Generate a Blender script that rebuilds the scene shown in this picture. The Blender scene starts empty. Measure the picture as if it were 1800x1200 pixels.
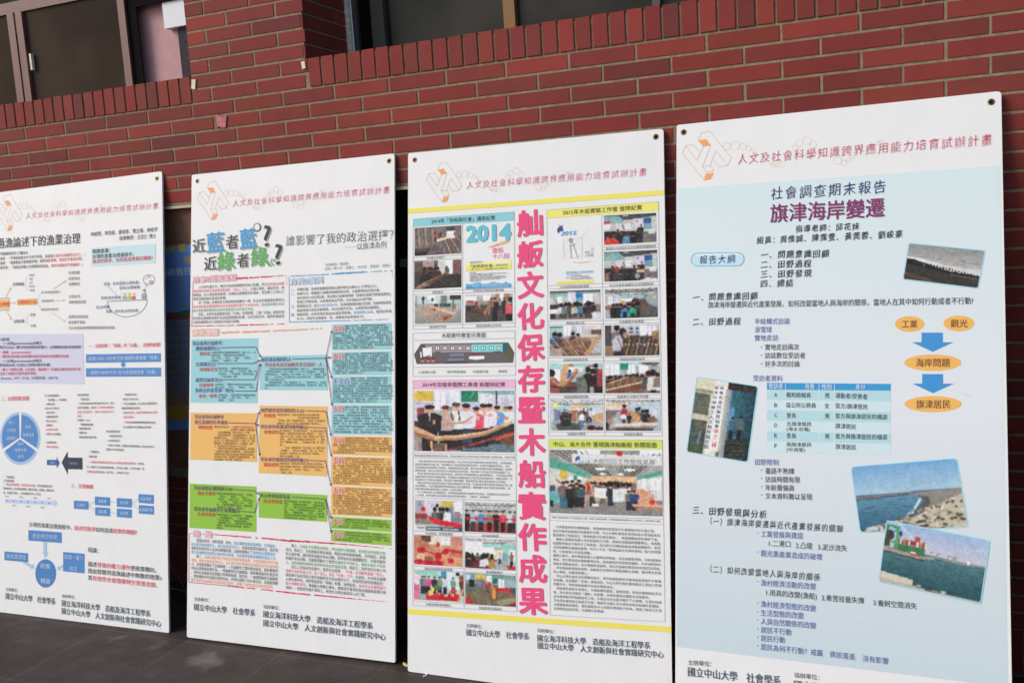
import bpy, bmesh, math, random
import numpy as np
from mathutils import Vector, Matrix

SC = bpy.context.scene
COL = SC.collection
R = math.radians

# ------------------------------------------------------------------ camera
# measured: eye 1.64 m above the floor, 3.2 m in front of the wall (wall plane y = 0, floor z = 0)
F_PX, YAW, PITCH, ROLL = 1641.1, 0.4010, -0.1256, 0.0638
EYE = np.array([3.716, -3.1997, 1.6351])
_c, _s = math.cos, math.sin
_RZ = np.array([[_c(YAW), -_s(YAW), 0], [_s(YAW), _c(YAW), 0], [0, 0, 1]])
_RX = np.array([[1, 0, 0], [0, _c(PITCH), -_s(PITCH)], [0, _s(PITCH), _c(PITCH)]])
_RY = np.array([[_c(ROLL), 0, _s(ROLL)], [0, 1, 0], [-_s(ROLL), 0, _c(ROLL)]])
ROT = _RZ @ _RX @ _RY
cam = bpy.data.cameras.new("camera")
cam.sensor_width = 36.0
cam.lens = F_PX / 1800 * 36.0
cam.clip_start, cam.clip_end = 0.05, 500
camo = bpy.data.objects.new("camera", cam)
COL.objects.link(camo)
_m = Matrix([[ROT[i][0], ROT[i][2], -ROT[i][1], EYE[i]] for i in range(3)] + [[0, 0, 0, 1]])
camo.matrix_world = _m
SC.camera = camo

# ------------------------------------------------------------------ light: soft daylight from the open side, front left
SUN_EL, SUN_AZ = R(34), R(52)            # azimuth: degrees to the left of the wall's normal
world = bpy.data.worlds.new("World")
SC.world = world
world.use_nodes = True
nt = world.node_tree
sky = nt.nodes.new("ShaderNodeTexSky")
sky.sky_type = 'NISHITA'
sky.sun_disc = False
sky.sun_elevation = SUN_EL
sky.sun_rotation = R(180) + SUN_AZ
sky.air_density, sky.dust_density = 1.0, 2.2
nt.nodes["Background"].inputs[1].default_value = 0.13
nt.links.new(sky.outputs[0], nt.nodes["Background"].inputs[0])
sun = bpy.data.lights.new("sun", 'SUN')
sun.energy, sun.angle, sun.color = 1.4, R(34), (1.0, 0.98, 0.955)
suno = bpy.data.objects.new("sun", sun)
COL.objects.link(suno)
_d = Vector((math.sin(SUN_AZ) * math.cos(SUN_EL), math.cos(SUN_AZ) * math.cos(SUN_EL), -math.sin(SUN_EL)))
suno.rotation_euler = _d.to_track_quat('-Z', 'Y').to_euler()
suno.location = (-4, -6, 6)
SC.view_settings.view_transform = 'Standard'
SC.view_settings.look = 'None'
SC.view_settings.exposure = 0.37
SC.view_settings.gamma = 1.0

# ------------------------------------------------------------------ helpers
def lin(c):
    return tuple(((v / 255) / 12.92 if v / 255 <= .04045 else ((v / 255 + .055) / 1.055) ** 2.4) for v in c)

def tag(o, label=None, cat=None, group=None, kind=None):
    for k, v in (("label", label), ("category", cat), ("group", group), ("kind", kind)):
        if v: o[k] = v
    return o

def empty(name, loc=(0, 0, 0), parent=None):
    o = bpy.data.objects.new(name, None)
    o.location = loc
    o.empty_display_size = .1
    COL.objects.link(o)
    if parent: o.parent = parent
    return o

def ray(x, y):
    return ROT @ np.array([(x - 900) / F_PX, 1.0, -(y - 600) / F_PX])

def hit(x, y, P, n):
    d = ray(x, y)
    return EYE + d * (np.dot(n, np.asarray(P) - EYE) / np.dot(n, d))

def W(x, y, Y=0.0):                       # survey point on the plane y = Y
    return hit(x, y, (0, Y, 0), (0, 1, 0))

def mat(name, col, rough=.6, spec=.3, noise=None, bump=None, metal=0.0):
    m = bpy.data.materials.new(name)
    m.use_nodes = True
    N, L = m.node_tree.nodes, m.node_tree.links
    b = N["Principled BSDF"]
    b.inputs["Base Color"].default_value = (*col, 1)
    b.inputs["Roughness"].default_value = rough
    b.inputs["Specular IOR Level"].default_value = spec
    b.inputs["Metallic"].default_value = metal
    tc = N.new("ShaderNodeTexCoord")
    if noise:
        sc, amt = noise
        n = N.new("ShaderNodeTexNoise")
        n.inputs["Scale"].default_value = sc
        n.inputs["Detail"].default_value = 6
        L.new(tc.outputs["Object"], n.inputs["Vector"])
        mr = N.new("ShaderNodeMapRange")
        mr.inputs[1].default_value, mr.inputs[2].default_value = .3, .7
        mr.inputs[3].default_value, mr.inputs[4].default_value = 1 - amt, 1 + amt
        L.new(n.outputs["Fac"], mr.inputs[0])
        mx = N.new("ShaderNodeMix")
        mx.data_type, mx.blend_type = 'RGBA', 'MULTIPLY'
        mx.inputs[0].default_value = 1
        mx.inputs[6].default_value = (*col, 1)
        L.new(mr.outputs[0], mx.inputs[7])
        L.new(mx.outputs[2], b.inputs["Base Color"])
    if bump:
        sc, st = bump
        n2 = N.new("ShaderNodeTexNoise")
        n2.inputs["Scale"].default_value = sc
        n2.inputs["Detail"].default_value = 8
        L.new(tc.outputs["Object"], n2.inputs["Vector"])
        bp = N.new("ShaderNodeBump")
        bp.inputs["Strength"].default_value = st
        bp.inputs["Distance"].default_value = .003
        L.new(n2.outputs["Fac"], bp.inputs["Height"])
        L.new(bp.outputs[0], b.inputs["Normal"])
    return m

def mesh_obj(name, verts, faces, m, parent=None):
    me = bpy.data.meshes.new(name)
    me.from_pydata([tuple(v) for v in verts], [], faces)
    me.materials.append(m)
    me.update()
    o = bpy.data.objects.new(name, me)
    COL.objects.link(o)
    if parent: o.parent = parent
    return o

class Boxes:                              # collects axis-aligned boxes into one mesh
    def __init__(s): s.v, s.f = [], []
    def add(s, x0, x1, y0, y1, z0, z1):
        b = len(s.v)
        s.v += [(x, y, z) for x in (x0, x1) for y in (y0, y1) for z in (z0, z1)]
        s.f += [tuple(b + i for i in q) for q in ((0, 1, 3, 2), (4, 6, 7, 5), (0, 4, 5, 1), (2, 3, 7, 6), (0, 2, 6, 4), (1, 5, 7, 3))]
        return s
    def build(s, name, m, parent=None): return mesh_obj(name, s.v, s.f, m, parent)

def ink_material():                       # printed ink: the printed colour is stored on the print's faces
    m = bpy.data.materials.new("printed_ink")
    m.use_nodes = True
    N, L = m.node_tree.nodes, m.node_tree.links
    b = N["Principled BSDF"]
    a = N.new("ShaderNodeAttribute")
    a.attribute_name = "ink"
    L.new(a.outputs["Color"], b.inputs["Base Color"])
    b.inputs["Roughness"].default_value = .55
    b.inputs["Specular IOR Level"].default_value = .25
    return m
INK = ink_material()

def color_mesh(name, V, T, C, m, parent=None):   # triangles with one colour each
    V, T, C = np.asarray(V, float), np.asarray(T, int), np.asarray(C, float)
    me = bpy.data.meshes.new(name)
    me.vertices.add(len(V)); me.loops.add(len(T) * 3); me.polygons.add(len(T))
    me.vertices.foreach_set("co", V.ravel())
    me.loops.foreach_set("vertex_index", T.ravel())
    me.polygons.foreach_set("loop_start", np.arange(0, len(T) * 3, 3))
    me.polygons.foreach_set("use_smooth", np.zeros(len(T), bool))
    at = me.color_attributes.new("ink", 'FLOAT_COLOR', 'CORNER')
    cc = np.ones((len(T) * 3, 4)); cc[:, :3] = np.repeat(C, 3, 0)
    at.data.foreach_set("color", cc.ravel())
    me.materials.append(m)
    me.update(calc_edges=True); me.validate()
    o = bpy.data.objects.new(name, me)
    COL.objects.link(o)
    if parent: o.parent = parent
    return o

# ------------------------------------------------------------------ lettering (Blender's own font, which covers Chinese)
_gl = {}
def glyphs(s, off=0.0, res=2, shear=0.0):
    k = (s, off, res, shear)
    if k not in _gl:
        c = bpy.data.curves.new("lettering", 'FONT')
        c.body, c.size, c.resolution_u, c.offset, c.shear = s, 1.0, res, off, shear
        o = bpy.data.objects.new("lettering", c)
        COL.objects.link(o)
        me = bpy.data.meshes.new_from_object(o.evaluated_get(bpy.context.evaluated_depsgraph_get()))
        v = np.zeros(len(me.vertices) * 3); me.vertices.foreach_get("co", v); v = v.reshape(-1, 3)[:, :2].copy()
        me.calc_loop_triangles()
        t = np.zeros(len(me.loop_triangles) * 3, int); me.loop_triangles.foreach_get("vertices", t)
        _gl[k] = (v, t.reshape(-1, 3))
        bpy.data.objects.remove(o); bpy.data.curves.remove(c); bpy.data.meshes.remove(me)
    return _gl[k]
_ad = {}
def adv(ch):
    if ord(ch) > 0x2E80: return 1.0
    if ch not in _ad: _ad[ch] = float(glyphs(ch + "一")[0][:, 0].max()) - .96
    return _ad[ch]
def ems(s): return sum(adv(c) for c in s)

WHITE_K = 1.06                            # paper white in the photo against paper albedo
def pc(c):                                # ink on paper never prints fully black or fully saturated
    return tuple(min(.85, (v * .93 + .07 * (.6 * sum(lin(c)) / 3 + .2)) * WHITE_K) for v in lin(c))

class Print:                              # everything printed on one flat sheet, in metres (u right, v up, w off the sheet)
    def __init__(s, O, U, V):
        s.O = np.asarray(O, float); s.U = np.asarray(U, float); s.V = np.asarray(V, float)
        s.N = np.cross(s.U, s.V); s.parts = {}; s.z = (0, 0, 1)
    def zoom(s, ox, oy, k): s.z = (ox, oy, k)
    def px(s, x, y): return x / s.z[2] + s.z[0], y / s.z[2] + s.z[1]
    def m(s, x, y):
        x, y = s.px(x, y)
        d = hit(x, y, s.O, s.N) - s.O
        return np.array([d @ s.U, d @ s.V])
    def put(s, part, v2, t, col, lay):
        v2 = np.asarray(v2, float)
        v3 = np.column_stack([v2, np.full(len(v2), .0004 * lay + .0004)])
        P = s.parts.setdefault(part, [[], [], [], 0])
        P[0].append(v3); P[1].append(np.asarray(t, int) + P[3])
        col = np.asarray(col, float)
        P[2].append(np.tile(col, (len(t), 1)) if col.ndim == 1 else col)
        P[3] += len(v3)
    def poly(s, part, pts, col, lay=1):
        v = [s.m(*p) for p in pts]
        a = sum(v[i][0] * v[(i + 1) % len(v)][1] - v[(i + 1) % len(v)][0] * v[i][1] for i in range(len(v)))
        if a < 0: v = v[::-1]
        if len(v) <= 4:
            t = [(0, i, i + 1) for i in range(1, len(v) - 1)]
        else:
            from mathutils.geometry import tessellate_polygon
            t = [tuple(q) for q in tessellate_polygon([[Vector((p[0], p[1], 0)) for p in v]])]
            t = [q if np.cross(v[q[1]] - v[q[0]], v[q[2]] - v[q[0]]) > 0 else q[::-1] for q in t]
        s.put(part, v, t, pc(col), lay)
    def line(s, part, pts, w, col, lay=2, closed=False):
        P = [s.m(*p) for p in pts]
        if closed: P.append(P[0])
        x, y = pts[0]
        k = np.linalg.norm(s.m(x, y + 5) - s.m(x, y - 5)) / (10 / s.z[2])
        hw = w * k / 2
        for a, b in zip(P[:-1], P[1:]):
            d = b - a; L = np.linalg.norm(d)
            if L < 1e-7: continue
            d /= L; n = np.array([-d[1], d[0]]) * hw
            a2, b2 = a - d * hw * .4, b + d * hw * .4
            s.put(part, [a2 - n, b2 - n, b2 + n, a2 + n], [(0, 1, 2), (0, 2, 3)], pc(col), lay)
    def disc(s, part, cx, cy, rx, ry, col, lay=1, n=32, a0=0, a1=360):
        pts = [(cx + rx * math.cos(R(a0 + (a1 - a0) * i / n)), cy + ry * math.sin(R(a0 + (a1 - a0) * i / n))) for i in range(n + (a1 - a0 < 360))]
        s.poly(part, pts, col, lay)
    def ring(s, part, cx, cy, rx, ry, w, col, lay=2, n=20):
        s.line(part, [(cx + rx * math.cos(2 * math.pi * i / n), cy + ry * math.sin(2 * math.pi * i / n)) for i in range(n)], w, col, lay, True)
    def arrow(s, part, pts, w, col, lay=2, head=4.0):          # polyline with a filled head, sizes in photo px
        s.line(part, pts, w, col, lay)
        (x0, y0), (x1, y1) = pts[-2], pts[-1]
        L = math.hypot(x1 - x0, y1 - y0); dx, dy = (x1 - x0) / L, (y1 - y0) / L
        h = head * s.z[2]
        s.poly(part, [(x1, y1), (x1 - dx * h - dy * h * .42, y1 - dy * h + dx * h * .42), (x1 - dx * h + dy * h * .42, y1 - dy * h - dx * h * .42)], col, lay + .2)
    def runs(s, txt, col):                                     # "{r}red{/}plain" -> [(text, colour)]
        out, cur, buf, i = [], col, "", 0
        while i < len(txt):
            if txt[i] == '{':
                j = txt.index('}', i)
                if buf: out.append((buf, cur))
                buf, cur, i = "", (col if txt[i + 1:j] == '/' else MARK[txt[i + 1:j]]), j + 1
            else:
                buf += txt[i]; i += 1
        if buf: out.append((buf, cur))
        return out
    def lay_text(s, part, txt, A, d, em_x, em_y, col, lay, bold, serif, shear=0):
        n = np.array([-d[1], d[0]]); x = 0.0
        for t, c in s.runs(txt, col):
            if t.strip(" 　"):
                kai = serif == "kai"
                v, tr = glyphs(t, (-.010 if em_x > .03 else 0.0) if kai else min(bold, 0), 2, shear)
                if kai:                                                  # brush hand: small rising characters, set apart, thin level strokes
                    xc = np.floor(v[:, 0]) + .5
                    gx, gy = (v[:, 0] - xc) * .9, (v[:, 1] - .38) * .9
                    v = np.column_stack([xc + gx + gy * .03, .38 + gy + gx * .13 - .25 * gx * gx])
                if kai: sh = ((-.006, .004), (.008, -.004)) if col == NAVY or col == INKB and em_x > .024 else ((0, 0),)
                elif serif: sh = ((-.013, 0), (.013, 0))           # upright strokes heavier than level ones
                elif bold <= 0: sh = ((0, 0),)
                elif bold < .016: sh = ((-bold * .7, 0), (bold * .7, .4 * bold))
                elif bold < .03: sh = ((-bold * .8, -bold * .6), (bold * .8, -bold * .6), (0, bold * .8))
                else: sh = tuple((bold * math.cos(R(a)), bold * math.sin(R(a))) for a in range(0, 360, 45)) + ((0, 0),)
                for k, (sx, sy) in enumerate(sh):
                    q = A + np.outer((v[:, 0] + x + sx) * em_x, d) + np.outer((v[:, 1] - .38 + sy) * em_y, n)
                    s.put(part, q, tr, pc(c), lay + .04 * k)
            x += ems(t)
    def text(s, part, txt, x0, y0, x1, y1, h, col, lay=4, bold=0.0, serif=False, halo=None, shear=0):
        if part in LINES:                                      # loose lines of lettering: each line a part
            s.nline = getattr(s, "nline", 0) + 1; part = "%s#line%d" % (part, s.nline)
        A, B = s.m(x0, y0), s.m(x1, y1)
        plain = "".join(t for t, c in s.runs(txt, col))
        v, _ = glyphs(plain, 0)
        ix0, ix1 = v[:, 0].min(), v[:, 0].max()
        L = np.linalg.norm(B - A); d = (B - A) / L
        mx, my = (x0 + x1) / 2, (y0 + y1) / 2
        hh = h * s.z[2] / 2
        em_y = np.linalg.norm(s.m(mx, my - hh) - s.m(mx, my + hh)) * 1.07
        em_x = L / (ix1 - ix0)
        A = A - d * ix0 * em_x
        if halo:
            hc, ho = halo
            s.lay_text(part, plain, A, d, em_x, em_y, hc, lay - .6, bold + ho, False)
        s.lay_text(part, txt, A, d, em_x, em_y, col, lay, bold, serif, shear)
    def para(s, part, rows, l0, r0, l1, r1, h, col, n=None, lay=4, bold=0.0):
        n = n or max(ems("".join(t for t, c in s.runs(q, col))) for q in rows)
        for i, q in enumerate(rows):
            if not q: continue
            f = i / max(1, len(rows) - 1)
            a = (l0[0] + (l1[0] - l0[0]) * f, l0[1] + (l1[1] - l0[1]) * f)
            b = (r0[0] + (r1[0] - r0[0]) * f, r0[1] + (r1[1] - r0[1]) * f)
            A, B = s.m(*a), s.m(*b)
            L = np.linalg.norm(B - A); d = (B - A) / L
            hh = h * s.z[2] / 2
            em_y = np.linalg.norm(s.m(a[0], a[1] - hh) - s.m(a[0], a[1] + hh)) * 1.07
            s.lay_text(part, q, A, d, L / n, em_y, col, lay, bold, False)
    def photo(s, part, q, img, lay=1):                         # a printed photograph: a fine mosaic of printed colours
        ny, nx = img.shape[:2]
        TL, TR, BR, BL = [np.array(p, float) for p in q]
        v = []
        for j in range(ny + 1):
            for i in range(nx + 1):
                a, b = i / nx, j / ny
                p = (TL * (1 - a) + TR * a) * (1 - b) + (BL * (1 - a) + BR * a) * b
                v.append(s.m(*p))
        t, c = [], []
        im = np.clip(img, 0, 255) / 255
        im = np.where(im <= .04045, im / 12.92, ((im + .055) / 1.055) ** 2.4) * WHITE_K
        for j in range(ny):
            for i in range(nx):
                k = j * (nx + 1) + i
                t += [(k, k + nx + 1, k + nx + 2), (k, k + nx + 2, k + 1)]
                c += [im[j, i], im[j, i]]
        s.put(part, v, t, np.minimum(np.array(c), .85), lay)
    def brush(s, part, pts, w0, w1, col, lay=2, seed=1):       # ragged dry-brush stroke, widths in photo px
        rnd = random.Random(seed)
        up, dn, n = [], [], 40
        L = len(pts) - 1
        for i in range(n + 1):
            f = i / n * L; k = min(int(f), L - 1); g = f - k
            x = pts[k][0] + (pts[k + 1][0] - pts[k][0]) * g; y = pts[k][1] + (pts[k + 1][1] - pts[k][1]) * g
            wd = (w0 + (w1 - w0) * i / n) / 2 * s.z[2]
            up.append((x, y - wd * rnd.uniform(.5, 1.25))); dn.append((x, y + wd * rnd.uniform(.4, 1.2)))
        for i in range(n):
            if rnd.random() < .05 + .25 * (i / n) ** 3: continue
            s.poly(part, [up[i], up[i + 1], dn[i + 1], dn[i]], col, lay)
    def build(s, root):
        made = {}
        def obj(key, name, parent):
            V, T, C, _ = s.parts[key]
            return color_mesh(name, np.concatenate(V), np.concatenate(T), np.concatenate(C), INK, parent)
        for key in s.parts:
            if '/' not in key: made[key] = obj(key, key.split('#')[0], root)
        for key in s.parts:
            if '/' in key:
                a, b = key.split('/')
                if a not in made: made[a] = empty(a.split('#')[0], (0, 0, 0), root)
                obj(key, b.split('#')[0], made[a])
LINES = ('title_text', 'organiser_text', 'caption_text', 'body_text', 'quote_text', 'conclusion_text')
MARK = dict(r=(215, 50, 80), p=(225, 80, 120), g=(90, 165, 95), b=(80, 155, 205), o=(235, 150, 100))
# ------------------------------------------------------------------ painter for the printed photographs
class Pic:
    def __init__(s, nx, ny, seed=1):
        s.nx, s.ny = nx, ny
        s.im = np.zeros((ny, nx, 3)); s.r = np.random.default_rng(seed)
        s.Y, s.X = np.mgrid[0:ny, 0:nx]; s.X = (s.X + .5) / nx; s.Y = (s.Y + .5) / ny
        s.asp = nx / ny
    def fill(s, c): s.im[:] = c; return s
    def grad(s, c0, c1, y0=0, y1=1):
        f = np.clip((s.Y - y0) / (y1 - y0), 0, 1)[..., None]
        k = ((s.Y >= y0) & (s.Y <= y1))[..., None]
        s.im = np.where(k, np.array(c0) * (1 - f) + np.array(c1) * f, s.im); return s
    def rect(s, x0, y0, x1, y1, c): s.im[(s.X >= x0) & (s.X < x1) & (s.Y >= y0) & (s.Y < y1)] = c; return s
    def poly(s, p, c):
        k = np.zeros(s.X.shape, bool); n = len(p)
        for i in range(n):
            (xa, ya), (xb, yb) = p[i], p[(i + 1) % n]
            if ya == yb: continue
            k ^= ((s.Y < ya) != (s.Y < yb)) & (s.X < (xb - xa) * (s.Y - ya) / (yb - ya) + xa)
        s.im[k] = c; return s
    def ell(s, x, y, rx, ry, c): s.im[((s.X - x) / rx) ** 2 + ((s.Y - y) / ry) ** 2 <= 1] = c; return s
    def line(s, x0, y0, x1, y1, w, c):
        ax, ay = x0 * s.asp, y0; dx, dy = x1 * s.asp - ax, y1 - ay
        L = dx * dx + dy * dy + 1e-9
        t = np.clip(((s.X * s.asp - ax) * dx + (s.Y - ay) * dy) / L, 0, 1)
        s.im[np.hypot(s.X * s.asp - ax - t * dx, s.Y - ay - t * dy) <= w / 2] = c; return s
    def man(s, x, y, h, top, legs=(35, 35, 45), hair=(30, 25, 25), skin=(200, 150, 125), w=1.0):
        k = h / s.asp * w                                     # unit: body height
        s.poly([(x - .10 * k, y + .52 * h), (x + .10 * k, y + .52 * h), (x + .09 * k, y + h), (x - .09 * k, y + h)], legs)
        s.poly([(x - .15 * k, y + .22 * h), (x - .06 * k, y + .16 * h), (x + .06 * k, y + .16 * h), (x + .15 * k, y + .22 * h), (x + .14 * k, y + .5 * h), (x + .1 * k, y + .56 * h), (x - .1 * k, y + .56 * h), (x - .14 * k, y + .5 * h)], top)
        s.ell(x, y + .085 * h, .058 * k, .085 * h, skin)
        s.ell(x, y + .035 * h, .062 * k, .048 * h, hair); return s
    def bust(s, x, y, r, top, hair=(28, 24, 24), skin=(190, 140, 115)):
        k = r / s.asp
        s.poly([(x - 2 * k, y + 5 * r), (x - 1.7 * k, y + 1.6 * r), (x - .7 * k, y + 1.0 * r), (x + .7 * k, y + 1.0 * r), (x + 1.7 * k, y + 1.6 * r), (x + 2 * k, y + 5 * r)], top)
        s.ell(x, y + .15 * r, .85 * k, 1.0 * r, skin); s.ell(x, y - .15 * r, .95 * k, .95 * r, hair); return s
    def window(s, x0, y0, x1, y1, c=(240, 242, 245), bar=(190, 195, 205), nx=2, ny=3):
        s.rect(x0, y0, x1, y1, c)
        for i in range(nx + 1): s.line(x0 + (x1 - x0) * i / nx, y0, x0 + (x1 - x0) * i / nx, y1, .018, bar)
        for j in range(ny + 1): s.line(x0, y0 + (y1 - y0) * j / ny, x1, y0 + (y1 - y0) * j / ny, .014, bar)
        return s
    def truss(s, y, c=(60, 55, 55), sky=(190, 190, 190), vx=.5):
        s.grad(sky, sky, 0, y)
        for i in range(9): s.line(i / 8, 0, vx + (i / 8 - vx) * .35, y, .018, c)
        for j in range(4): s.line(0, y * j / 4, 1, y * j / 4, .014, c)
        return s
    def crowd(s, x0, x1, y0, y1, n, cols, r=.05):
        P = sorted(((s.r.uniform(y0, y1), s.r.uniform(x0, x1)) for _ in range(n)))
        for y, x in P: s.bust(x, y, r * (0.8 + .4 * (y - y0) / max(1e-6, y1 - y0)), cols[s.r.integers(len(cols))])
        return s
    def done(s, amp=7, soft=.6):
        a = s.im
        for _ in range(2):
            q = np.pad(a, ((1, 1), (1, 1), (0, 0)), 'edge')
            b = (q[1:-1, 1:-1] * 2 + q[:-2, 1:-1] + q[2:, 1:-1] + q[1:-1, :-2] + q[1:-1, 2:]) / 6
            a = a * (1 - soft) + b * soft
        for k, q in ((3, 6.0), (6, 6.5)):                        # uneven tone, as in a small print of a busy scene
            g = s.r.normal(0, 1, (s.ny // k + 3, s.nx // k + 3, 3)); g = g * .35 + g.mean(2, keepdims=True) * 1.1
            yy, xx = (np.arange(s.ny) + .0) / k, (np.arange(s.nx) + .0) / k
            y0, x0 = yy.astype(int), xx.astype(int); fy, fx_ = (yy - y0)[:, None, None], (xx - x0)[None, :, None]
            G = (g[y0][:, x0] * (1 - fx_) + g[y0][:, x0 + 1] * fx_) * (1 - fy) + (g[y0 + 1][:, x0] * (1 - fx_) + g[y0 + 1][:, x0 + 1] * fx_) * fy
            a = a + G * q * (amp / 7)
        gry = a.mean(2, keepdims=True); a = gry + (a - gry) * .9
        n = s.r.normal(0, 1, (s.ny, s.nx)); n = (n + np.roll(n, 1, 1) + np.roll(n, 1, 0)) / 1.7
        return np.clip(a + n[..., None] * amp, 6, 250)

def small(seed): return Pic(66, 38, seed)
DK = [(32, 30, 34), (45, 40, 42), (28, 34, 42), (60, 30, 32), (50, 52, 60)]
MINT = (165, 205, 200)

def pic_timber_yard():
    p = small(1).fill((120, 108, 102))
    p.rect(0, 0, .45, .6, (118, 110, 100)); p.rect(.68, .03, .87, .18, (55, 60, 65)); p.rect(.68, .18, .87, .45, (235, 235, 235))
    for i in range(9): p.line(.03 + i * .05, .05 + .02 * (i % 3), .06 + i * .05, .62, .04, ((85, 75, 66), (150, 140, 128), (110, 85, 75))[i % 3])
    p.rect(0, .62, .4, .75, (130, 100, 85)); p.rect(0, .75, .35, 1, (60, 66, 60)); p.rect(0, .88, .3, 1, (35, 30, 30))
    p.poly([(.42, .55), (.62, .52), (.62, 1), (.25, 1)], (105, 88, 90)); p.poly([(.6, .5), (1, .4), (1, 1), (.68, 1)], (95, 78, 74))
    for i in range(5): p.line(.66 + i * .06, .52 - .03 * i, .78 + i * .1, 1, .035, ((190, 165, 150), (130, 105, 95))[i % 2])
    p.ell(.44, .32, .04, .07, (205, 60, 85)); p.rect(.42, .38, .47, .52, (45, 40, 50)); p.ell(.44, .24, .018, .035, (40, 30, 30))
    p.ell(.85, .3, .022, .06, (190, 40, 60)); p.ell(.55, .3, .03, .1, (55, 50, 55))
    p.poly([(.47, .46), (.82, .35), (.82, .4), (.48, .55)], (240, 205, 175)); return p.done()
def pic_sawn_log():
    p = small(2).fill((70, 60, 56)); p.grad((105, 85, 80), (80, 66, 60), 0, .4)
    p.rect(.18, 0, .42, .3, (180, 150, 145)); p.rect(.5, 0, .66, .5, (205, 205, 200)); p.rect(.67, 0, .82, .5, (250, 250, 250)); p.rect(.84, 0, 1, .5, (125, 85, 80))
    p.rect(0, .55, 1, 1, (50, 44, 42))
    p.ell(.69, .26, .028, .06, (60, 55, 60)); p.rect(.655, .3, .735, .44, (75, 75, 85))
    for x, c in ((.22, (38, 34, 36)), (.31, (165, 35, 45)), (.36, (40, 34, 36)), (.45, (60, 30, 38)), (.5, (45, 38, 42))): p.bust(x, .28 + .02 * (x > .3), .07, c)
    p.poly([(.1, .55), (.3, .45), (.3, .95), (.15, .95)], (30, 28, 30))
    p.poly([(0, .95), (.1, .85), (.7, .42), (.75, .46), (.35, .86), (.1, 1), (0, 1)], (150, 110, 78)); p.poly([(.22, .82), (.68, .46), (.7, .5), (.35, .86)], (95, 62, 50))
    p.ell(.2, .82, .022, .04, (130, 190, 185)); return p.done()
def pic_keel_floor():
    p = small(3).grad((175, 172, 170), (140, 135, 132), 0, 1)
    p.rect(0, 0, 1, .3, (190, 205, 205)); p.rect(.28, 0, .44, .12, (245, 245, 245)); p.rect(.56, 0, .7, .3, (120, 130, 120)); p.rect(.76, 0, 1, .16, (50, 42, 40)); p.rect(.82, .16, 1, .5, (150, 185, 182))
    p.ell(.42, .62, .34, .2, (180, 150, 125)); p.ell(.55, .8, .3, .2, (160, 140, 125))
    p.man(.18, 0, .3, (45, 45, 48)); p.man(.03, 0, .4, (170, 165, 165), (120, 115, 115))
    p.poly([(.37, .12), (.47, .1), (.5, .3), (.38, .32)], (220, 220, 230)); p.ell(.38, .14, .025, .06, (45, 40, 40)); p.rect(.41, .28, .5, .45, (50, 55, 70))
    p.rect(.55, .3, .78, .42, (60, 75, 65)); p.ell(.6, .36, .03, .05, (60, 120, 85)); p.rect(.84, .33, .9, .52, (175, 120, 85)); p.line(.83, .1, .83, .5, .02, (40, 40, 40))
    p.poly([(.29, .33), (.33, .33), (.86, .64), (.85, .73), (.3, .4)], (220, 180, 145)); p.ell(.42, .5, .02, .05, (120, 60, 45))
    p.poly([(.58, .78), (.78, .68), (.82, .74), (.68, .88)], (165, 95, 75)); p.ell(.66, .84, .06, .06, (165, 80, 62)); return p.done()
def pic_stem_install():
    p = small(4).fill((70, 62, 60)); p.grad((190, 185, 180), (140, 130, 125), 0, .4)
    p.rect(0, .05, .25, .3, (235, 235, 235)); p.rect(.38, .02, .55, .25, (240, 240, 240)); p.rect(.65, 0, .72, .35, (170, 130, 105)); p.rect(.72, 0, .82, .3, (225, 225, 225)); p.rect(.82, 0, .94, .3, (165, 120, 95))
    p.rect(0, .5, 1, 1, (78, 70, 66)); p.rect(.02, .22, .18, .3, (170, 70, 75)); p.rect(0, .4, .12, .6, (60, 50, 48))
    p.poly([(.2, .25), (.26, .25), (.3, .52), (.22, .52)], (140, 60, 55)); p.line(.27, .35, .33, .5, .03, (205, 170, 140))
    p.line(.55, .15, .42, .72, .07, (175, 120, 90)); p.ell(.41, .68, .035, .09, (190, 95, 60)); p.rect(.49, .25, .55, .75, (130, 120, 105))
    p.man(.63, .14, .85, (32, 30, 34), (30, 28, 30), w=1.2); p.man(.56, .15, .6, (150, 95, 75), (60, 55, 55))
    p.man(.82, .15, .6, (35, 34, 40)); p.man(.74, .2, .4, (120, 150, 165)); p.poly([(.84, .42), (.95, .36), (1, .5), (1, .9), (.86, .8)], (215, 75, 90)); p.ell(.96, .22, .05, .1, (30, 28, 28)); p.rect(.87, .75, 1, 1, (28, 26, 28)); return p.done()
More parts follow.
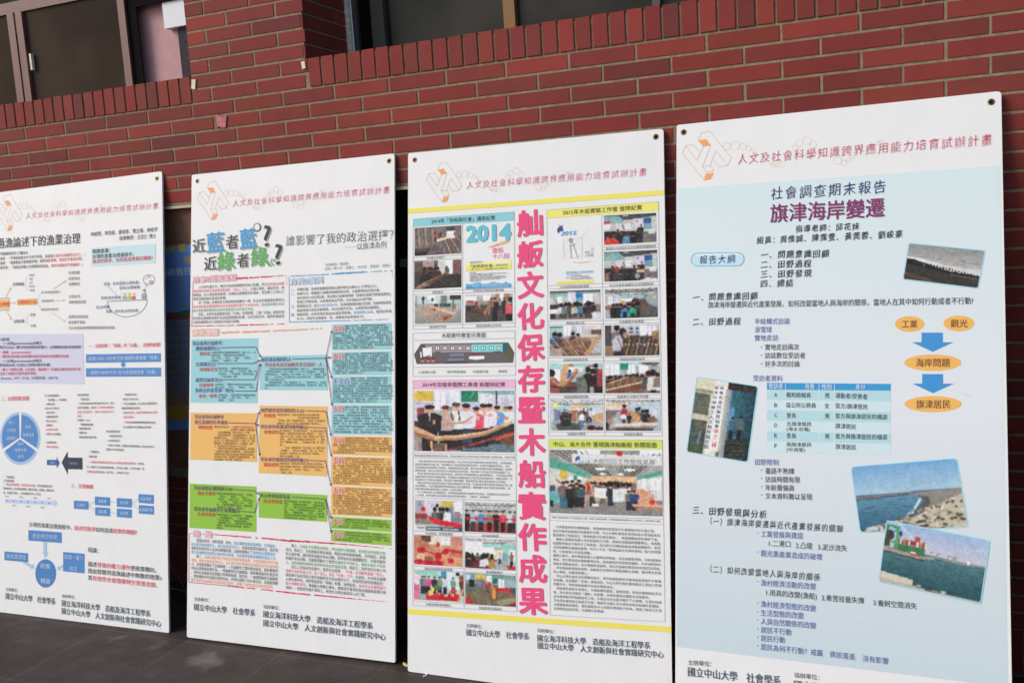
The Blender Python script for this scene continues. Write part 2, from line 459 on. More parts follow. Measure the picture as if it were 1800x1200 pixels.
def pic_class_a(seed, red=True):
    p = small(seed).fill((95, 92, 92)); p.grad((60, 62, 62), (70, 72, 72), 0, .18); p.poly([(0, .02), (.28, .02), (.4, .22), (.4, .3), (0, .3)], (125, 170, 170))
    p.rect(0, .3, 1, .62, (185, 185, 178)); p.poly([(.38, .2), (1, .1), (1, .62), (.38, .6)], (195, 195, 190)); p.rect(.37, .02, .47, .06, (240, 240, 240))
    p.window(.41, .3, .51, .52, ny=2); p.rect(.23, .3, .37, .56, (205, 205, 208)); p.line(.35, .35, .4, .58, .03, (110, 70, 60))
    p.poly([(.6, .2), (.76, .17), (.76, .55), (.6, .57)], (215, 205, 225)); p.rect(.76, .17, .91, .34, (40, 90, 150)); p.rect(.76, .34, .91, .56, (110, 150, 165)); p.ell(.63, .25, .015, .03, (50, 60, 120))
    p.rect(.6, .68, 1, 1, (112, 108, 106)); p.poly([(0, .55), (.7, .6), (.75, 1), (0, 1)], (42, 38, 40)); p.rect(.85, .55, .98, .72, (210, 210, 208))
    p.man(.71, .38, .5, (38, 36, 40))
    p.crowd(.02, .66, .52, .72, 12, DK, .055)
    if red:
        p.rect(0, .25, .12, .5, (225, 215, 215)); p.rect(0, .22, .12, .28, (200, 45, 50))
        p.poly([(0, .9), (.06, .76), (.16, .74), (.27, .9), (.3, 1), (0, 1)], (215, 60, 50)); p.ell(.12, .7, .05, .1, (35, 30, 30)); p.poly([(.36, .78), (.42, .72), (.48, .76), (.5, 1), (.35, 1)], (85, 135, 160)); p.ell(.46, .66, .04, .09, (60, 42, 38))
    else:
        p.poly([(0, .72), (.08, .7), (.1, 1), (0, 1)], (90, 110, 110)); p.rect(.04, .75, .08, .95, (220, 80, 60)); p.ell(.24, .6, .05, .1, (150, 45, 55)); p.rect(.6, .62, .76, .74, (220, 175, 130)); p.ell(.62, .85, .05, .09, (140, 145, 150)); p.poly([(.66, 1), (.82, .92), (1, .97), (1, 1)], (225, 222, 215))
    return p.done()
def pic_circle_talk():
    p = small(7).fill((120, 118, 116)); p.grad((60, 66, 66), (150, 195, 190), 0, .14); p.rect(0, .14, 1, .5, (188, 192, 185)); p.rect(0, .1, 1, .2, (140, 182, 176))
    p.window(.14, .2, .25, .42, ny=2); p.rect(.36, .06, .52, .42, (220, 215, 228)); p.rect(.52, .1, .66, .26, (50, 120, 195)); p.rect(.52, .26, .66, .4, (110, 165, 180)); p.window(.66, .12, .86, .5, ny=2)
    p.rect(.86, .1, 1, .5, (190, 188, 184)); p.rect(0, .48, .16, .62, (48, 46, 46)); p.line(.08, .25, .17, .5, .035, (130, 95, 60)); p.rect(0, .62, .2, .78, (225, 225, 222)); p.rect(0, .78, .1, .95, (40, 38, 40))
    p.crowd(.2, .86, .42, .5, 14, DK, .05)
    for x, c in ((.22, (205, 205, 210)), (.3, (110, 120, 135)), (.4, (70, 75, 70)), (.49, (185, 188, 185)), (.61, (70, 130, 160)), (.72, (45, 40, 42)), (.8, (50, 42, 44))): p.bust(x, .5, .065, c); p.rect(x - .035, .78, x + .035, .95, (75, 60, 55))
    p.ell(.5, .64, .025, .06, (205, 160, 70)); p.poly([(.82, .78), (1, .76), (1, 1), (.84, 1)], (215, 215, 212)); return p.done()
def pic_workshop_hall():
    p = small(8).fill((88, 84, 84)); p.truss(.24, (70, 66, 64), (190, 190, 188)); p.rect(.25, .24, .75, .36, (150, 195, 190)); p.rect(0, .25, .3, .58, (190, 192, 190)); p.rect(.3, .34, .55, .46, (235, 235, 232)); p.rect(.55, .32, .62, .36, (210, 55, 60))
    p.window(.05, .26, .14, .5, ny=2); p.window(.2, .3, .27, .46, ny=2); p.poly([(.75, .3), (1, .12), (1, .7), (.8, .52)], (150, 160, 165)); p.rect(.92, .26, .96, .36, (200, 205, 80))
    p.ell(.34, .5, .06, .1, (200, 165, 110)); p.poly([(.5, .42), (.8, .45), (.78, .58), (.55, .55)], (95, 70, 58)); p.rect(.02, .55, .12, .7, (150, 100, 75)); p.rect(0, .72, .16, 1, (165, 165, 172))
    p.crowd(.5, .62, .38, .46, 6, DK, .04)
    for x, c in ((.16, (32, 30, 34)), (.23, (34, 32, 36)), (.3, (36, 34, 36)), (.45, (42, 40, 44)), (.6, (40, 60, 60))): p.bust(x, .56, .065, c); p.rect(x - .05, .8, x + .05, 1, (34, 32, 34))
    p.bust(.37, .62, .07, (60, 125, 190)); p.rect(.33, .78, .41, 1, (32, 32, 36)); p.bust(.52, .6, .07, (50, 165, 130)); p.rect(.48, .85, .56, 1, (45, 40, 44)); p.rect(.7, .55, .78, .8, (110, 80, 62)); return p.done()
def pic_hull_frames():
    p = small(9).fill((150, 148, 148)); p.grad((190, 195, 200), (170, 175, 180), 0, .4); p.rect(0, 0, .26, .3, (160, 195, 195)); p.rect(0, 0, .26, .04, (60, 130, 115)); p.window(.27, 0, .42, .32, ny=2); p.window(.52, .02, .62, .25); p.rect(.7, 0, 1, .14, (225, 205, 200)); p.rect(.8, .14, 1, .3, (95, 85, 88)); p.rect(.78, .3, 1, .9, (185, 188, 195))
    p.bust(.1, .28, .09, (36, 34, 40)); p.ell(.1, .5, .08, .18, (40, 100, 165)); p.bust(.2, .3, .09, (38, 42, 60)); p.bust(.45, .27, .07, (34, 32, 34)); p.bust(.55, .3, .06, (170, 120, 115))
    p.rect(.25, .45, .8, 1, (105, 80, 66)); p.rect(.6, .3, .95, .42, (215, 195, 165))
    for i in range(7): p.line(.02 + i * .1, .35 + .03 * i, .35 + i * .07, 1, .045, ((190, 150, 105), (120, 80, 62), (165, 120, 85))[i % 3])
    for i in range(5): p.line(.3, .4 + .1 * i, .95, .42 + .07 * i, .022, ((150, 90, 78), (175, 140, 100))[i % 2])
    p.poly([(.66, .95), (.95, .28), (1, .3), (1, .38), (.75, 1)], (195, 150, 100)); p.line(0, .6, .88, .97, .035, (170, 115, 105)); p.line(0, .6, .2, 1, .08, (190, 150, 100)); return p.done()
def pic_ribs_worker():
    p = small(10).fill((70, 60, 56)); p.grad((195, 200, 205), (170, 172, 175), 0, .35); p.rect(0, 0, .12, .6, (80, 72, 75)); p.window(.65, .02, .95, .35, nx=4, ny=2); p.rect(.86, .22, 1, .5, (170, 125, 85))
    for x, y in ((.46, .08), (.57, .08), (.46, .2), (.57, .2)): p.rect(x, y, x + .05, y + .07, (60, 70, 95))
    p.bust(.22, .1, .1, (110, 105, 110)); p.ell(.4, .36, .05, .07, (190, 150, 90)); p.rect(0, .65, .15, 1, (140, 110, 85))
    for i in range(15): p.line(.34 + i * .045, .98, .42 + i * .045, .3 + .05 * ((i * 7) % 4), .035, ((90, 60, 50), (185, 150, 110), (60, 45, 40), (130, 85, 70))[i % 4])
    for i in range(9): p.ell(.38 + i * .07, .62 + .02 * (i % 3), .012, .03, (235, 225, 205))
    p.poly([(.13, .5), (.2, .36), (.28, .32), (.32, .5), (.33, .68), (.24, .95), (.13, .85)], (195, 190, 198)); p.ell(.33, .22, .065, .13, (40, 34, 32)); p.ell(.36, .3, .03, .07, (170, 120, 100)); p.line(.23, .4, .3, .7, .03, (120, 55, 55)); p.line(.3, .7, .36, .7, .05, (150, 100, 85)); p.rect(.15, .85, .34, 1, (45, 48, 62)); return p.done()
def pic_stem_measure():
    p = small(11).fill((170, 185, 185)); p.rect(0, 0, 1, .2, MINT); p.rect(.05, .22, .2, .62, (242, 242, 240)); p.rect(.22, .12, .64, .3, (225, 228, 226)); p.rect(.3, .05, .45, .1, (205, 60, 60)); p.rect(.72, .09, .85, .13, (205, 60, 65)); p.rect(0, .62, 1, 1, (90, 72, 66))
    p.bust(.03, .35, .13, (150, 75, 68)); p.bust(.38, .27, .05, (60, 95, 160)); p.bust(.88, .1, .08, (45, 60, 80)); p.poly([(.9, .25), (1, .2), (1, .6), (.92, .5)], (195, 60, 60))
    p.bust(.73, .24, .1, (32, 30, 32)); p.bust(.82, .3, .1, (36, 34, 36)); p.rect(.66, .5, 1, 1, (34, 32, 36)); p.rect(.76, .78, .84, 1, (150, 150, 155)); p.rect(.9, .4, 1, .8, (150, 60, 58))
    p.poly([(.5, .5), (.62, .42), (.7, .6), (.72, 1), (.52, 1)], (105, 108, 102)); p.ell(.53, .38, .06, .09, (175, 178, 178))
    p.poly([(.16, .8), (.26, .02), (.37, .08), (.35, .2), (.27, .8)], (205, 155, 105)); p.poly([(.25, .76), (.5, .17), (.55, .22), (.54, .28), (.32, .78)], (195, 140, 95)); p.poly([(.28, .78), (.5, .3), (.53, .3), (.33, .8)], (140, 85, 62)); p.line(0, .5, .2, .78, .05, (190, 140, 110)); p.line(.05, .78, .5, .86, .05, (75, 45, 40)); p.line(.2, .75, .55, .72, .03, (150, 70, 66)); return p.done()
def pic_waterline():
    p = small(12).fill((160, 165, 165)); p.rect(0, 0, 1, .14, (180, 210, 208)); p.poly([(.6, 0), (1, 0), (.95, .14), (.75, .1)], (110, 95, 92)); p.window(0, .04, .16, .42, ny=4); p.window(.16, .04, .26, .4); p.window(.4, .08, .55, .4); p.window(.62, .1, .8, .35); p.rect(.27, .03, .42, .25, (30, 140, 110))
    p.rect(0, .45, 1, 1, (120, 100, 88)); p.crowd(.04, .3, .46, .52, 6, [(180, 50, 55), (45, 40, 44), (120, 60, 60)], .06); p.crowd(.36, .7, .38, .46, 7, DK, .05)
    p.poly([(0, .8), (.05, .7), (.5, .45), (.75, .5), (.72, .85), (.2, 1), (0, 1)], (120, 88, 68))
    for i in range(9): p.line(.12 + i * .065, .82 - i * .02, .16 + i * .065, .5 + .01 * i, .025, ((170, 130, 92), (85, 60, 48))[i % 2])
    p.line(0, .72, .43, .46, .03, (220, 185, 160)); p.line(.02, .9, .74, .62, .035, (235, 225, 190)); p.poly([(0, 1), (.02, .93), (.74, .66), (.7, .85), (.3, 1)], (120, 70, 50))
    p.bust(.79, .38, .1, (60, 80, 80), hair=(40, 28, 24)); p.bust(.88, .36, .11, (215, 210, 205), hair=(36, 28, 26)); p.rect(.84, .9, .93, 1, (50, 45, 45)); p.bust(.96, .42, .08, (130, 120, 105)); return p.done()
def pic_team_sampan():
    p = small(13).fill((165, 182, 190)); p.truss(.2, (110, 105, 105), (205, 208, 208)); p.rect(0, .2, 1, .34, (165, 205, 205)); p.rect(.38, .16, .7, .28, (222, 190, 150)); p.rect(.36, .28, .7, .36, (225, 225, 225)); p.rect(0, .1, .08, .75, (190, 195, 210)); p.rect(.06, .08, .15, .28, (215, 220, 130)); p.poly([(.08, .3), (.2, .35), (.2, .62), (.08, .75)], (120, 135, 155)); p.poly([(.75, .3), (1, .2), (1, .6), (.8, .5)], (200, 205, 212))
    p.rect(.05, .7, .8, 1, (150, 155, 158)); p.poly([(.1, .8), (.55, .75), (.6, 1), (.15, 1)], (75, 82, 75)); p.rect(.4, .35, .53, .7, (165, 105, 80)); p.rect(.5, .42, .52, .8, (210, 180, 130))
    for x, y, c in ((.22, .42, (55, 35, 42)), (.27, .32, (60, 60, 85)), (.31, .33, (70, 50, 50)), (.37, .37, (52, 46, 46)), (.57, .34, (45, 42, 50)), (.64, .3, (45, 50, 70)), (.71, .32, (120, 85, 85)), (.77, .3, (200, 205, 210))): p.man(x, y, .45, c, (52, 50, 58))
    p.bust(.29, .56, .06, (42, 38, 40)); p.poly([(.25, .7), (.38, .66), (.4, .88), (.26, .88)], (40, 36, 38)); p.man(.6, .38, .55, (228, 228, 228), (75, 110, 150), w=1.2)
    p.ell(.95, .6, .14, .17, (200, 150, 100)); p.line(.77, .57, 1, .74, .04, (225, 195, 150)); p.rect(.78, .75, 1, .9, (165, 165, 168)); p.ell(.78, .92, .08, .08, (70, 30, 36)); p.ell(.93, .95, .08, .07, (80, 34, 40)); return p.done()
def pic_team_sail():
    p = small(14).fill((170, 188, 198)); p.truss(.15, (120, 112, 112), (210, 210, 212)); p.rect(0, .1, .42, .2, (222, 190, 150)); p.rect(0, .2, .4, .34, (210, 205, 200)); p.poly([(.45, .12), (1, .06), (1, .6), (.5, .4)], (180, 200, 210)); p.rect(.85, .3, .93, .44, (205, 205, 215))
    p.rect(0, .34, .28, 1, (120, 108, 102)); p.poly([(.2, .4), (.45, .4), (.4, .95), (.05, .95)], (165, 175, 182)); p.poly([(0, .72), (.17, .48), (.18, .53), (.06, .8), (0, .82)], (190, 140, 110)); p.rect(0, .75, .05, 1, (60, 36, 38))
    p.bust(.34, .22, .06, (190, 45, 55)); p.bust(.57, .32, .06, (120, 110, 108)); p.bust(.61, .3, .06, (120, 120, 100)); p.bust(.68, .38, .06, (55, 58, 70)); p.bust(.75, .38, .07, (42, 38, 42))
    p.poly([(.39, .4), (.5, .35), (.58, .45), (.66, .7), (.4, .74)], (205, 155, 105))
    for i in range(6): p.line(.42 + i * .04, .4, .46 + i * .035, .72, .014, (150, 100, 66))
    p.poly([(.75, .6), (.88, .52), (.96, .7), (.8, .78)], (125, 95, 75)); p.man(.33, .42, .4, (225, 225, 230), (60, 55, 58), w=1.5); p.man(.43, .45, .36, (44, 40, 44), (46, 42, 46), w=1.5)
    p.poly([(.1, .86), (.2, .76), (.92, .74), (.98, .83), (.9, .9), (.12, .92)], (225, 205, 190)); p.poly([(.1, .88), (.96, .84), (.9, .92), (.14, .94)], (150, 130, 125)); p.rect(.18, .93, .86, 1, (70, 66, 70)); return p.done()
def pic_news_crew():
    p = small(15).fill((185, 180, 188)); p.rect(0, .02, .2, .45, (170, 165, 170)); p.rect(.2, 0, .55, .5, (205, 200, 212)); p.rect(.55, .02, .82, .2, (205, 190, 70)); p.rect(.6, .2, .82, .55, (125, 135, 160)); p.window(.82, .02, 1, .4); p.rect(.84, .35, .95, .55, (150, 120, 125)); p.rect(.5, .55, 1, .72, (120, 130, 132)); p.ell(.47, .17, .035, .06, (40, 36, 38))
    for x, c in ((.42, (110, 112, 108)), (.53, (70, 72, 72)), (.59, (45, 42, 46)), (.68, (225, 225, 230))): p.bust(x, .3, .075, c)
    p.poly([(.1, .1), (.13, .1), (.28, .55), (.24, .58)], (205, 165, 140)); p.ell(.12, .12, .04, .08, (110, 160, 200)); p.ell(.17, .3, .05, .08, (205, 40, 50)); p.rect(0, .45, .26, .6, (165, 55, 55)); p.rect(0, .6, .5, .8, (140, 120, 112))
    p.poly([(.25, .52), (.5, .62), (1, .75), (1, .88), (.55, .82), (.35, .72)], (215, 35, 50)); p.rect(0, .84, .22, 1, (215, 215, 215)); p.rect(.22, .86, 1, 1, (55, 85, 85)); return p.done()
def pic_ribbon():
    p = small(16).fill((120, 135, 130)); p.truss(.36, (95, 88, 84), (190, 192, 190)); p.rect(0, .3, .2, .7, (150, 190, 185)); p.rect(.8, .25, 1, .6, (160, 200, 192)); p.rect(.2, .36, .8, .6, (205, 210, 205)); p.rect(0, .72, 1, 1, (160, 60, 60)); p.poly([(.42, .72), (.58, .72), (.62, 1), (.38, 1)], (205, 40, 55)); p.rect(.6, .58, .95, .75, (150, 120, 90))
    for x, c, l in ((.04, (48, 46, 44), (32, 30, 32)), (.17, (165, 185, 200), (45, 50, 65)), (.32, (70, 140, 200), (40, 42, 50)), (.48, (140, 135, 120), (32, 30, 32)), (.62, (38, 38, 46), (36, 34, 38)), (.75, (215, 70, 110), (34, 32, 34)), (.89, (200, 215, 218), (38, 38, 44)), (.99, (150, 150, 150), (40, 40, 44))): p.man(x, .27, .7, c, l, w=1.15)
    p.rect(0, .53, 1, .56, (210, 45, 50))
    for x in (.07, .23, .4, .55, .7, .82, .97): p.ell(x, .55, .035, .06, (215, 30, 45))
    return p.done()
def pic_red_ribbons():
    p = small(17).fill((205, 140, 105)); p.rect(.3, 0, .8, .3, (225, 205, 190)); p.window(.56, .02, .75, .3); p.rect(.76, 0, 1, .3, (200, 130, 115)); p.rect(.15, 0, .35, .2, (100, 62, 50))
    p.poly([(0, .05), (.3, .25), (.4, .5), (.1, .45), (0, .5)], (190, 120, 88)); p.poly([(.42, .15), (.5, .2), (.66, .45), (.6, .55)], (225, 165, 130)); p.poly([(.65, .38), (1, .48), (1, .6), (.7, .52)], (200, 50, 60)); p.poly([(.4, .6), (1, .6), (1, 1), (.6, 1)], (215, 150, 105)); p.rect(.72, .55, 1, .68, (185, 110, 82)); p.ell(.16, .75, .1, .14, (225, 175, 140)); p.rect(.22, .7, .4, .84, (150, 90, 70))
    for x, y, a, b in ((.15, .5, .09, .11), (.5, .68, .08, .13), (.65, .52, .07, .1), (.76, .82, .07, .09), (.1, .9, .1, .09), (.3, .92, .14, .09), (.5, .92, .12, .1), (.5, .28, .03, .08)): p.ell(x, y, a, b, (200, 30, 45)); p.ell(x + .02, y - .02, a * .4, b * .4, (165, 18, 34))
    p.line(.2, .5, .5, .66, .05, (205, 35, 48)); p.line(.5, .64, .66, .52, .04, (170, 25, 38)); return p.done()
def pic_seated():
    p = small(18).fill((150, 190, 185)); p.truss(.2, (110, 105, 105), (195, 195, 195)); p.poly([(.3, .2), (1, .12), (1, .5), (.3, .4)], (145, 200, 192)); p.rect(0, .1, .35, .55, (225, 228, 228)); p.rect(.3, .3, .6, .5, (238, 240, 240)); p.rect(.58, .32, .74, .7, (230, 215, 195)); p.rect(.58, .31, .73, .35, (205, 45, 55)); p.rect(.74, .48, .86, .75, (120, 165, 175)); p.rect(.86, .35, 1, .75, (225, 228, 228))
    p.poly([(.45, 1), (.62, .66), (.85, .72), (.88, 1)], (160, 165, 165)); p.poly([(.42, 1), (.56, .68), (.64, .68), (.5, 1)], (205, 40, 55)); p.poly([(.82, .85), (1, .88), (1, 1), (.86, 1)], (205, 45, 60)); p.rect(0, .7, .45, 1, (110, 45, 45))
    p.crowd(.02, .6, .5, .66, 26, [(45, 40, 42), (120, 85, 60), (215, 215, 220), (70, 60, 60), (165, 130, 60)], .05); p.man(.69, .46, .36, (200, 200, 205), (60, 55, 60)); p.man(.92, .42, .5, (130, 110, 90), (45, 40, 40)); return p.done()
def pic_offering():
    p = small(19).fill((185, 205, 205)); p.rect(0, 0, .5, .2, (150, 205, 190)); p.rect(.55, 0, .65, .25, (60, 140, 190)); p.rect(.65, .02, .95, .6, (205, 222, 225)); p.rect(.85, .02, .92, .14, (30, 30, 34)); p.line(.88, .1, .88, .7, .02, (40, 40, 44)); p.poly([(.9, .12), (1, .1), (1, .5), (.95, .55)], (165, 110, 95)); p.rect(0, .12, .14, .4, (225, 205, 215)); p.poly([(0, .45), (.12, .5), (.1, 1), (0, 1)], (225, 110, 150)); p.rect(.1, .6, .5, 1, (140, 165, 168))
    for x, c, l in ((.17, (100, 102, 108), (45, 45, 55)), (.22, (120, 125, 130), (50, 50, 60)), (.3, (225, 80, 130), (45, 40, 44)), (.41, (42, 42, 50), (36, 34, 38)), (.52, (130, 130, 110), (60, 55, 55)), (.63, (190, 205, 210), (45, 48, 60)), (.79, (120, 150, 135), (60, 60, 60)), (.97, (120, 60, 40), (50, 40, 40))): p.man(x, .18, .6, c, l, w=1.1)
    p.poly([(.25, .78), (.9, .74), (.95, .98), (.24, .98)], (205, 28, 45)); p.poly([(.28, .66), (.4, .64), (.4, .82), (.3, .84)], (235, 205, 110)); p.ell(.47, .55, .06, .1, (80, 130, 75)); p.ell(.38, .62, .03, .08, (235, 215, 60)); p.ell(.8, .66, .06, .1, (205, 60, 45)); p.crowd(.5, .8, .7, .74, 6, [(190, 50, 50), (220, 200, 150)], .02); p.line(.98, .6, .9, 1, .09, (215, 160, 115)); return p.done()
def pic_keel_frame():
    p = small(20).fill((115, 105, 92)); p.grad((120, 160, 160), (130, 150, 145), 0, .35); p.rect(.02, .05, .1, .25, (200, 215, 225)); p.rect(.2, .02, .4, .18, (215, 190, 70)); p.rect(.08, .22, .18, .45, (35, 32, 34)); p.rect(.22, .18, .4, .48, (120, 120, 140)); p.window(.42, .05, .52, .35); p.window(.66, .15, .78, .42); p.rect(.55, .12, .64, .28, (40, 120, 95)); p.rect(.78, .15, 1, .4, (150, 180, 180)); p.rect(0, .5, .2, .62, (80, 110, 115))
    p.poly([(0, .6), (.4, .5), (1, .45), (1, 1), (0, 1)], (120, 105, 80)); p.poly([(.6, .85), (1, .7), (1, .85), (.7, 1)], (155, 145, 115)); p.poly([(0, .85), (.1, .75), (.16, 1), (0, 1)], (190, 40, 45)); p.poly([(.85, 1), (1, .84), (1, 1)], (150, 30, 38)); p.rect(.57, .42, .9, .53, (215, 40, 42)); p.ell(.86, .58, .04, .05, (205, 60, 45)); p.rect(.9, .4, 1, .6, (70, 85, 100))
    p.line(.35, .22, .3, .72, .03, (120, 80, 62)); p.line(.38, .25, .55, .98, .03, (95, 62, 50)); p.line(.4, .2, .58, .5, .07, (190, 150, 110)); p.ell(.48, .34, .035, .08, (205, 40, 42)); p.line(.43, .3, .43, .52, .03, (190, 40, 44)); p.poly([(.52, .5), (.6, .48), (.62, .78), (.54, .8)], (225, 140, 70)); p.rect(.61, .5, .64, .8, (110, 66, 42)); return p.done()
def pic_ceremony():
    p = Pic(130, 82, 21).fill((200, 195, 215)); p.rect(0, 0, .19, .17, (215, 180, 65)); p.rect(.19, 0, .46, .45, (205, 198, 225)); p.window(.2, 0, .32, .32, (245, 246, 250), (205, 200, 228), 2, 4); p.window(.35, 0, .46, .32, (225, 238, 250), (205, 200, 228), 2, 3); p.rect(.47, 0, .64, .18, (20, 130, 95)); p.line(.6, .02, .56, .12, .016, (190, 195, 160)); p.rect(.64, 0, 1, .06, (130, 170, 178)); p.poly([(.64, .03), (1, .1), (1, .5), (.64, .5)], (212, 208, 222)); p.rect(.66, .06, .77, .3, (222, 222, 225)); p.line(.825, 0, .825, .22, .02, (60, 60, 66)); p.window(.885, .1, .93, .26, (235, 238, 245), (180, 180, 195)); p.rect(.88, .26, .91, .33, (165, 215, 90))
    p.rect(.03, .28, .1, .48, (155, 65, 75)); p.rect(0, .2, .19, .22, (175, 160, 195)); p.rect(0, .5, .08, .6, (80, 55, 55)); p.rect(.19, .32, .3, .5, (170, 190, 190)); p.ell(.37, .33, .03, .08, (130, 160, 140)); p.rect(.19, .5, .45, .7, (190, 190, 215))
    p.poly([(0, .72), (1, .62), (1, 1), (0, 1)], (160, 155, 155)); p.poly([(.45, 1), (.62, .86), (.86, .78), (1, .84), (1, 1)], (95, 120, 128)); p.rect(.05, .78, .22, 1, (150, 130, 122))
    def guest(x, y, h, top, legs, hair=(35, 28, 28), w=1.3, skin=(215, 155, 130)): p.man(x, y, h, top, legs, hair, skin, w)
    guest(.96, .26, .5, (228, 222, 228), (50, 48, 54)); guest(.92, .26, .52, (225, 222, 230), (46, 44, 50), (110, 100, 98)); guest(.83, .25, .62, (95, 150, 215), (42, 42, 50)); guest(.75, .22, .66, (228, 215, 225), (40, 38, 44)); guest(.69, .22, .7, (235, 225, 230), (40, 38, 42), (45, 30, 28)); guest(.62, .27, .66, (220, 75, 100), (36, 34, 38)); guest(.52, .22, .72, (222, 218, 230), (52, 58, 84), w=1.5); guest(.42, .2, .78, (222, 225, 222), (38, 36, 40), (70, 58, 55), 1.4); guest(.31, .25, .72, (190, 160, 150), (34, 32, 36), (95, 50, 48), 1.4); guest(.155, .24, .8, (38, 32, 34), (34, 30, 32), w=1.6)
    p.poly([(.145, .38), (.165, .38), (.16, .52)], (225, 225, 230)); p.ell(.2, .52, .018, .04, (190, 130, 110)); p.ell(.38, .5, .016, .03, (235, 185, 160)); p.line(.4, .54, .48, .52, .025, (190, 125, 100)); p.line(.49, .53, .58, .43, .03, (205, 140, 115)); p.ell(.64, .45, .016, .04, (235, 160, 150)); p.ell(.7, .38, .018, .04, (225, 160, 140)); p.ell(.76, .4, .02, .03, (225, 150, 130)); p.ell(.84, .44, .015, .03, (200, 140, 115)); p.ell(.92, .45, .025, .03, (210, 140, 115)); p.line(.37, .36, .385, .48, .02, (36, 34, 38)); p.line(.445, .34, .455, .48, .02, (36, 34, 38))
    p.poly([(.84, .75), (1, .66), (1, .88), (.95, .9), (.85, .84)], (110, 72, 56)); p.line(.17, .84, .18, 1, .035, (225, 165, 110)); p.rect(.19, .86, .32, 1, (100, 85, 76))
    p.poly([(0, .58), (.12, .66), (.22, .745), (.45, .725), (.7, .66), (.9, .53), (.97, .49), (.98, .53), (.9, .6), (.7, .74), (.45, .81), (.22, .83), (.1, .79), (0, .74)], (215, 175, 130)); p.poly([(0, .68), (.2, .77), (.22, .83), (.1, .79), (0, .76)], (170, 110, 78)); p.poly([(.22, .79), (.45, .77), (.7, .7), (.9, .56), (.9, .6), (.7, .74), (.45, .81), (.22, .83)], (180, 130, 92))
    p.line(.26, 1, .6, .88, .03, (130, 52, 44)); p.line(.55, .9, .98, .68, .035, (165, 62, 50)); p.line(.82, .8, 1, .69, .03, (205, 95, 75)); p.rect(.31, .88, .33, 1, (205, 150, 120)); return p.done(8)
def pic_exhibition():
    p = Pic(136, 80, 22).fill((170, 172, 168)); p.poly([(0, 0), (1, 0), (.8, .45), (.38, .45), (0, .2)], (150, 150, 145)); p.poly([(.05, .04), (.2, .05), (.2, .2), (.12, .22)], (168, 168, 162)); p.rect(.25, 0, .45, .06, (235, 245, 245)); p.rect(.8, 0, 1, .06, (235, 245, 245))
    for i in range(7): p.line(.02 + .05 * i, .02, .45 + .02 * i, .44, .014, (70, 62, 60)); p.line(.98 - .05 * i, .05, .72 - .02 * i, .44, .014, (70, 62, 60))
    for j in range(4): p.line(.25, .25 + .05 * j, .9, .25 + .05 * j, .012, (80, 72, 70))
    p.ell(.45, .29, .05, .02, (245, 248, 248)); p.ell(.71, .3, .05, .02, (245, 248, 248)); p.ell(.47, .37, .035, .015, (240, 245, 245)); p.ell(.63, .37, .035, .015, (240, 245, 245))
    p.poly([(0, .13), (.18, .23), (.38, .4), (.38, .48), (.18, .34), (0, .28)], (75, 165, 140)); p.poly([(1, .3), (.78, .4), (.78, .46), (1, .38)], (90, 170, 148)); p.poly([(0, .28), (.38, .46), (.38, .65), (0, .78)], (205, 205, 198)); p.poly([(1, .38), (.76, .46), (.76, .7), (1, .8)], (208, 210, 208)); p.rect(.37, .4, .77, .5, (222, 180, 140)); p.rect(.38, .5, .77, .66, (150, 120, 110))
    p.rect(.09, .32, .155, .46, (220, 180, 65)); p.rect(.21, .4, .24, .48, (40, 150, 110)); p.rect(0, .56, .05, .7, (90, 80, 95))
    for x in (.17, .25, .82, .9, .95): p.rect(x, .42, x + .035, .6, (240, 242, 240))
    p.poly([(0, .66), (.12, .62), (.12, .84), (0, .86)], (95, 175, 175)); p.poly([(0, .86), (.2, .8), (1, .76), (1, 1), (0, 1)], (135, 132, 128)); p.rect(0, .8, .03, .9, (40, 38, 42))
    p.crowd(.32, .72, .5, .55, 30, [(60, 50, 55), (130, 110, 115), (45, 50, 66), (110, 60, 66), (90, 100, 100)], .028)
    for x, y, h, c, l in ((.2, .48, .38, (60, 45, 45), (40, 36, 38)), (.26, .47, .4, (50, 60, 70), (36, 34, 36)), (.155, .49, .38, (225, 225, 225), (40, 38, 42)), (.24, .52, .38, (70, 60, 52), (38, 36, 38)), (.28, .56, .34, (60, 100, 105), (40, 38, 40)), (.38, .5, .38, (140, 120, 125), (60, 62, 56)), (.47, .52, .32, (75, 70, 75), (120, 105, 80)), (.54, .54, .32, (38, 46, 44), (45, 52, 70)), (.12, .5, .42, (120, 95, 100), (60, 100, 120)), (.18, .55, .36, (38, 40, 44), (34, 32, 34))): p.man(x, y, h, c, l, w=1.4)
    p.line(.06, .47, .1, .53, .02, (150, 95, 75)); p.ell(.34, .58, .024, .07, (205, 40, 42)); p.line(.33, .48, .31, .88, .022, (215, 150, 110)); p.line(.33, .4, .42, .84, .022, (215, 155, 115)); p.rect(.31, .7, .4, .72, (210, 140, 100))
    p.poly([(.4, .58), (.505, .59), (.5, .75), (.4, .74)], (225, 226, 222)); p.poly([(.56, .6), (.62, .6), (.62, .8), (.555, .8)], (222, 224, 220)); p.poly([(.62, .59), (.72, .58), (.7, .78), (.62, .8)], (215, 218, 215))
    p.poly([(.72, .64), (.82, .58), (.9, .65), (.95, .82), (.76, .82)], (225, 170, 130))
    for i in range(7): p.line(.76 + i * .025, .62, .79 + i * .022, .82, .01, (180, 115, 82))
    p.man(.7, .62, .3, (110, 110, 100), (50, 50, 56), w=1.3); p.man(.75, .62, .3, (45, 70, 125), (42, 46, 66), w=1.6); p.ell(.91, .79, .025, .04, (225, 45, 40)); p.poly([(.72, .82), (1, .82), (1, .87), (.74, .86)], (230, 165, 130))
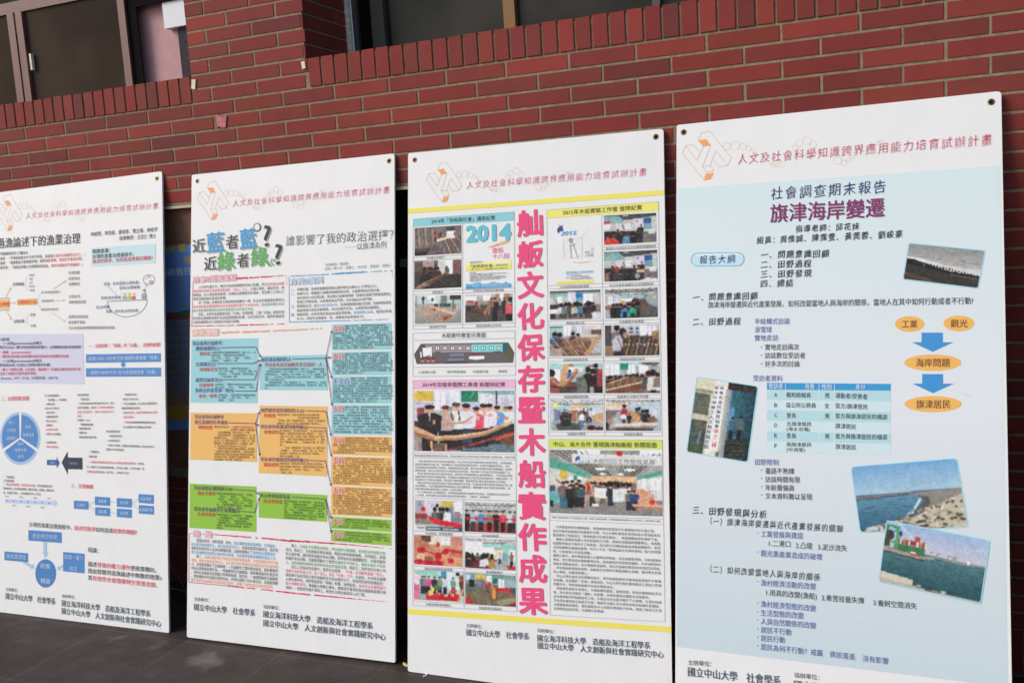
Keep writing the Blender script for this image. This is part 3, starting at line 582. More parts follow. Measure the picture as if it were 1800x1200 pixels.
    for x in (.75, .83, .92): p.line(x, .86, x + .04, .92, .02, (215, 140, 105)); p.line(x + .06, .86, x + .04, .92, .02, (190, 115, 85))
    p.poly([(.2, .06), (1, .07), (1, .23), (.2, .21)], (214, 214, 214)); p.ell(.62, .05, .03, .04, (220, 35, 40)); p.rect(.375, .84, .435, .875, (240, 240, 240)); return p.done(7)
def pic_surf():
    p = Pic(96, 50, 23).grad((135, 140, 138), (190, 185, 182), 0, .62)
    for i in range(60): x, y = p.r.uniform(0, 1), p.r.uniform(0, .5); p.line(x, y, x + p.r.uniform(.05, .2), y + .01, .02, tuple(np.array((150, 152, 148)) + p.r.uniform(-25, 25)))
    p.poly([(0, .36), (.2, .38), (.45, .48), (.7, .6), (1, .62), (1, .68), (.6, .66), (.3, .52), (0, .42)], (222, 214, 216)); p.poly([(.5, .5), (1, .52), (1, .64), (.6, .6)], (205, 200, 200))
    p.poly([(0, .42), (.1, .42), (.3, .52), (.6, .64), (1, .68), (1, 1), (0, 1)], (58, 52, 48)); p.poly([(0, .42), (.1, .42), (.3, .52), (.6, .64), (1, .68), (1, .72), (.6, .72), (.2, .6), (0, .58)], (30, 38, 36))
    for i in range(24): x = i / 24; p.ell(x, .44 + .26 * x, .014, .025, (28, 34, 32))
    p.poly([(0, .78), (.3, .88), (.5, 1), (.3, 1), (0, .86)], (88, 70, 56)); p.line(.6, .72, .95, .77, .02, (120, 112, 112)); p.line(.24, .5, .25, .6, .02, (160, 155, 160)); return p.done(4)
def pic_sign_photo():
    p = Pic(84, 90, 24).fill((205, 200, 180)); p.rect(0, 0, .5, .14, (215, 208, 175)); p.rect(0, .14, .3, .19, (150, 142, 125)); p.rect(0, .2, .26, .48, (92, 98, 84)); p.rect(0, .48, .3, .55, (200, 192, 165)); p.rect(0, .56, .26, 1, (70, 84, 82)); p.rect(.1, .58, .26, .68, (100, 92, 80)); p.line(.14, .98, .18, .7, .03, (120, 140, 150)); p.poly([(0, .9), (.26, .86), (.26, 1), (0, 1)], (70, 88, 62))
    p.rect(.3, 0, .52, 1, (225, 218, 205)); p.rect(.5, .1, .6, 1, (172, 172, 160)); p.rect(.545, .1, .6, 1, (140, 150, 158)); p.rect(.52, 0, 1, .1, (46, 44, 42)); p.grad((205, 198, 175), (205, 198, 175), 0, .0001)
    k = (p.X > .6) & (p.Y > .1); g = np.clip((p.X - .6) / .4, 0, 1)[..., None]; p.im = np.where(k[..., None], np.array((52, 108, 125)) * (1 - g) + np.array((28, 62, 74)) * g, p.im)
    p.ell(.64, .47, .05, .16, (95, 150, 190)); p.poly([(.6, .76), (1, .68), (1, 1), (.6, 1)], (40, 46, 42))
    for i in range(6): p.line(.6, .8 + .05 * i, 1, .76 + .05 * i, .008, (72, 76, 68))
    p.man(.67, .45, .3, (70, 95, 120), (26, 32, 42), (30, 30, 34), (110, 110, 115), 1.2); p.man(.8, .42, .32, (88, 105, 100), (24, 28, 32), (28, 28, 30), (105, 100, 95), 1.2); p.poly([(.33, .08), (.5, .07), (.48, .93), (.3, .95)], (232, 228, 220)); p.rect(.46, .93, .52, 1, (120, 112, 100)); return p.done(7)
def pic_coast():
    p = Pic(120, 78, 25).grad((112, 165, 212), (165, 195, 210), 0, .46); p.poly([(0, .44), (1, .42), (1, .5), (0, .5)], (75, 120, 160)); p.grad((90, 140, 165), (48, 92, 118), .5, 1)
    p.poly([(0, .46), (.5, .445), (.55, .46), (0, .51)], (128, 122, 112)); p.line(0, .505, .5, .465, .012, (66, 66, 62))
    p.poly([(.45, .48), (.6, .45), (1, .42), (1, .62), (.6, .85), (.5, .9), (.56, .72), (.63, .58), (.6, .5)], (138, 132, 122)); p.poly([(.58, .5), (.68, .52), (.68, .64), (.52, .86), (.56, .68), (.63, .58)], (92, 90, 92)); p.line(.6, .55, .48, .8, .03, (215, 225, 228)); p.line(.5, .7, .42, .86, .02, (190, 205, 210))
    for i in range(30): x, y = p.r.uniform(0, .5), p.r.uniform(.52, .95); p.line(x, y, x + .08, y, .014, tuple(np.array((60, 108, 132)) + p.r.uniform(-12, 12)))
    p.poly([(.02, 1), (.1, .92), (.35, .86), (.5, .82), (.95, .52), (1, .5), (1, 1)], (188, 178, 155))
    for i in range(190):
        a = p.r.uniform(0, 1); x = .1 + .9 * a; y0 = .96 - .46 * a; y = p.r.uniform(y0, 1.0); k = .012 + .02 * (y - .5)
        p.ell(x, y, k, k * 1.1, ((206, 196, 172), (160, 148, 124), (84, 78, 66))[p.r.integers(3)])
    p.ell(.12, .95, .06, .03, (190, 200, 205)); return p.done(4)
def pic_harbour():
    p = Pic(120, 72, 26).grad((150, 180, 215), (192, 190, 200), 0, .42); p.grad((78, 122, 128), (36, 78, 88), .42, 1)
    for i in range(130): x, y = p.r.uniform(0, 1), p.r.uniform(.44, .98); p.line(x, y, x + p.r.uniform(.03, .1), y, .012, tuple(np.array((56, 100, 106)) * (1.25 - .5 * y) + p.r.uniform(-10, 10)))
    p.rect(.1, .3, .4, .47, (62, 122, 80)); p.rect(.12, .24, .4, .34, (200, 180, 170))
    for i in range(14): p.rect(.13 + .02 * i, .23 + .02 * (i % 3), .15 + .02 * i, .34, ((175, 60, 60), (210, 205, 200), (80, 130, 90), (190, 120, 100))[i % 4])
    p.rect(.29, .17, .34, .25, (200, 55, 62)); p.rect(.26, .25, .31, .31, (150, 45, 55)); p.rect(.01, .06, .03, .42, (55, 125, 80)); p.rect(.11, .05, .135, .42, (70, 165, 100)); p.line(.02, .07, .13, .08, .03, (60, 140, 85)); p.line(.02, .32, .13, .31, .03, (70, 165, 100)); p.line(.03, .24, .12, .1, .02, (60, 130, 85)); p.ell(.15, .17, .015, .05, (45, 70, 120)); p.line(.12, .0, .26, .2, .012, (225, 225, 225)); p.ell(.05, .22, .04, .08, (60, 62, 56)); p.rect(0, .28, .06, .4, (70, 76, 50))
    p.poly([(0, .42), (.35, .46), (.5, .44), (.5, .47), (.35, .51), (0, .48)], (165, 150, 130)); p.line(0, .49, .4, .52, .014, (40, 40, 40)); p.poly([(.26, .44), (.33, .44), (.36, .47), (.27, .48)], (205, 60, 60)); p.rect(.27, .42, .32, .445, (225, 225, 225))
    for x in (.45, .52, .63, .68): p.line(x, .44, x, .36, .01, (120, 118, 122)); p.line(x, .37, x + .03, .37, .01, (150, 120, 122))
    p.poly([(.4, .43), (.7, .42), (1, .41), (1, .45), (.6, .455)], (140, 138, 142)); p.rect(.67, .38, .71, .44, (150, 165, 140)); p.rect(.82, .39, .84, .45, (230, 230, 232))
    p.poly([(0, .82), (.18, .84), (.32, .86), (.33, .95), (0, .93)], (205, 198, 182)); p.poly([(0, .93), (.35, .95), (.65, .97), (1, .97), (1, 1), (0, 1)], (182, 172, 152)); p.ell(.39, .93, .022, .02, (185, 178, 168)); p.ell(.63, .95, .03, .02, (190, 182, 170)); p.line(.45, .97, .58, .98, .02, (120, 80, 60)); return p.done(4)
# ------------------------------------------------------------------ poster boards leaning against the wall
FOAM = mat("foam_board_white", (.80, .80, .79), .42, .3, noise=(9, .02))
def foot_dirt(m):                         # scuffs and splash dirt, thickest along the foot of a board
    N, L = m.node_tree.nodes, m.node_tree.links
    b = N["Principled BSDF"]; src = b.inputs["Base Color"].links[0].from_socket
    tc = N.new("ShaderNodeTexCoord"); sp = N.new("ShaderNodeSeparateXYZ"); L.new(tc.outputs["Object"], sp.inputs[0])
    h = N.new("ShaderNodeMapRange"); h.inputs[1].default_value, h.inputs[2].default_value, h.inputs[3].default_value, h.inputs[4].default_value = 0, .16, 1, 0
    L.new(sp.outputs[1], h.inputs[0])
    n = N.new("ShaderNodeTexNoise"); n.inputs["Scale"].default_value = 22; n.inputs["Detail"].default_value = 9; n.inputs["Roughness"].default_value = .75
    mp = N.new("ShaderNodeMapping"); mp.inputs["Scale"].default_value = (1.6, .5, 1); L.new(tc.outputs["Object"], mp.inputs[0]); L.new(mp.outputs[0], n.inputs["Vector"])
    r = N.new("ShaderNodeMapRange"); r.inputs[1].default_value, r.inputs[2].default_value, r.inputs[3].default_value, r.inputs[4].default_value = .52, .74, 0, .2
    L.new(n.outputs["Fac"], r.inputs[0])
    k = N.new("ShaderNodeMath"); k.operation = 'MULTIPLY'; L.new(h.outputs[0], k.inputs[0]); L.new(r.outputs[0], k.inputs[1])
    x = N.new("ShaderNodeMix"); x.data_type = 'RGBA'; L.new(k.outputs[0], x.inputs[0]); L.new(src, x.inputs[6]); x.inputs[7].default_value = (.34, .31, .27, 1)
    L.new(x.outputs[2], b.inputs["Base Color"])
foot_dirt(FOAM)
BACK = mat("board_back_kraft", (.16, .13, .11), .8, .1)
BRASS = mat("eyelet_brass", (.32, .24, .12), .35, .5, metal=.9)
THK = .009

def make_board(label, top_y, foot, turn, quad, holes, x_mid, group="poster boards leaning on the brick wall"):
    """quad: front corners TL TR BR BL in survey px (None = not in view, (x, z-fraction) used); plane through the foot line, leaning back to the wall"""
    H = 1.955
    h = math.sqrt(H * H - (foot - top_y) ** 2)
    U = np.array([math.cos(turn), math.sin(turn), 0.0])
    V0 = np.array([0, (foot - top_y), h]) / H
    N = np.cross(U, V0); N /= np.linalg.norm(N)
    V = np.cross(N, U)
    O = np.array([x_mid - .49 * math.cos(turn), -foot - .49 * math.sin(turn), 0.0])
    pr = Print(O, U, V)
    c = []
    for q in quad:
        if len(q) == 3: c.append(np.array(q[:2], float))       # metres on the sheet
        else:
            p = pr.m(*q); w = O + U * p[0] + V * p[1]
            c.append(p if w[2] > .002 else p + np.array([0, (.002 - w[2]) / V[2]]))
    root = empty("poster_board", tuple(O))
    root.matrix_world = Matrix([[U[i], V[i], N[i], O[i]] for i in range(3)] + [[0, 0, 0, 1]])
    tag(root, label, "poster board", group)
    # panel: rounded outline with punched eyelet holes, faces front and back, foam edge between
    TL, TR, BR, BL = c
    out = []
    for a, b, d, r in ((BL, TL, BR, .010), (BR, BL, TR, .006), (TR, BR, TL, .012), (TL, TR, BL, .008)):
        e0 = (b - a) / np.linalg.norm(b - a); e1 = (d - a) / np.linalg.norm(d - a)
        for t in (0, .3, .6, 1):
            k0, k1 = r * (1 - t) ** 2, r * t ** 2
            out.append(a + e0 * k0 + e1 * k1)
    hl = []
    for hx in holes:
        p = pr.m(*hx[:2]) if len(hx) == 2 else np.array(hx[:2])
        hl.append(p)
    bm = bmesh.new()
    loops = []
    for pts in [out] + [[p + .0065 * np.array([math.cos(t), math.sin(t)]) for t in np.linspace(0, 2 * math.pi, 16, endpoint=False)] for p in hl]:
        vs = [bm.verts.new((q[0], q[1], 0)) for q in pts]
        es = [bm.edges.new((vs[i], vs[(i + 1) % len(vs)])) for i in range(len(vs))]
        loops.append((vs, es))
    bmesh.ops.triangle_fill(bm, use_beauty=True, edges=[e for l in loops for e in l[1]])
    front = list(bm.faces)
    bmesh.ops.recalc_face_normals(bm, faces=front)
    if front[0].normal.z < 0: bmesh.ops.reverse_faces(bm, faces=front)
    back = {v: bm.verts.new((v.co.x, v.co.y, -THK)) for v in list(bm.verts)}
    for f in front:
        g = bm.faces.new([back[v] for v in reversed(f.verts)]); g.material_index = 1
    for vs, es in loops:
        for i in range(len(vs)):
            a, b = vs[i], vs[(i + 1) % len(vs)]
            bm.faces.new((a, b, back[b], back[a]))
    bmesh.ops.recalc_face_normals(bm, faces=[f for f in bm.faces if len(f.verts) == 4])
    me = bpy.data.meshes.new("panel"); bm.to_mesh(me); bm.free()
    me.materials.append(FOAM); me.materials.append(BACK)
    po = bpy.data.objects.new("panel", me); COL.objects.link(po); po.parent = root
    for p in hl:                                               # pressed brass eyelet: a flared ring
        v, f, n = [], [], 20
        prof = ((.0062, -.004), (.0060, .0002), (.0072, .0016), (.0092, .0014), (.0104, .0003))
        for rr, zz in prof: v += [(p[0] + rr * math.cos(2 * math.pi * i / n), p[1] + rr * math.sin(2 * math.pi * i / n), zz) for i in range(n)]
        for k in range(len(prof) - 1):
            for i in range(n): f.append((k * n + i, k * n + (i + 1) % n, (k + 1) * n + (i + 1) % n, (k + 1) * n + i))
        mesh_obj("eyelet", v, f, BRASS, root)
    return root, pr

INKB, GREYT, RED, PUR, NAVY = (52, 50, 50), (88, 86, 86), (205, 40, 55), (92, 58, 138), (48, 62, 118)
HEAD = "人文及社會科學知識跨界應用能力培育試辦計畫"
LOGO_LINES = [[(85, 213), (165, 198), (235, 285)], [(85, 213), (203, 362), (268, 217)], [(85, 213), (55, 290), (268, 553), (302, 483), (258, 425), (343, 207)],
    [(215, 155), (247, 80), (333, 60), (553, 335), (515, 410), (430, 423), (360, 345), (398, 265), (515, 410)], [(360, 345), (335, 412), (258, 425)], [(302, 483), (375, 467), (335, 412)],
    [(215, 155), (268, 217)], [(268, 553), (278, 565)]]
LOGO_FILL = [[(215, 155), (298, 145), (343, 207), (268, 217)], [(302, 497), (375, 487), (342, 553), (278, 565)]]
LOGO_RINGS = [(508, 215, 37), (590, 211, 46), (672, 217, 36), (728, 235, 25), (767, 257, 18), (790, 281, 13), (808, 293, 9), (824, 301, 7), (953, 390, 14), (980, 405, 17), (1018, 410, 20), (1067, 397, 28), (1200, 230, 28), (1245, 183, 35), (1322, 158, 42), (1388, 200, 35), (1635, 360, 42), (1702, 384, 28), (1748, 355, 21), (1780, 324, 17), (2100, 175, 22), (2060, 190, 12), (2058, 170, 12)]

def header(pr, S, E, h, ref=None):
    pr.zoom(0, 0, 1)
    pr.text("headline", HEAD, *S, *E, h, (206, 66, 100) if h > 18 else (214, 84, 122), serif="kai")
    a, b = pr.m(*S), pr.m(*E)
    if ref is None:                                            # the sheet the emblem was measured on
        pr.zoom(1190, 220, 5.806)
        d = b - a; L2 = d @ d; n = np.array([-d[1], d[0]])
        f = lambda x, y: np.array([(pr.m(x, y) - a) @ d / L2, (pr.m(x, y) - a) @ n / L2])
        ref = dict(l=[[f(*p) for p in q] for q in LOGO_LINES], f=[[f(*p) for p in q] for q in LOGO_FILL],
                   r=[(f(x, y), np.linalg.norm(f(x + r, y) - f(x, y))) for x, y, r in LOGO_RINGS])
    d = b - a; n = np.array([-d[1], d[0]]); L = np.linalg.norm(d)
    g = lambda p: a + d * p[0] + n * p[1]
    def seg(P, Q, w, c, lay, key='emblem'):
        t = (Q - P) / max(1e-9, np.linalg.norm(Q - P)); m_ = np.array([-t[1], t[0]]) * w / 2
        pr.put(key, [P - m_, Q - m_, Q + m_, P + m_], [(0, 1, 2), (0, 2, 3)], pc(c), lay)
    for q in ref['l']:
        for p0, p1 in zip(q[:-1], q[1:]): seg(g(p0), g(p1), .0012, (230, 182, 152), 2)
    for q in ref['f']:
        v = [g(p) for p in q]
        t = [(0, 1, 2), (0, 2, 3)]
        if np.cross(v[1] - v[0], v[2] - v[0]) < 0: t = [q_[::-1] for q_ in t]
        pr.put("emblem", v, t, pc((240, 158, 90)), 1)
    for i, (p, r) in enumerate(ref['r']):
        key = 'ring_chain#%d' % sum(i >= q for q in (8, 12, 16, 20))
        P = [g(p) + L * r * np.array([math.cos(k * math.pi / 10), math.sin(k * math.pi / 10)]) for k in range(21)]
        for u, v in zip(P[:-1], P[1:]): seg(u, v, .0009, (236, 202, 176), 2, key)
    pr.zoom(0, 0, 1)
    return ref

def footer(pr, a, b, c, d, e, f, h):
    C = (48, 70, 88)
    pr.text("organiser_text", "主辦單位：", *a[0], *a[1], h * .55, (70, 62, 66))
    pr.text("organiser_text", "國立中山大學　社會學系", *b[0], *b[1], h, C, serif=True)
    pr.text("organiser_text", "協辦單位：", *c[0], *c[1], h * .55, (70, 62, 66))
    pr.text("organiser_text", "國立海洋科技大學　造船及海洋工程學系", *d[0], *d[1], h, C, serif=True)
    pr.text("organiser_text", "國立中山大學　人文創新與社會實踐研究中心", *e[0], *e[1], h, C, serif=True)

# ------------------------------------------------------------------ board with the coast report (nearest, light blue)
rootD, D = make_board("light blue report board with four tilted coast photos and orange ovals, right of the others", .02, .366, 0.0,
    [(1189.3, 220), (1760, 160.2), (1783, 1460), (1187, 1330)], [(1201.6, 232.6), (1742.5, 179.5)], 3.501)
REF = header(D, (1296, 279.9), (1744.3, 244.7), 21)
g = Pic(4, 30, 5)
for j in range(30):
    f = j / 29; g.im[j] = np.array((206, 222, 224)) + (np.array((217, 221, 225)) - np.array((206, 222, 224))) * min(1, f * 2.2) if f < .45 else np.array((217, 221, 225)) + (np.array((194, 208, 214)) - np.array((217, 221, 225))) * (f - .45) / .55
D.photo("tinted_field", [(1190.2, 331.6), (1757.5, 291.6), (1772, 1206.5), (1189.6, 1135.8)], g.im, 0)
D.zoom(1180, 150, 2.903)
T = lambda part, s, x0, y0, x1, y1, h, c=INKB, **k: D.text(part, s, x0, y0, x1, y1, h / 1.0, c, **k)
T("title_text", "社會調查期末報告", 505, 552, 1097, 515, 25, NAVY, serif='kai')
T("title_text", "旗津海岸變遷", 507, 655, 1087, 622, 33, (128, 34, 98), bold=.02)
T("title_text", "指導老師：邱花妹", 633, 732, 960, 718, 14, serif='kai')
T("title_text", "組員：周惟誠、陳霈萱、黃莞蓉、劉峻豪", 435, 790, 1180, 757, 14.5, serif='kai')
pill = [(135 + 33 * math.cos(R(a)), 889 + 33 * math.sin(R(a))) for a in range(90, 271, 15)] + [(338 + 33 * math.cos(R(a)), 887 + 33 * math.sin(R(a))) for a in range(-90, 91, 15)]
D.poly("outline_list", pill, (188, 222, 234), 1); D.line("outline_list", pill, 1.4, (120, 185, 215), 2, True)
D.poly("outline_list", [(130, 862), (345, 858), (352, 868), (125, 872)], (214, 234, 240), 2)
T("outline_list", "報告大綱", 143, 890, 327, 884, 17, NAVY, serif='kai')
for s, a in (("一、問題意識回顧", (455, 863, 807, 857)), ("二、田野過程", (455, 913, 715, 908)), ("三、田野發現", (455, 962, 717, 957)), ("四、總結", (455, 1010, 622, 1007))): T("outline_list", s, *a, 15, serif='kai')
T("body_text", "一、問題意識回顧", 108, 1080, 442, 1072, 14.5, serif='kai')
T("body_text", "旗津海岸變遷與近代產業發展，如何改變當地人與海岸的關係，當地人在其中如何行動或者不行動?", 188, 1120, 1540, 1098, 12, (60, 60, 62))
D.zoom(1180, 520, 2.903)
BL_ = (84, 96, 160)
T("body_text", "二、田野過程", 108, 130, 355, 128, 14.5, serif='kai')
for s, a, c in (("半結構式訪談", (425, 130, 605, 128), BL_), ("滾雪球", (425, 172, 513, 171), BL_), ("實地走訪", (425, 214, 545, 213), BL_), ("實地走訪兩次", (478, 261, 652, 260), INKB), ("訪談數位受訪者", (478, 303, 683, 303), INKB), ("好多次的討論", (478, 346, 655, 346), INKB), ("受訪者資料", (418, 419, 568, 420), BL_), ("田野限制", (427, 846, 547, 848), BL_), ("臺語不熟練", (480, 891, 627, 893), INKB), ("訪談時間有限", (480, 934, 657, 937), INKB), ("年齡層偏高", (480, 976, 627, 979), INKB), ("文本資料難以呈現", (480, 1019, 718, 1024), INKB)): T("body_text", s, *a, 11, c)
for y in (261, 303, 345, 887, 930, 971, 1014): D.disc("body_text", 461, y, 3, 3, INKB, 4, 8)
def row(y): return [(488, y), (1120, y + 5 + (y - 440) * .03)]
ys = (443, 477, 530, 582, 636, 690, 740, 795)
for k in range(7):
    a, b = row(ys[k]), row(ys[k + 1])
    D.poly("interview_table", a + b[::-1], (38, 148, 205) if k == 0 else ((176, 212, 218), (200, 222, 226))[k % 2 == 0], 1)
for x in (583, 754, 832): D.line("interview_table", [(x, 445), (x, 803)], .8, (225, 236, 240), 2)
for s, a in (("受訪者", (498, 459, 570, 460)), ("背景", (683, 461, 730, 462)), ("性別", (768, 462, 818, 463)), ("身分", (940, 463, 990, 464))): T("interview_table", s, *a, 9.5, (235, 240, 245))
TB = (("A", 503, "戰和館館員", 712, "男", "運動者/受害者", 1000), ("B", 555, "區公所公務員", 738, "女", "官方/旗津居民", 1002), ("C", 607, "里長", 637, "男", "官方與旗津居民的橋梁", 1102), ("D", 657, "北旗津居民", 715, "", "旗津居民", 942), ("E", 710, "里長", 637, "男", "官方與旗津居民的橋梁", 1102), ("F", 762, "南旗津居民", 715, "", "旗津居民", 942))
for a, y, b, xb, s, d, xd in TB:
    T("interview_table", a, 526, y, 540, y, 9)
    o = -7 if a in "DF" else 0
    T("interview_table", b, 588, y + 1 + o, xb, y + 3 + o, 7.6 if o else 9)
    if s: T("interview_table", s, 783, y + 5, 806, y + 5, 9.5)
    T("interview_table", d, 838, y + 4, xd, y + 10, 9.5)
T("interview_table", "(海水浴場)", 588, 677, 706, 680, 7.2); T("interview_table", "(中洲里)", 588, 782, 681, 784, 7.2)
for i, (cx, cy, rx, ry, s, w, h) in enumerate(((1216, 143, 75, 40, "工業", 40, 14), (1468, 140, 79, 40, "觀光", 43, 14), (1334, 340, 146, 42, "海岸問題", 87, 15), (1336, 551, 146, 41, "旗津居民", 86, 15))):
    D.disc("flow_diagram/oval#%d" % i, cx, cy, rx, ry, (238, 178, 84), 1, 40)
    T("flow_diagram/oval#%d" % i, s, cx - w, cy, cx + w, cy, h, (120, 62, 40))
for i, (x0, x1, ya, yb, xl, xr, tip) in enumerate(((1277, 1386, 187, 236, 1228, 1440, 285), (1280, 1387, 398, 447, 1230, 1442, 496))):
    D.poly("flow_diagram/arrow#%d" % i, [(x0, ya), (x1, ya), (x1, yb), (xr, yb), ((xl + xr) / 2, tip), (xl, yb), (x0, yb)], (46, 142, 205), 1)
D.zoom(1180, 850, 2.903)
T("body_text", "三、田野發現與分析", 108, 130, 488, 155, 15.5, serif='kai'); T("body_text", "（一）旗津海岸變遷與近代產業發展的關聯", 200, 187, 878, 228, 14.5, serif='kai'); T("body_text", "（二）如何改變當地人與海岸的關係", 200, 431, 760, 475, 14.5, serif='kai')
for s, a, c in (("工業發展與建設", (457, 254, 673, 264), BL_), ("1.二港口", (498, 302, 608, 306), INKB), ("2.凸堤", (635, 312, 720, 316), INKB), ("3.泥沙流失", (748, 320, 897, 328), INKB), ("觀光業產業造成的破壞", (457, 352, 770, 372), BL_), ("漁村經濟活動的改變", (457, 502, 738, 522), BL_), ("1.用具的改變(漁船)", (485, 552, 742, 572), INKB), ("2.牽罟技藝失傳", (767, 578, 983, 594), INKB), ("3.養蚵空間消失", (1030, 603, 1253, 622), INKB), ("漁村經濟型態的改變", (457, 610, 738, 634), BL_), ("生活型態的改變", (457, 655, 675, 671), BL_), ("人與自然關係的改變", (457, 699, 738, 721), BL_), ("居民不行動", (457, 742, 612, 755), BL_), ("居民行動", (457, 784, 580, 795), BL_), ("居民為何不行動？戒嚴", (457, 828, 773, 862), BL_), ("資訊落差", (808, 866, 937, 881), BL_), ("沒有影響", (975, 887, 1108, 903), BL_)): T("body_text", s, *a, 11.5, c)
for y in (249, 346, 496, 606, 650, 693, 737, 780, 823): D.disc("body_text", 441, y, 3, 3, BL_, 4, 8)
D.zoom(0, 0, 1)
def tilted(name, q, img, lay, bg, r=7):
    D.photo("photo_print#" + name, q, img, lay)
    q = [np.array(p, float) for p in q]; ring = []
    for i in range(4):
        a, b, d = q[i], q[(i - 1) % 4], q[(i + 1) % 4]
        e0 = (b - a) / np.linalg.norm(b - a); e1 = (d - a) / np.linalg.norm(d - a)
        arc = [a + e0 * r * (1 - t) ** 2 + e1 * r * t ** 2 for t in (0, .25, .5, .75, 1)]
        D.poly("photo_print#" + name, [tuple(a + (a - (a + e0 + e1)) * .8)] + [tuple(p) for p in arc], bg[i], lay + .3)
        ring += arc
    D.line("photo_print#" + name, [tuple(p) for p in ring], 1.7, (150, 212, 228), lay + .6, True)
tilted("surf", [(1597.8, 427.3), (1731.6, 440.6), (1719.1, 506.9), (1587.3, 490.7)], pic_surf(), 1, [(209, 221, 225)] * 4, 5)
tilted("sign", [(1225.3, 662.3), (1332.4, 678.7), (1314, 812), (1206.9, 793.7)], pic_sign_photo(), 1, [(214, 220, 226)] * 4, 6)
tilted("coast", [(1495.9, 820.2), (1681.9, 805.1), (1702.1, 925.3), (1512.4, 935.4)], pic_coast(), 1, [(207, 216, 222)] * 4, 8)
tilted("harbour", [(1558.7, 913.7), (1740, 949.7), (1723.3, 1060.3), (1544.7, 1020.7)], pic_harbour(), 3, [(150, 148, 135), (201, 212, 219), (196, 210, 217), (198, 211, 218)], 8)
D.zoom(1200, 655, 7.5)
def column(s, p0, p1, h, cols):
    for i, ch in enumerate(s):
        f = i / (len(s) - 1); x = p0[0] + (p1[0] - p0[0]) * f; y = p0[1] + (p1[1] - p0[1]) * f
        w = 24 + 8 * f
        D.text("photo_print#sign", ch, x - w, y + 2, x + w, y + 8, (h + 2 * f), cols[i], lay=2.5, bold=.01)
column("高雄市漁民服務協會請上二樓", (518, 195), (412, 945), 5.6, [(70, 84, 130)] * 9 + [(215, 80, 110)] * 4)
column("旗津中洲鄉土人文教育展示館", (448, 190), (310, 965), 5.6, [(70, 84, 150)] * 13)
D.zoom(1180, 850, 2.903)
footer(D, ((85, 908), (205, 917)), ((85, 955), (558, 1003)), ((627, 972), (755, 985)), ((627, 1022), (1500, 1118)), ((627, 1080), (1590, 1186)), None, 17)
D.zoom(0, 0, 1); D.brush("body_text", [(1690, 690), (1708, 698)], 1.2, .6, (186, 184, 182), 1, 3)
D.build(rootD)
# ------------------------------------------------------------------ board with the boat-building report (yellow bands, pink vertical title)
rootC, C3 = make_board("photo-filled board with a tall pink vertical title between two yellow bands", .022, .322, .02,
    [(717.3, 269.7), (1166.2, 226.2), (1182.2, 1246), (716.7, 1179.5)], [(728.7, 281), (1152.7, 240.6)], 2.486)
header(C3, (819.7, 325.7), (1137, 301.5), 15, REF)
C3.poly("yellow_band#top", [(717.4, 367.5), (1167.6, 334), (1168, 342.7), (717.4, 375.4)], (240, 222, 88), 1)
C3.poly("yellow_band#bottom", [(717.2, 1068.8), (1180.1, 1101), (1180.2, 1110.6), (717.2, 1078.3)], (236, 218, 84), 1)
T = lambda part, s, x0, y0, x1, y1, h, c=INKB, **k: C3.text(part, s, x0, y0, x1, y1, h, c, **k)
PK = (232, 62, 122)
for i, ch in enumerate("舢舨文化保存暨木船實作成果"):
    f = i / 12
    y = (391.6, 446, 500, 554.4, 609, 664, 719, 775, 831, 887, 941.5, 997, 1053)[i]
    x = 931.5 + 5.3 * f; w = 21.5 + 2.4 * f
    T("vertical_title", ch, x - w, y + 1.4 - 2.8 * (1 - f) * 0 + (1.2 if f < .5 else -.2), x + w, y + (-1.6 + 4.4 * f), 45.5 + 2.5 * f, PK, bold=.03)
def frame(part, q, w=.7, c=(168, 170, 176)): C3.line(part, q, w, c, 2, True)
def rule(part, a, b, w=.7, c=(168, 170, 176)): C3.line(part, [a, b], w, c, 2)
# left column
C3.poly("lecture_panel", [(726.4, 385.2), (903.7, 372.3), (903.9, 387.5), (726.4, 398.9)], (128, 202, 210), 1)
T("lecture_panel", "2014年「技術與社會」講座紀實", 758.5, 389.2, 870.5, 382.6, 8.3, (58, 60, 64))
frame("lecture_panel", [(726.4, 385.2), (903.7, 372.3), (905.4, 574), (726, 578.7)])
rule("lecture_panel", (813.2, 393), (813.4, 576.4))
for a, b in (((726, 452.8), (813.2, 447.6)), ((726, 458.2), (813.2, 453.6)), ((726, 512.3), (905, 505.4)), ((726, 518), (905.1, 511.4)), ((726, 572.3), (905.3, 567))): rule("lecture_panel", a, b)
PH = lambda n, q, im: C3.photo("photo_print#" + n, q, im, 1)
PH("a", [(729, 400.9), (811, 395.8), (811.2, 444.9), (729, 450.1)], pic_timber_yard())
PH("b", [(728.4, 459.3), (811, 455.9), (811.2, 504.7), (728.3, 508.7)], pic_sawn_log())
PH("c", [(729.3, 520.7), (810.4, 518.3), (810.7, 567), (729.3, 569.3)], pic_keel_floor())
PH("d", [(818, 518.4), (900.7, 515.3), (900.9, 564), (818, 566.7)], pic_stem_install())
for s, a in (("木材最大木龍切", (749, 453.9, 780.6, 452)), ("龍骨裁切", (760.7, 513.9, 778.7, 513.2)), ("技術與社會學員招募海報", (832, 511, 886, 509.4)), ("龍骨整平修順", (755.3, 574.6, 784, 573.8)), ("龍骨船艏骨正式安裝", (837, 572.6, 881.6, 571.4))): T("caption_text", s, *a, 4.6, (96, 96, 100))
C3.zoom(720, 370, 8.574)
P14 = "event_poster"
T(P14, "2014", 866, 345, 1520, 308, 36, (92, 186, 204), bold=.05)
C3.poly(P14, [(1180, 555), (1230, 530), (1460, 445), (1510, 470), (1480, 482), (1475, 490), (1230, 560)], (240, 160, 100), 1); T(P14, "孩子們！造船去囉", 1215, 548, 1470, 466, 4.4, (250, 236, 205))
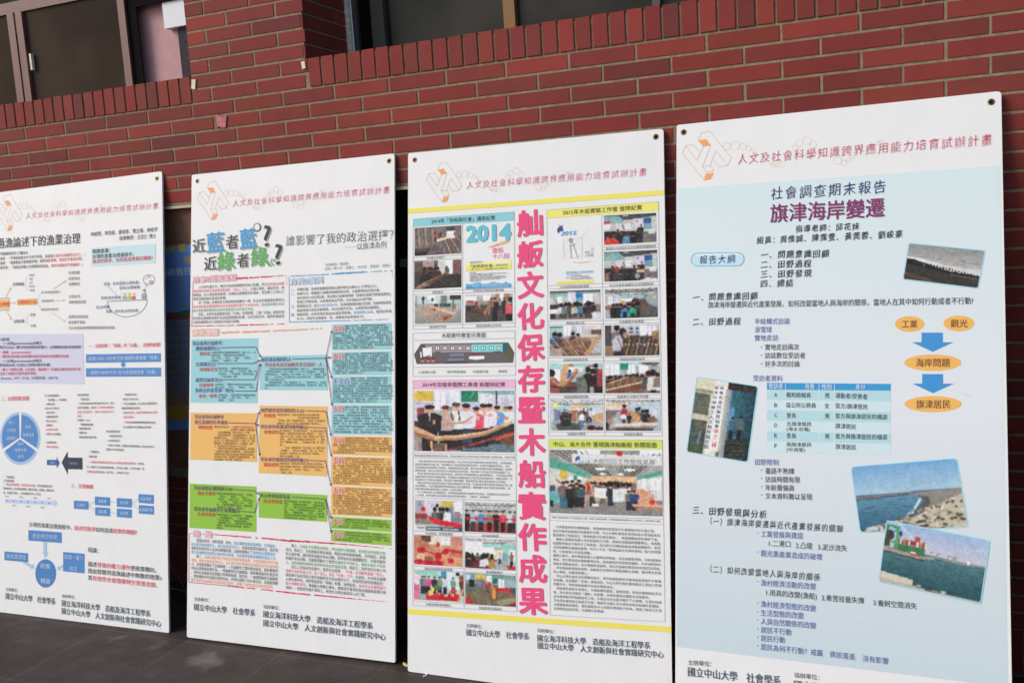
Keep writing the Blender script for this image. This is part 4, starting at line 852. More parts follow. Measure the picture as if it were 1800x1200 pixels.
T(P14, "造船", 1245, 603, 1410, 592, 9.6, (232, 70, 140)); T(P14, "十八招", 1248, 690, 1500, 680, 9.6, (232, 70, 140))
gr = Pic(4, 12, 3); gr.grad((232, 230, 212), (243, 222, 70)); C3.photo(P14, [(850, 765), (1535, 733), (1535, 880), (850, 915)], gr.im, 1)
T(P14, "開臺灣研究-", 910, 783, 1110, 774, 4.2, (50, 150, 190)); T(P14, "「技術與社會」", 925, 842, 1275, 828, 6, (50, 52, 60)); T(P14, "課程說明會", 1300, 825, 1485, 818, 4.2, (50, 150, 190)); T(P14, "時間：10月21日（一）12:00開放免費報名　地點：社會科學院SS3011", 935, 888, 1480, 866, 2.6, (70, 70, 72))
ROW = ("2014造船課程", "國立中山大學社會學系與國立海洋科技大學造船系共同開設三學期工作坊課程，內", "含舢舨船製造的：從模型製作、放樣圖、到工藝實作。", "一艘舢舨船的製作，要經過數道工序的選材與施工，從放樣開始到下水前，我", "們安排課程討論海洋、工藝、知識，從文化與歷史角度重新理解船造船師傅舢舨", "千變如此，課程透過參觀與實作認識技術與文化的關係，歡迎報名", "名額有限請洽詢系辦公室")
for i, s in enumerate(ROW): C3.para(P14, [s], (905, 936 + 21 * i), (1465 + 20 * (i % 2), 920 + 21 * i), (905, 0), (0, 0), 2.3, (70, 72, 80), n=36)
C3.poly(P14, [(850, 1105), (930, 1110), (990, 1088), (1050, 1082), (1110, 1105), (1180, 1100), (1260, 1072), (1320, 1085), (1400, 1100), (1465, 1066), (1470, 1092), (1533, 1100), (1533, 1150), (850, 1180)], (72, 172, 214), 1); C3.poly(P14, [(850, 1150), (1533, 1125), (1533, 1152), (850, 1181)], (30, 142, 205), 2)
T(P14, "指導單位：國立中山大學社會學系", 950, 1119, 1345, 1106, 2.8, (220, 238, 246)); T(P14, "協辦單位：國立高雄海洋科技大學造船工程系", 950, 1153, 1490, 1134, 2.8, (220, 238, 246))
C3.zoom(720, 500, 7.5)
frame("room_diagram", [(45, 640), (1390, 608), (1395, 1194), (45, 1210)]); rule("room_diagram", (45, 735), (1390, 705)); rule("room_diagram", (45, 1090), (1392, 1072))
T("room_diagram", "木船實作教室示意圖", 420, 673, 1002, 664, 8.6, (58, 58, 62))
RP = lambda pts, c, l=1: C3.poly("room_diagram", pts, c, l)
RP([(150, 780), (1300, 762), (1380, 895), (1362, 1030), (95, 1047), (60, 920)], (92, 88, 92)); RP([(150, 780), (215, 785), (215, 960), (95, 1047), (60, 920)], (82, 74, 72), 1.4); RP([(210, 795), (820, 790), (820, 890), (215, 900)], (152, 138, 146), 1.6); RP([(820, 788), (1228, 782), (1228, 885), (820, 890)], (112, 214, 210), 1.6); RP([(1228, 780), (1300, 765), (1380, 895), (1362, 1030), (1228, 888)], (84, 84, 66), 1.6); RP([(1228, 780), (1290, 770), (1285, 880), (1228, 888)], (44, 84, 100), 1.8)
for x in (245, 340, 440, 540, 640, 745, 845, 945, 1050, 1150): RP([(x, 812), (x + 56, 810), (x + 56, 862), (x, 866)], (58, 58, 60), 2); RP([(x + 7, 818), (x + 25, 818), (x + 25, 858), (x + 7, 860)], (215, 222, 226), 2.4); RP([(x + 31, 818), (x + 50, 817), (x + 50, 857), (x + 31, 858)], (215, 222, 226), 2.4)
RP([(172, 836), (290, 830), (298, 946), (182, 950)], (240, 240, 238), 2.6); RP([(140, 885), (158, 884), (165, 965), (148, 966)], (225, 225, 222), 2.6); RP([(530, 915), (718, 910), (718, 938), (528, 942)], (118, 128, 152), 2); RP([(505, 975), (716, 970), (716, 998), (500, 1005)], (112, 122, 148), 2); RP([(785, 945), (985, 938), (988, 978), (880, 992), (785, 980)], (232, 232, 228), 2); RP([(785, 905), (970, 900), (950, 920), (820, 926)], (150, 44, 46), 2); RP([(465, 1020), (765, 1014), (765, 1034), (465, 1038)], (84, 48, 42), 2); RP([(1180, 970), (1275, 962), (1285, 975), (1185, 984)], (140, 72, 48), 2); RP([(1110, 880), (1200, 876), (1205, 890), (1115, 894)], (96, 60, 46), 2.4); RP([(335, 882), (410, 880), (405, 894), (340, 896)], (110, 66, 48), 2.4); RP([(185, 955), (280, 925), (285, 934), (195, 966)], (120, 58, 40), 2.8)
for x in (150, 225, 290): RP([(x, 992), (x + 44, 990), (x + 44, 1020), (x, 1023)], (205, 112, 72), 2); RP([(x + 4, 968), (x + 40, 966), (x + 40, 990), (x + 4, 992)], (50, 46, 46), 2)
for s, a in (("工具與STS區", (115, 1154, 345, 1152)), ("電作與放樣區", (495, 1149, 742, 1147)), ("木船展示區", (832, 1146, 1040, 1144)), ("教學區", (1170, 1143, 1290, 1142))): T("room_diagram", s, *a, 5, (96, 96, 98))
C3.zoom(0, 0, 1)
C3.poly("ceremony_panel", [(726.2, 668.4), (905.8, 667), (905.8, 682.8), (726.2, 683.5)], (246, 176, 204), 1)
T("ceremony_panel", "2014年安龍骨暨開工典禮 新聞與紀實", 742.6, 675.8, 888.3, 675.2, 8.3, (58, 58, 62))
frame("ceremony_panel", [(726.2, 668.4), (905.8, 667), (908.9, 1074), (725.6, 1063)])
for a, b in (((726, 795.6), (906.6, 798)), ((726, 803.8), (906.8, 808)), ((726, 873.8), (907.6, 880))): rule("ceremony_panel", a, b)
for a, b in (((726, 932.5), (908, 938.2)), ((726, 938.6), (908, 944.6)), ((726, 994), (908.3, 1002)), ((726, 1000.2), (908.3, 1008.4)), ((726, 1055), (908.6, 1066))): rule("ceremony_panel", a, b)
rule("ceremony_panel", (815, 877), (816, 1068.4))
PH("e", [(728.1, 686.8), (903.9, 686), (904.2, 794.6), (728.1, 791.9)], pic_ceremony())
T("caption_text", "傳統舢舨船重要的龍骨打造完成，參與計畫的中山大學及海科大師生開心祝賀祈福。周昭平攝", 728.4, 800, 904.7, 803.4, 3.8, (110, 108, 112))
A1 = """　一群大學生親手打造已經消失的舢舨船！中山大學社會系與高雄海科大造船系師生，有感舢舨船
曾為旗津重要的交通工具，也是傳統木工技藝與造船技術的表現，但因時代變遷逐漸消失，決定
承接廢棄的旗津海軍技工宿舍區，推動舢舨船再造計畫，師生合作從網路及國外採集圖檔，找到有
經驗老師傅，親手以木材打造出中式舢舨船及西式帆船，預計明年三月在愛河或澄光湖邊試下水。
　參與計畫的兩校師生及旗津在地居民，還有在中央爭取經費的立委等觀禮等人，今天祝福也舉辦
舢舨船再造計畫初步成果發表會，希望藉此計畫讓舢舨木工技術成為旗津當地另一項觀光亮點，也
透過傳承木工技術完成實務，市民還也可實作體驗，豐富旗津在地觀光資源與保存文化資產。
　高雄海洋科技大學造船及海洋工程系助理教授洪文玲說，能讓造船系學生實際從頭到尾打造一艘
船非常難得，尤其是還能實際參與舢舨船打造的困難藝意，讓圖樣都只能參考國外進再調整，透
過實作讓理論與傳統技藝工法連結，非常有意義。
　中山大學社會系主任楊靜利說，希望透過舢舨復興計劃達到文化保存、技藝傳承及社會創新的
三大目標，將來有更多其他技藝也能在這個基地發生。（周昭平／高雄報導）""".split("\n")
C3.para("article_text#a", A1, (729.5, 809.6), (904.2, 813.4), (729.5, 869.2), (904.6, 874.6), 3.9, (112, 110, 116), n=44)
PH("f", [(729.6, 877.5), (812.8, 880.5), (812.8, 933.9), (730, 930.9)], pic_news_crew()); PH("g", [(817.1, 881.4), (906.4, 884), (906.4, 937), (817.1, 933.4)], pic_ribbon()); PH("h", [(727.9, 939.7), (812.8, 943.2), (812.8, 995.7), (727.9, 990.8)], pic_red_ribbons()); PH("i", [(817.7, 944.4), (906.1, 947.9), (906.1, 1001.6), (817.7, 996.4)], pic_seated()); PH("j", [(727.9, 1001.3), (814.5, 1004.8), (814.9, 1058.2), (727.9, 1052.4)], pic_offering()); PH("k", [(818, 1005.7), (906.4, 1010.9), (906.8, 1066), (818, 1059.9)], pic_keel_frame())
T("photo_print#f", "中嘉新聞", 733, 926.2, 746.5, 926.8, 3.4, (60, 60, 70), lay=2); T("photo_print#f", "老師傅帶領學生　舢舨船已完成雛形", 750.5, 928, 806.5, 930.6, 4, (232, 236, 236), lay=2)
for s, a in (("在地技術、師傅與傳承", (748, 936.7, 796, 938.2)), ("基地啟用典禮", (847, 940.6, 876.7, 941.6)), ("霸氣的舢舨與帆船模鳳", (746.6, 998.4, 795.3, 1000.4)), ("基地開幕儀式", (854, 1004.4, 883.7, 1005.7)), ("舢舨安龍骨祭拜儀式", (749, 1060.6, 792.6, 1063.2)), ("舢舨龍骨安置儀式", (842, 1067, 882.4, 1069.6))): T("caption_text", s, *a, 4.9, (96, 96, 100))
# right column
C3.poly("camp_panel", [(961.2, 369.3), (1157.3, 354.5), (1157.3, 370.1), (961.2, 383.7)], (240, 226, 104), 1)
T("camp_panel", "2015年木船實驗工作營 營隊紀實", 989.4, 373.9, 1128.5, 364.4, 9, (58, 58, 60))
frame("camp_panel", [(961.2, 369.3), (1157.3, 354.5), (1163.8, 765.9), (964.5, 765.4)]); rule("camp_panel", (1057.5, 377.4), (1062.8, 765.6))
for a, b in (((1057.8, 433.9), (1158.2, 428.8)), ((1058, 440.2), (1158.2, 435.2)), ((962.3, 502), (1159, 494.5)), ((962.4, 508), (1159.1, 501)), ((963, 565), (1160, 561.2)), ((963, 571), (1160.2, 567)), ((963.4, 628.7), (1161.6, 626.4)), ((963.4, 635), (1161.7, 633)), ((964, 693.6), (1162.5, 693.3)), ((964, 700.2), (1162.6, 699.6)), ((964.4, 758.4), (1163.6, 758.6))): rule("camp_panel", a, b)
C3.zoom(960, 370, 8.571)
E15 = "camp_poster"
C3.poly(E15, [(165, 300), (172, 270), (200, 240), (250, 222), (245, 255), (265, 300), (205, 318), (188, 350), (172, 330)], (66, 66, 130), 1); C3.poly(E15, [(175, 222), (205, 216), (215, 228), (200, 226)], (66, 66, 130), 1)
T(E15, "2015", 215, 345, 442, 330, 9.6, (60, 170, 215), bold=.02, shear=.25)
C3.ring(E15, 402, 570, 145, 145, .5, (228, 208, 222), 2, 40); C3.line(E15, [(255, 425), (545, 410), (545, 705), (258, 718)], .5, (232, 202, 222), 2, True)
C3.line(E15, [(258, 575), (545, 560)], .4, (226, 214, 222)); C3.line(E15, [(210, 740), (640, 275)], .4, (216, 216, 216)); C3.line(E15, [(150, 740), (250, 620)], .4, (222, 222, 222))
C3.line(E15, [(365, 530), (380, 715)], 1.4, (172, 172, 172)); C3.line(E15, [(415, 525), (475, 705)], 1.4, (172, 172, 172)); C3.line(E15, [(362, 395), (370, 440)], 1.1, (172, 172, 172)); C3.ring(E15, 373, 452, 20, 22, 1.6, (128, 128, 130)); C3.poly(E15, [(340, 530), (365, 485), (410, 482), (440, 515), (425, 525), (350, 540)], (190, 190, 190), 2)
C3.poly(E15, [(670, 550), (710, 548), (710, 645), (668, 648)], (205, 205, 206), 1); T(E15, "木船", 580, 628, 650, 625, 5, (125, 125, 126)); T(E15, "工作營", 580, 678, 710, 672, 5, (125, 125, 126))
for i in range(13): C3.disc(E15, 412 + 20 * i, 772 + 16 * math.sin(i * .32) * (i < 11), 6, 6, (240, 150 - 4 * i, 120), 2, 6)
C3.disc(E15, 688, 758, 6, 6, (220, 60, 80), 2, 6)
T(E15, "旗津舢舨文化保存基地", 300, 934, 710, 918, 4.6, (52, 172, 216), bold=.01)
for i, s in enumerate(("主辦單位　國立中山大學社會學系", "　　　　　國立高雄海洋科技大學造船及海洋工程系", "協辦單位　國立中山大學　人文創新與社會實踐研究中心", "　　　　　旗津社區發展協會與旗津舢舨文化協會暨在地居民")): C3.para(E15, [s], (300, 972 + 22 * i), (690, 955 + 22 * i), (0, 0), (0, 0), 2.2, (84, 86, 96), n=26)
C3.poly(E15, [(155, 1072), (720, 1048), (722, 1088), (155, 1112)], (240, 218, 76), 1)
C3.zoom(0, 0, 1)
PH("l", [(1061.4, 379.3), (1153, 374.1), (1154, 424.8), (1062.2, 430.7)], pic_class_a(5, True)); PH("m", [(1061.8, 443.5), (1155.1, 439.1), (1156, 491.3), (1062.6, 495.1)], pic_class_a(6, False)); PH("n", [(966.2, 511.9), (1055.1, 508.8), (1056, 560), (967, 562.4)], pic_circle_talk()); PH("o", [(1063.6, 508.4), (1155.8, 504.7), (1156.4, 556.8), (1064.2, 559.9)], pic_workshop_hall()); PH("p", [(966.1, 573.7), (1057.1, 571.8), (1057.7, 624.8), (966.4, 626)], pic_hull_frames()); PH("q", [(1063.3, 572.1), (1158.3, 569.7), (1159.2, 623.9), (1063.8, 625.7)], pic_ribs_worker()); PH("r", [(966.2, 638.2), (1058.6, 637.6), (1059.4, 690.4), (966.7, 690.7)], pic_stem_measure()); PH("s", [(1063.8, 637), (1159.7, 636), (1160.4, 690.4), (1064.4, 690.7)], pic_waterline()); PH("t", [(967, 702.1), (1060, 702.1), (1060.3, 755.8), (967, 755.8)], pic_team_sampan()); PH("u", [(1064.7, 702.1), (1160.9, 702.1), (1161.5, 756.6), (1065, 756.2)], pic_team_sail())
for s, a in (("高海科大造船系洪文玲教授開幕致詞", (1065, 437.4, 1152.4, 432.6)), ("工作營隊學員招募海報", (983.3, 505, 1035.3, 502.8)), ("中山社會系楊靜利主任開幕致詞", (1071.3, 501.8, 1148, 498.6)), ("學員自我介紹", (995.6, 568, 1027.3, 567.2)), ("木船營隊木船廠區", (1088, 565.8, 1132, 564.3)), ("舢舨扣西船舷安裝", (991, 632.3, 1033.3, 631.6)), ("帆船肋材膠合強化", (1089.7, 631.1, 1133.6, 630.4)), ("舢舨船艏曲度測量", (991.7, 697, 1033.9, 696.9)), ("舢舨第七水線水平測量", (1084.8, 696.9, 1139.7, 696.5)), ("舢舨製作團隊", (997.6, 762, 1029.2, 762)), ("帆船製作團隊", (1096.7, 762.6, 1129.4, 762.8))): T("caption_text", s, *a, 5, (92, 92, 96))
C3.poly("news_panel", [(964.6, 771.5), (1164.3, 772.8), (1164.3, 789), (964.6, 787.2)], (208, 220, 90), 1)
T("news_panel", "中山、海大合作 重現旗津舢舨船 新聞版面", 973.2, 779.9, 1154.4, 781.5, 9.4, (56, 58, 56))
frame("news_panel", [(964.6, 771.5), (1164.3, 772.8), (1169, 1092), (967.4, 1080)]); rule("news_panel", (966, 905), (1166, 911.3)); rule("news_panel", (966, 913.7), (1166.6, 921.5))
PH("v", [(966.1, 789.7), (1163.7, 792), (1164.5, 907), (967, 900.7)], pic_exhibition())
C3.zoom(965, 780, 8.78)
C3.poly("photo_print#v", [(405, 240), (420, 200), (470, 178), (480, 240), (430, 250), (415, 278)], (32, 104, 170), 2); T("photo_print#v", "2015", 440, 285, 625, 278, 7, (52, 152, 190), lay=2, shear=.25, bold=.01); T("photo_print#v", "木船", 680, 265, 855, 265, 9.5, (128, 132, 132), lay=2); T("photo_print#v", "工作營成果展", 1060, 272, 1635, 282, 10, (124, 130, 130), lay=2); C3.poly("photo_print#v", [(862, 220), (1050, 224), (1050, 318), (862, 312)], (190, 190, 192), 2)
C3.zoom(0, 0, 1)
T("caption_text", "專案人員舉辦為期十天的舢舨船工作營，請來在地製船師傅，依照製船圖教學員製作手工舢舨船。記者吳慧玲/攝影", 969.5, 908.4, 1161.5, 915.4, 3.2, (104, 100, 104))
A2 = """　分享極富特色的傳統舢舨，曾是旗津地區家家戶戶都會製作的交通工具，
但近年製作舢舨船的技藝幾乎失傳，中山大學社會系和海洋科技大學造船系在
舊海軍技工宿舍成立「旗津舢舨文化保存基地」，希望讓傳統特色傳承下來。
　專案人員舉辦為期十天的舢舨船工作營，請來在地製船師傅董明山，依照製
船圖教學員合力製作手工舢舨船，並比較中式傳統舢舨船須靠經驗製作，和西
式帆船標準化量產的差異，昨天上午在「旗津舢舨文化保存基地」進行成果發
表，分享每個人的造船經驗。
董明山表示，國中畢業就進入水產學校學製船，過去他都做漁船，沒有做過舢
舨船，但只要有設計圖都做得出來，因為製船的原理是相通的。早年他們學的
都是木頭製船技術，但木頭船較易損壞，現在的船幾乎都是FRP材質的矽膠船
。早年製船師傅逐漸凋零，舢舨船文化保存行動能讓薪火相傳，看到學生們很
用心學習，他覺得很開心。
　中山大學社會系主任楊靜利表示，製作舢舨船是早年旗津地區家家戶戶都會
的技藝，但這樣的「記憶」逐漸消失，中山大學代管的舊海軍技工宿舍已荒廢
閒置多年，現在因為舢舨文化保存再度活化。
　旗津居民有許多澎湖人、大陳島鄉村居民、新移民等，將來計畫舉辦走秀活
動，來分享在地居民「遷移」的故事，也會和當地社團結合活絡基地。
這次營隊製作的舢舨船完工後，計畫五月份在愛河舉行下水典禮，也會在舢舨
文化保存基地成立舢舨文化館，開設符合國小到大學各年齡的舢舨科普課程，
以照顧弱勢的概念，優先讓家扶中心扶助的旗津孩子參與，透過了解自己生長
的環境增加認同感，也凝聚社區意識。""".split("\n")
C3.para("article_text#b", A2, (971.4, 924.8), (1160.8, 933), (973.2, 1068.2), (1163.6, 1079.6), 5, (98, 98, 104), n=34)
footer(C3, ((820, 1098), (847.5, 1100.3)), ((820, 1110.2), (930, 1117.5)), ((944.7, 1106.5), (974.8, 1109.5)), ((944.7, 1120), (1142.7, 1133.3)), ((945.4, 1133), (1166.5, 1149.8)), None, 12.3)
for x, y0, y1, w, k in ((888, 1112, 1190, 5, 21), (896, 1120, 1170, 2.5, 22), (905, 1150, 1172, 2, 23), (860, 1150, 1160, 3, 24)):   # dried drips on the white foot
    C3.brush("drip_mark#%d" % k, [(x, y0), (x + 1.5, (y0 + y1) / 2), (x, y1)], w, w * .5, (213, 211, 206), 0, k)
C3.build(rootC)
# ------------------------------------------------------------------ board on political choice (coloured hypothesis boxes)
rootB, B2 = make_board("board with teal, orange and green text boxes joined by purple arrows", .02, .3098, .0207,
    [(337, 307.7), (693.3, 269.7), (694.7, 1164), (328.3, 1119)], [(346.7, 318), (683.7, 282.8)], 1.4336)
header(B2, (408.8, 357.5), (685.5, 333), 13.5, REF)
T = lambda part, s, x0, y0, x1, y1, h, c=INKB, **k: B2.text(part, s, x0, y0, x1, y1, h, c, **k)
TT = "title_text"
for ch, x0, x1, ya, yb, c, b in (("近", 338.8, 361.3, 420, 443.8, INKB, .014), ("藍", 363.8, 394.5, 408, 443.8, (42, 150, 202), .022), ("者", 397.5, 418.8, 412.5, 437.5, INKB, .014), ("藍", 422, 452.5, 401.5, 437.5, (42, 150, 202), .022), ("?", 464.5, 476.5, 394, 431, INKB, .014), ("近", 358.8, 381.3, 451, 475, INKB, .014), ("綠", 383, 413, 442, 475, (78, 168, 78), .022), ("者", 416.8, 437.5, 445, 470, INKB, .014), ("綠", 441.8, 471, 434, 467.5, (78, 168, 78), .022), ("?", 484.3, 496.5, 427, 463, INKB, .014)):
    w, h = x1 - x0, yb - ya
    k = 1.36 if ch == "?" else 1.0
    yc = (ya + yb) / 2
    T(TT, ch, x0 + 1.3, yc + 1.5 + w * .05, x1 + 1.3, yc + 1.5 - w * .05, h * k, (176, 172, 168), lay=3, bold=b)
    T(TT, ch, x0, yc + w * .05, x1, yc - w * .05, h * k, c, bold=b)
B2.disc(TT, 452.5, 399.3, 6.4, 7.6, (58, 62, 118), 5, 24); B2.disc(TT, 452.5, 399.3, 4.6, 5.6, (232, 232, 230), 5.3, 24)
for i in range(12): a = R(30 * i); B2.line(TT, [(452.5 + 3 * math.cos(a), 399.3 + 3.6 * math.sin(a)), (452.5 + 6 * math.cos(a), 399.3 + 7.2 * math.sin(a))], .7, (225, 226, 230), 5.6)
for x, y, a in ((470, 459, .7), (473, 464, -.5), (477, 460, 1.1), (480, 465, .4), (475, 467, .1), (483, 458, -.9), (479, 456, .2)): B2.line(TT, [(x - 2.2 * math.cos(a), y - 2.2 * math.sin(a)), (x + 2.2 * math.cos(a), y + 2.2 * math.sin(a))], 2.0, (78, 168, 78), 5)
T(TT, "誰影響了我的政治選擇？", 503, 423.8, 692, 412, 18.5, (96, 94, 94), bold=-.008); T(TT, "──以旗津為例", 605.8, 434.8, 679.3, 429.6, 12.5, (96, 94, 94), bold=-.008)
T(TT, "指導教授／葉高華", 572, 465.6, 612.5, 463, 5.4, (150, 148, 148)); T(TT, "組員／蘇小均　張薰之　林仙妮　張智鈞　楊雲仁", 571.3, 472.4, 688, 466, 5.4, (150, 148, 148))
def heading(part, s, x0, y0, x1, y1, h, c): T(part, s, x0, y0, x1, y1, h, c, bold=.012, halo=((168, 164, 164), .06)); T(part, s, x0, y0, x1, y1, h * .999, (238, 226, 228), lay=3.7, bold=.05)
IN = "foreword_box"
heading(IN, "前言&問題意識", 340, 491.6, 415.5, 487.3, 11.5, (226, 80, 104))
B2.brush(IN, [(417, 489.4), (460, 487), (502, 484)], 4.2, 1.2, (216, 48, 74), 2, 1); B2.line(IN, [(339.6, 493), (337.2, 573)], .9, (214, 60, 84)); B2.brush(IN, [(337.2, 573), (420, 571.5), (500, 569)], 1.6, 1.5, (216, 48, 74), 2, 2); B2.brush(IN, [(420, 571.4), (470, 570)], 2.6, 1.8, (216, 48, 74), 2.2, 4); B2.line(IN, [(503.6, 485), (504.4, 502)], .6, (232, 150, 165))
B2.para(IN, """　　人活在社會之中，諸多行為與選擇都受到他人影響。然{p}過去的政治選擇{/}
{p}與選舉行為研究經常將焦點置於「個人」之上{/}，以個人特質，諸如性別、教
育程度、收入等因素來解釋，彷彿政治選擇是與生俱來，而忽略了人與人之
間的互動對彼此造成的影響。
　　而「討論」為構成民主制度極為重要的一環，民主並非僅僅是投票而已。
{p}政治傾向和投票選擇並非在走進投票所當下才突然出現{/}，在{g}投票時間外的討{/}
{g}論才是影響和塑造政治傾向與投票行為的真正來源{/}。
　　因此，本研究希望重新找回「社會」這項因素，了解「討論」會對於我
們的政治選擇和投票行為造成甚麼樣的影響。在本次研究中，我們依據過往
文獻為基礎提出九項假說分別進行檢驗。""".split("\n"), (340.2, 505), (500, 498), (339.3, 566.3), (500, 562.4), 5.4, (88, 84, 84), n=33)
ME = "method_box"
heading(ME, "方法&資料", 511, 495.2, 569, 491.6, 12, (84, 164, 212))
B2.line(ME, [(508.2, 485.4), (508.8, 566)], .9, (84, 150, 200)); B2.brush(ME, [(508.2, 485.4), (560, 483), (625, 478.6), (690, 475.5)], 1.6, 1.6, (70, 158, 208), 2, 5); B2.brush(ME, [(590, 481), (640, 478)], 3.4, 3, (70, 158, 208), 2.2, 6); B2.brush(ME, [(508.8, 566), (600, 563.6), (684, 561)], 1.8, 1.2, (70, 158, 208), 2, 7); B2.brush(ME, [(545, 565), (585, 564)], 2.4, 1.8, (70, 158, 208), 2.2, 8); B2.line(ME, [(689.4, 475.6), (690, 488)], .6, (130, 180, 215))
B2.para(ME, """一、母體定義：旗津區實踐里與南汕里年齡在20歲以上之常住人口。
二、抽樣方法：實踐里之抽樣係根據居民名冊，以亂數表抽出受訪者。
　　合計抽出214名受訪者。南汕里之抽樣係根據「高雄市道路門牌查詢網站」
　　取得之門牌名冊，以亂數表抽出門牌，合計抽出269個門牌。
三、期間與方式：自{b}2014年2月至5月{/}，皆為組員親自進行訪調。訪調時為受訪
　　者自填或口述由訪員填寫。本次訪調不記名，以保障受訪者隱私。
四、調查結果：本研究總計抽出483個訪問對象，{b}有效問卷146份{/}，粗完訪率為
　　30.2%。扣除不合格樣本　後，調整後完訪率為42.7%。""".split("\n"), (511.9, 509.3), (691, 500.8), (511.9, 560.4), (691.3, 554), 5.4, (88, 84, 84))
HY = "hypothesis_chart"
heading(HY, "假說驗證", 338, 584.6, 385, 583.4, 12, (236, 156, 108)); B2.brush(HY, [(389, 584.4), (450, 582.5), (520, 579.6), (566, 577)], 3.6, 2, (236, 150, 100), 2, 9)
TEAL, ORG, GRN = (146, 204, 210), (232, 180, 96), (140, 190, 52)
TINY = (66, 74, 78)
def cbox(n, q, c): B2.poly(HY + "/text_box#" + n, q, c, 1)
def ht(n, s, x0, y0, x1, y1, h, c=PUR, bold=.008, **k): T(HY + "/text_box#" + n, s, x0, y0, x1, y1, h, c, bold=bold, **k)
def tiny(n, rows, x0, x1, ya, yb, h, c=TINY, sl=0.0, nn=None): B2.para(HY + "/text_box#" + n, rows, (x0, ya), (x1, ya + sl), (x0, yb), (x1, yb + sl), h, c, nn)
cbox("a", [(336.8, 596.3), (454, 594.2), (452.4, 708.2), (335.2, 707.2)], TEAL)
ht("a", "受訪者與討論夥伴：", 338.9, 603.6, 393, 602.4, 7.6); ht("a", "關係越親密(1)", 345.1, 612.6, 386, 611.6, 7.6); ht("a", "親密度", 351.4, 621.6, 370.1, 621.2, 7, RED); ht("a", "住得越近(2)", 344.8, 640, 379, 639.4, 7.6); ht("a", "地理鄰近性", 351.1, 649.4, 383.1, 649, 7, RED); ht("a", "越常討論政治(3)", 344.3, 667.6, 391.7, 667, 7.6); ht("a", "討論頻率", 350.5, 676.7, 375.8, 676.5, 7, RED); ht("a", "對政治的意見越一致(4)", 343.9, 685.8, 411, 685.5, 7.6); ht("a", "意見一致性", 350, 695.7, 381.9, 695.3, 7, RED)
tiny("a", ["先請受訪者提出討論重要事情的夥伴（最多三人），再", "詢問受訪者：「請問這個人和您的關係是？」。", "分為「伴侶」、「家人」、「親戚」、「好朋友」、「", "普通朋友」、「認識的人」六種。"], 371.7, 449.8, 619.4, 633.8, 4, sl=-.4)
tiny("a", ["詢問受訪者：「請問他們住在哪裡呢？」", "分為「住同一個里」、「不住在同一個里，但", "住在旗津」、「不住在旗津，但是住在高雄」", "、「不住在高雄」四種。"], 384, 449.6, 647.4, 661.4, 4)
tiny("a", ["詢問受訪者：「請問您多常和他們討論政治呢？」", "分為「從未」、「很少」、「有時候」、「常常」"], 378, 449.4, 675.4, 680.2, 4)
tiny("a", ["詢問受訪者：「請問您與您的討論對象意見總", "是一致嗎？」，分為「從未」、「很少」、「", "有時候」、「常常」。"], 384, 449, 694, 703, 4)
cbox("b", [(458.8, 625.3), (575.7, 623.2), (576, 685.3), (456.5, 684.8)], TEAL)
ht("b", "越容易投相同的人", 459.8, 632, 512.5, 631, 7.8); ht("b", "受訪者與其討論夥伴是否投同一人", 466, 641, 567, 640.2, 7.4, RED)
tiny("b", ["　　先請受訪者提出討論重要事情的夥伴（最多三人），再詢問受訪者：", "「請問您知道他們上一次ＸＸ選舉（ＸＸＸＸ年）投給誰嗎？」，最後，", "詢問受訪者本人：「請問您上一次ＸＸ選舉（ＸＸＸＸ年）投給哪一位候", "選人？」，本次採近二次之總統大選（2008年與2012年），與高雄市長", "選舉（2006年與2010年）。", "　　將得兩題回答後，分為「都投給同一人」、「投給不同人」。若受訪", "者和討論夥伴有任一人未投票或是不記得投給哪一位候選人時，皆為「其", "他」。"], 466, 574, 648.2, 681.2, 4)
cbox("c", [(335.2, 724.8), (452.5, 726), (451.5, 811.3), (334.2, 807)], ORG)
ht("c", "受訪者與討論夥伴", 342.8, 731.9, 394, 732.3, 7.4); ht("c", "相互認識的比率越高", 342.5, 741.4, 400.4, 741.9, 7.4); ht("c", "網絡密度", 349, 750.3, 374, 750.8, 7, RED)
BRN = (112, 84, 46)
tiny("c", ["網絡密度計算公式：　{r}討論夥伴之間實際關係數{/}", "　　　　　　　　　討論夥伴之間最大可能關係數", "　　付答為連續變數，值的分佈在0～1之間。", "　　問卷詢問受訪者「討論重要事情的人」與「最", "常討論政治的人」，「討論重要事情的人」最多提", "出三位，而「最常討論政治的人」則是一位。若是", "重複者與「討論重要事情的人」人選重複，換言", "之，受訪者提出的討論者在1～4人之間。", "　　我們由此受訪者的討論夥伴總數後，即可算出", "「討論夥伴之間最大可能關係數」，我們也問卷中", "詢問受訪者其所提出的討論者之間是否互相認識，", "從中便可以得知「討論夥伴之間實際關係數」，將", "兩者相除後，即可得到「網絡密度」。"], 376.7, 448.6, 749.6, 807, 4.2, BRN, .9)
cbox("d", [(456.5, 712.4), (576, 714.2), (575, 836.5), (455, 830.8)], ORG)
for s, r, y, xe, e, xr in (("他們越容易投相同的人(5)", "同質性", 720.4, 534.9, .9, 485), ("受訪者的政黨認同越明確(6)", "政黨認同", 749.2, 541.4, .9, 490.8), ("受訪者的國族認同越明確(7)", "國族認同", 806.4, 541.4, 2, 490.6)):
    ht("d", s, 458.4, y, xe, y + e, 7.4); ht("d", r, 464.6, y + 9.5, xr, y + 9.9, 7, RED)
tiny("d", ["同質性計算公式：有受訪者投相同人的討論夥伴數", "　　　　　　　　　　　受訪者所有的討論夥伴數", "「同質性」意為「同質關係比率」，也就是「受訪者的討", "論夥伴中，有多少比率的人與受訪者投了相同的人」。"], 487, 572, 728.4, 743.6, 4, BRN, .6)
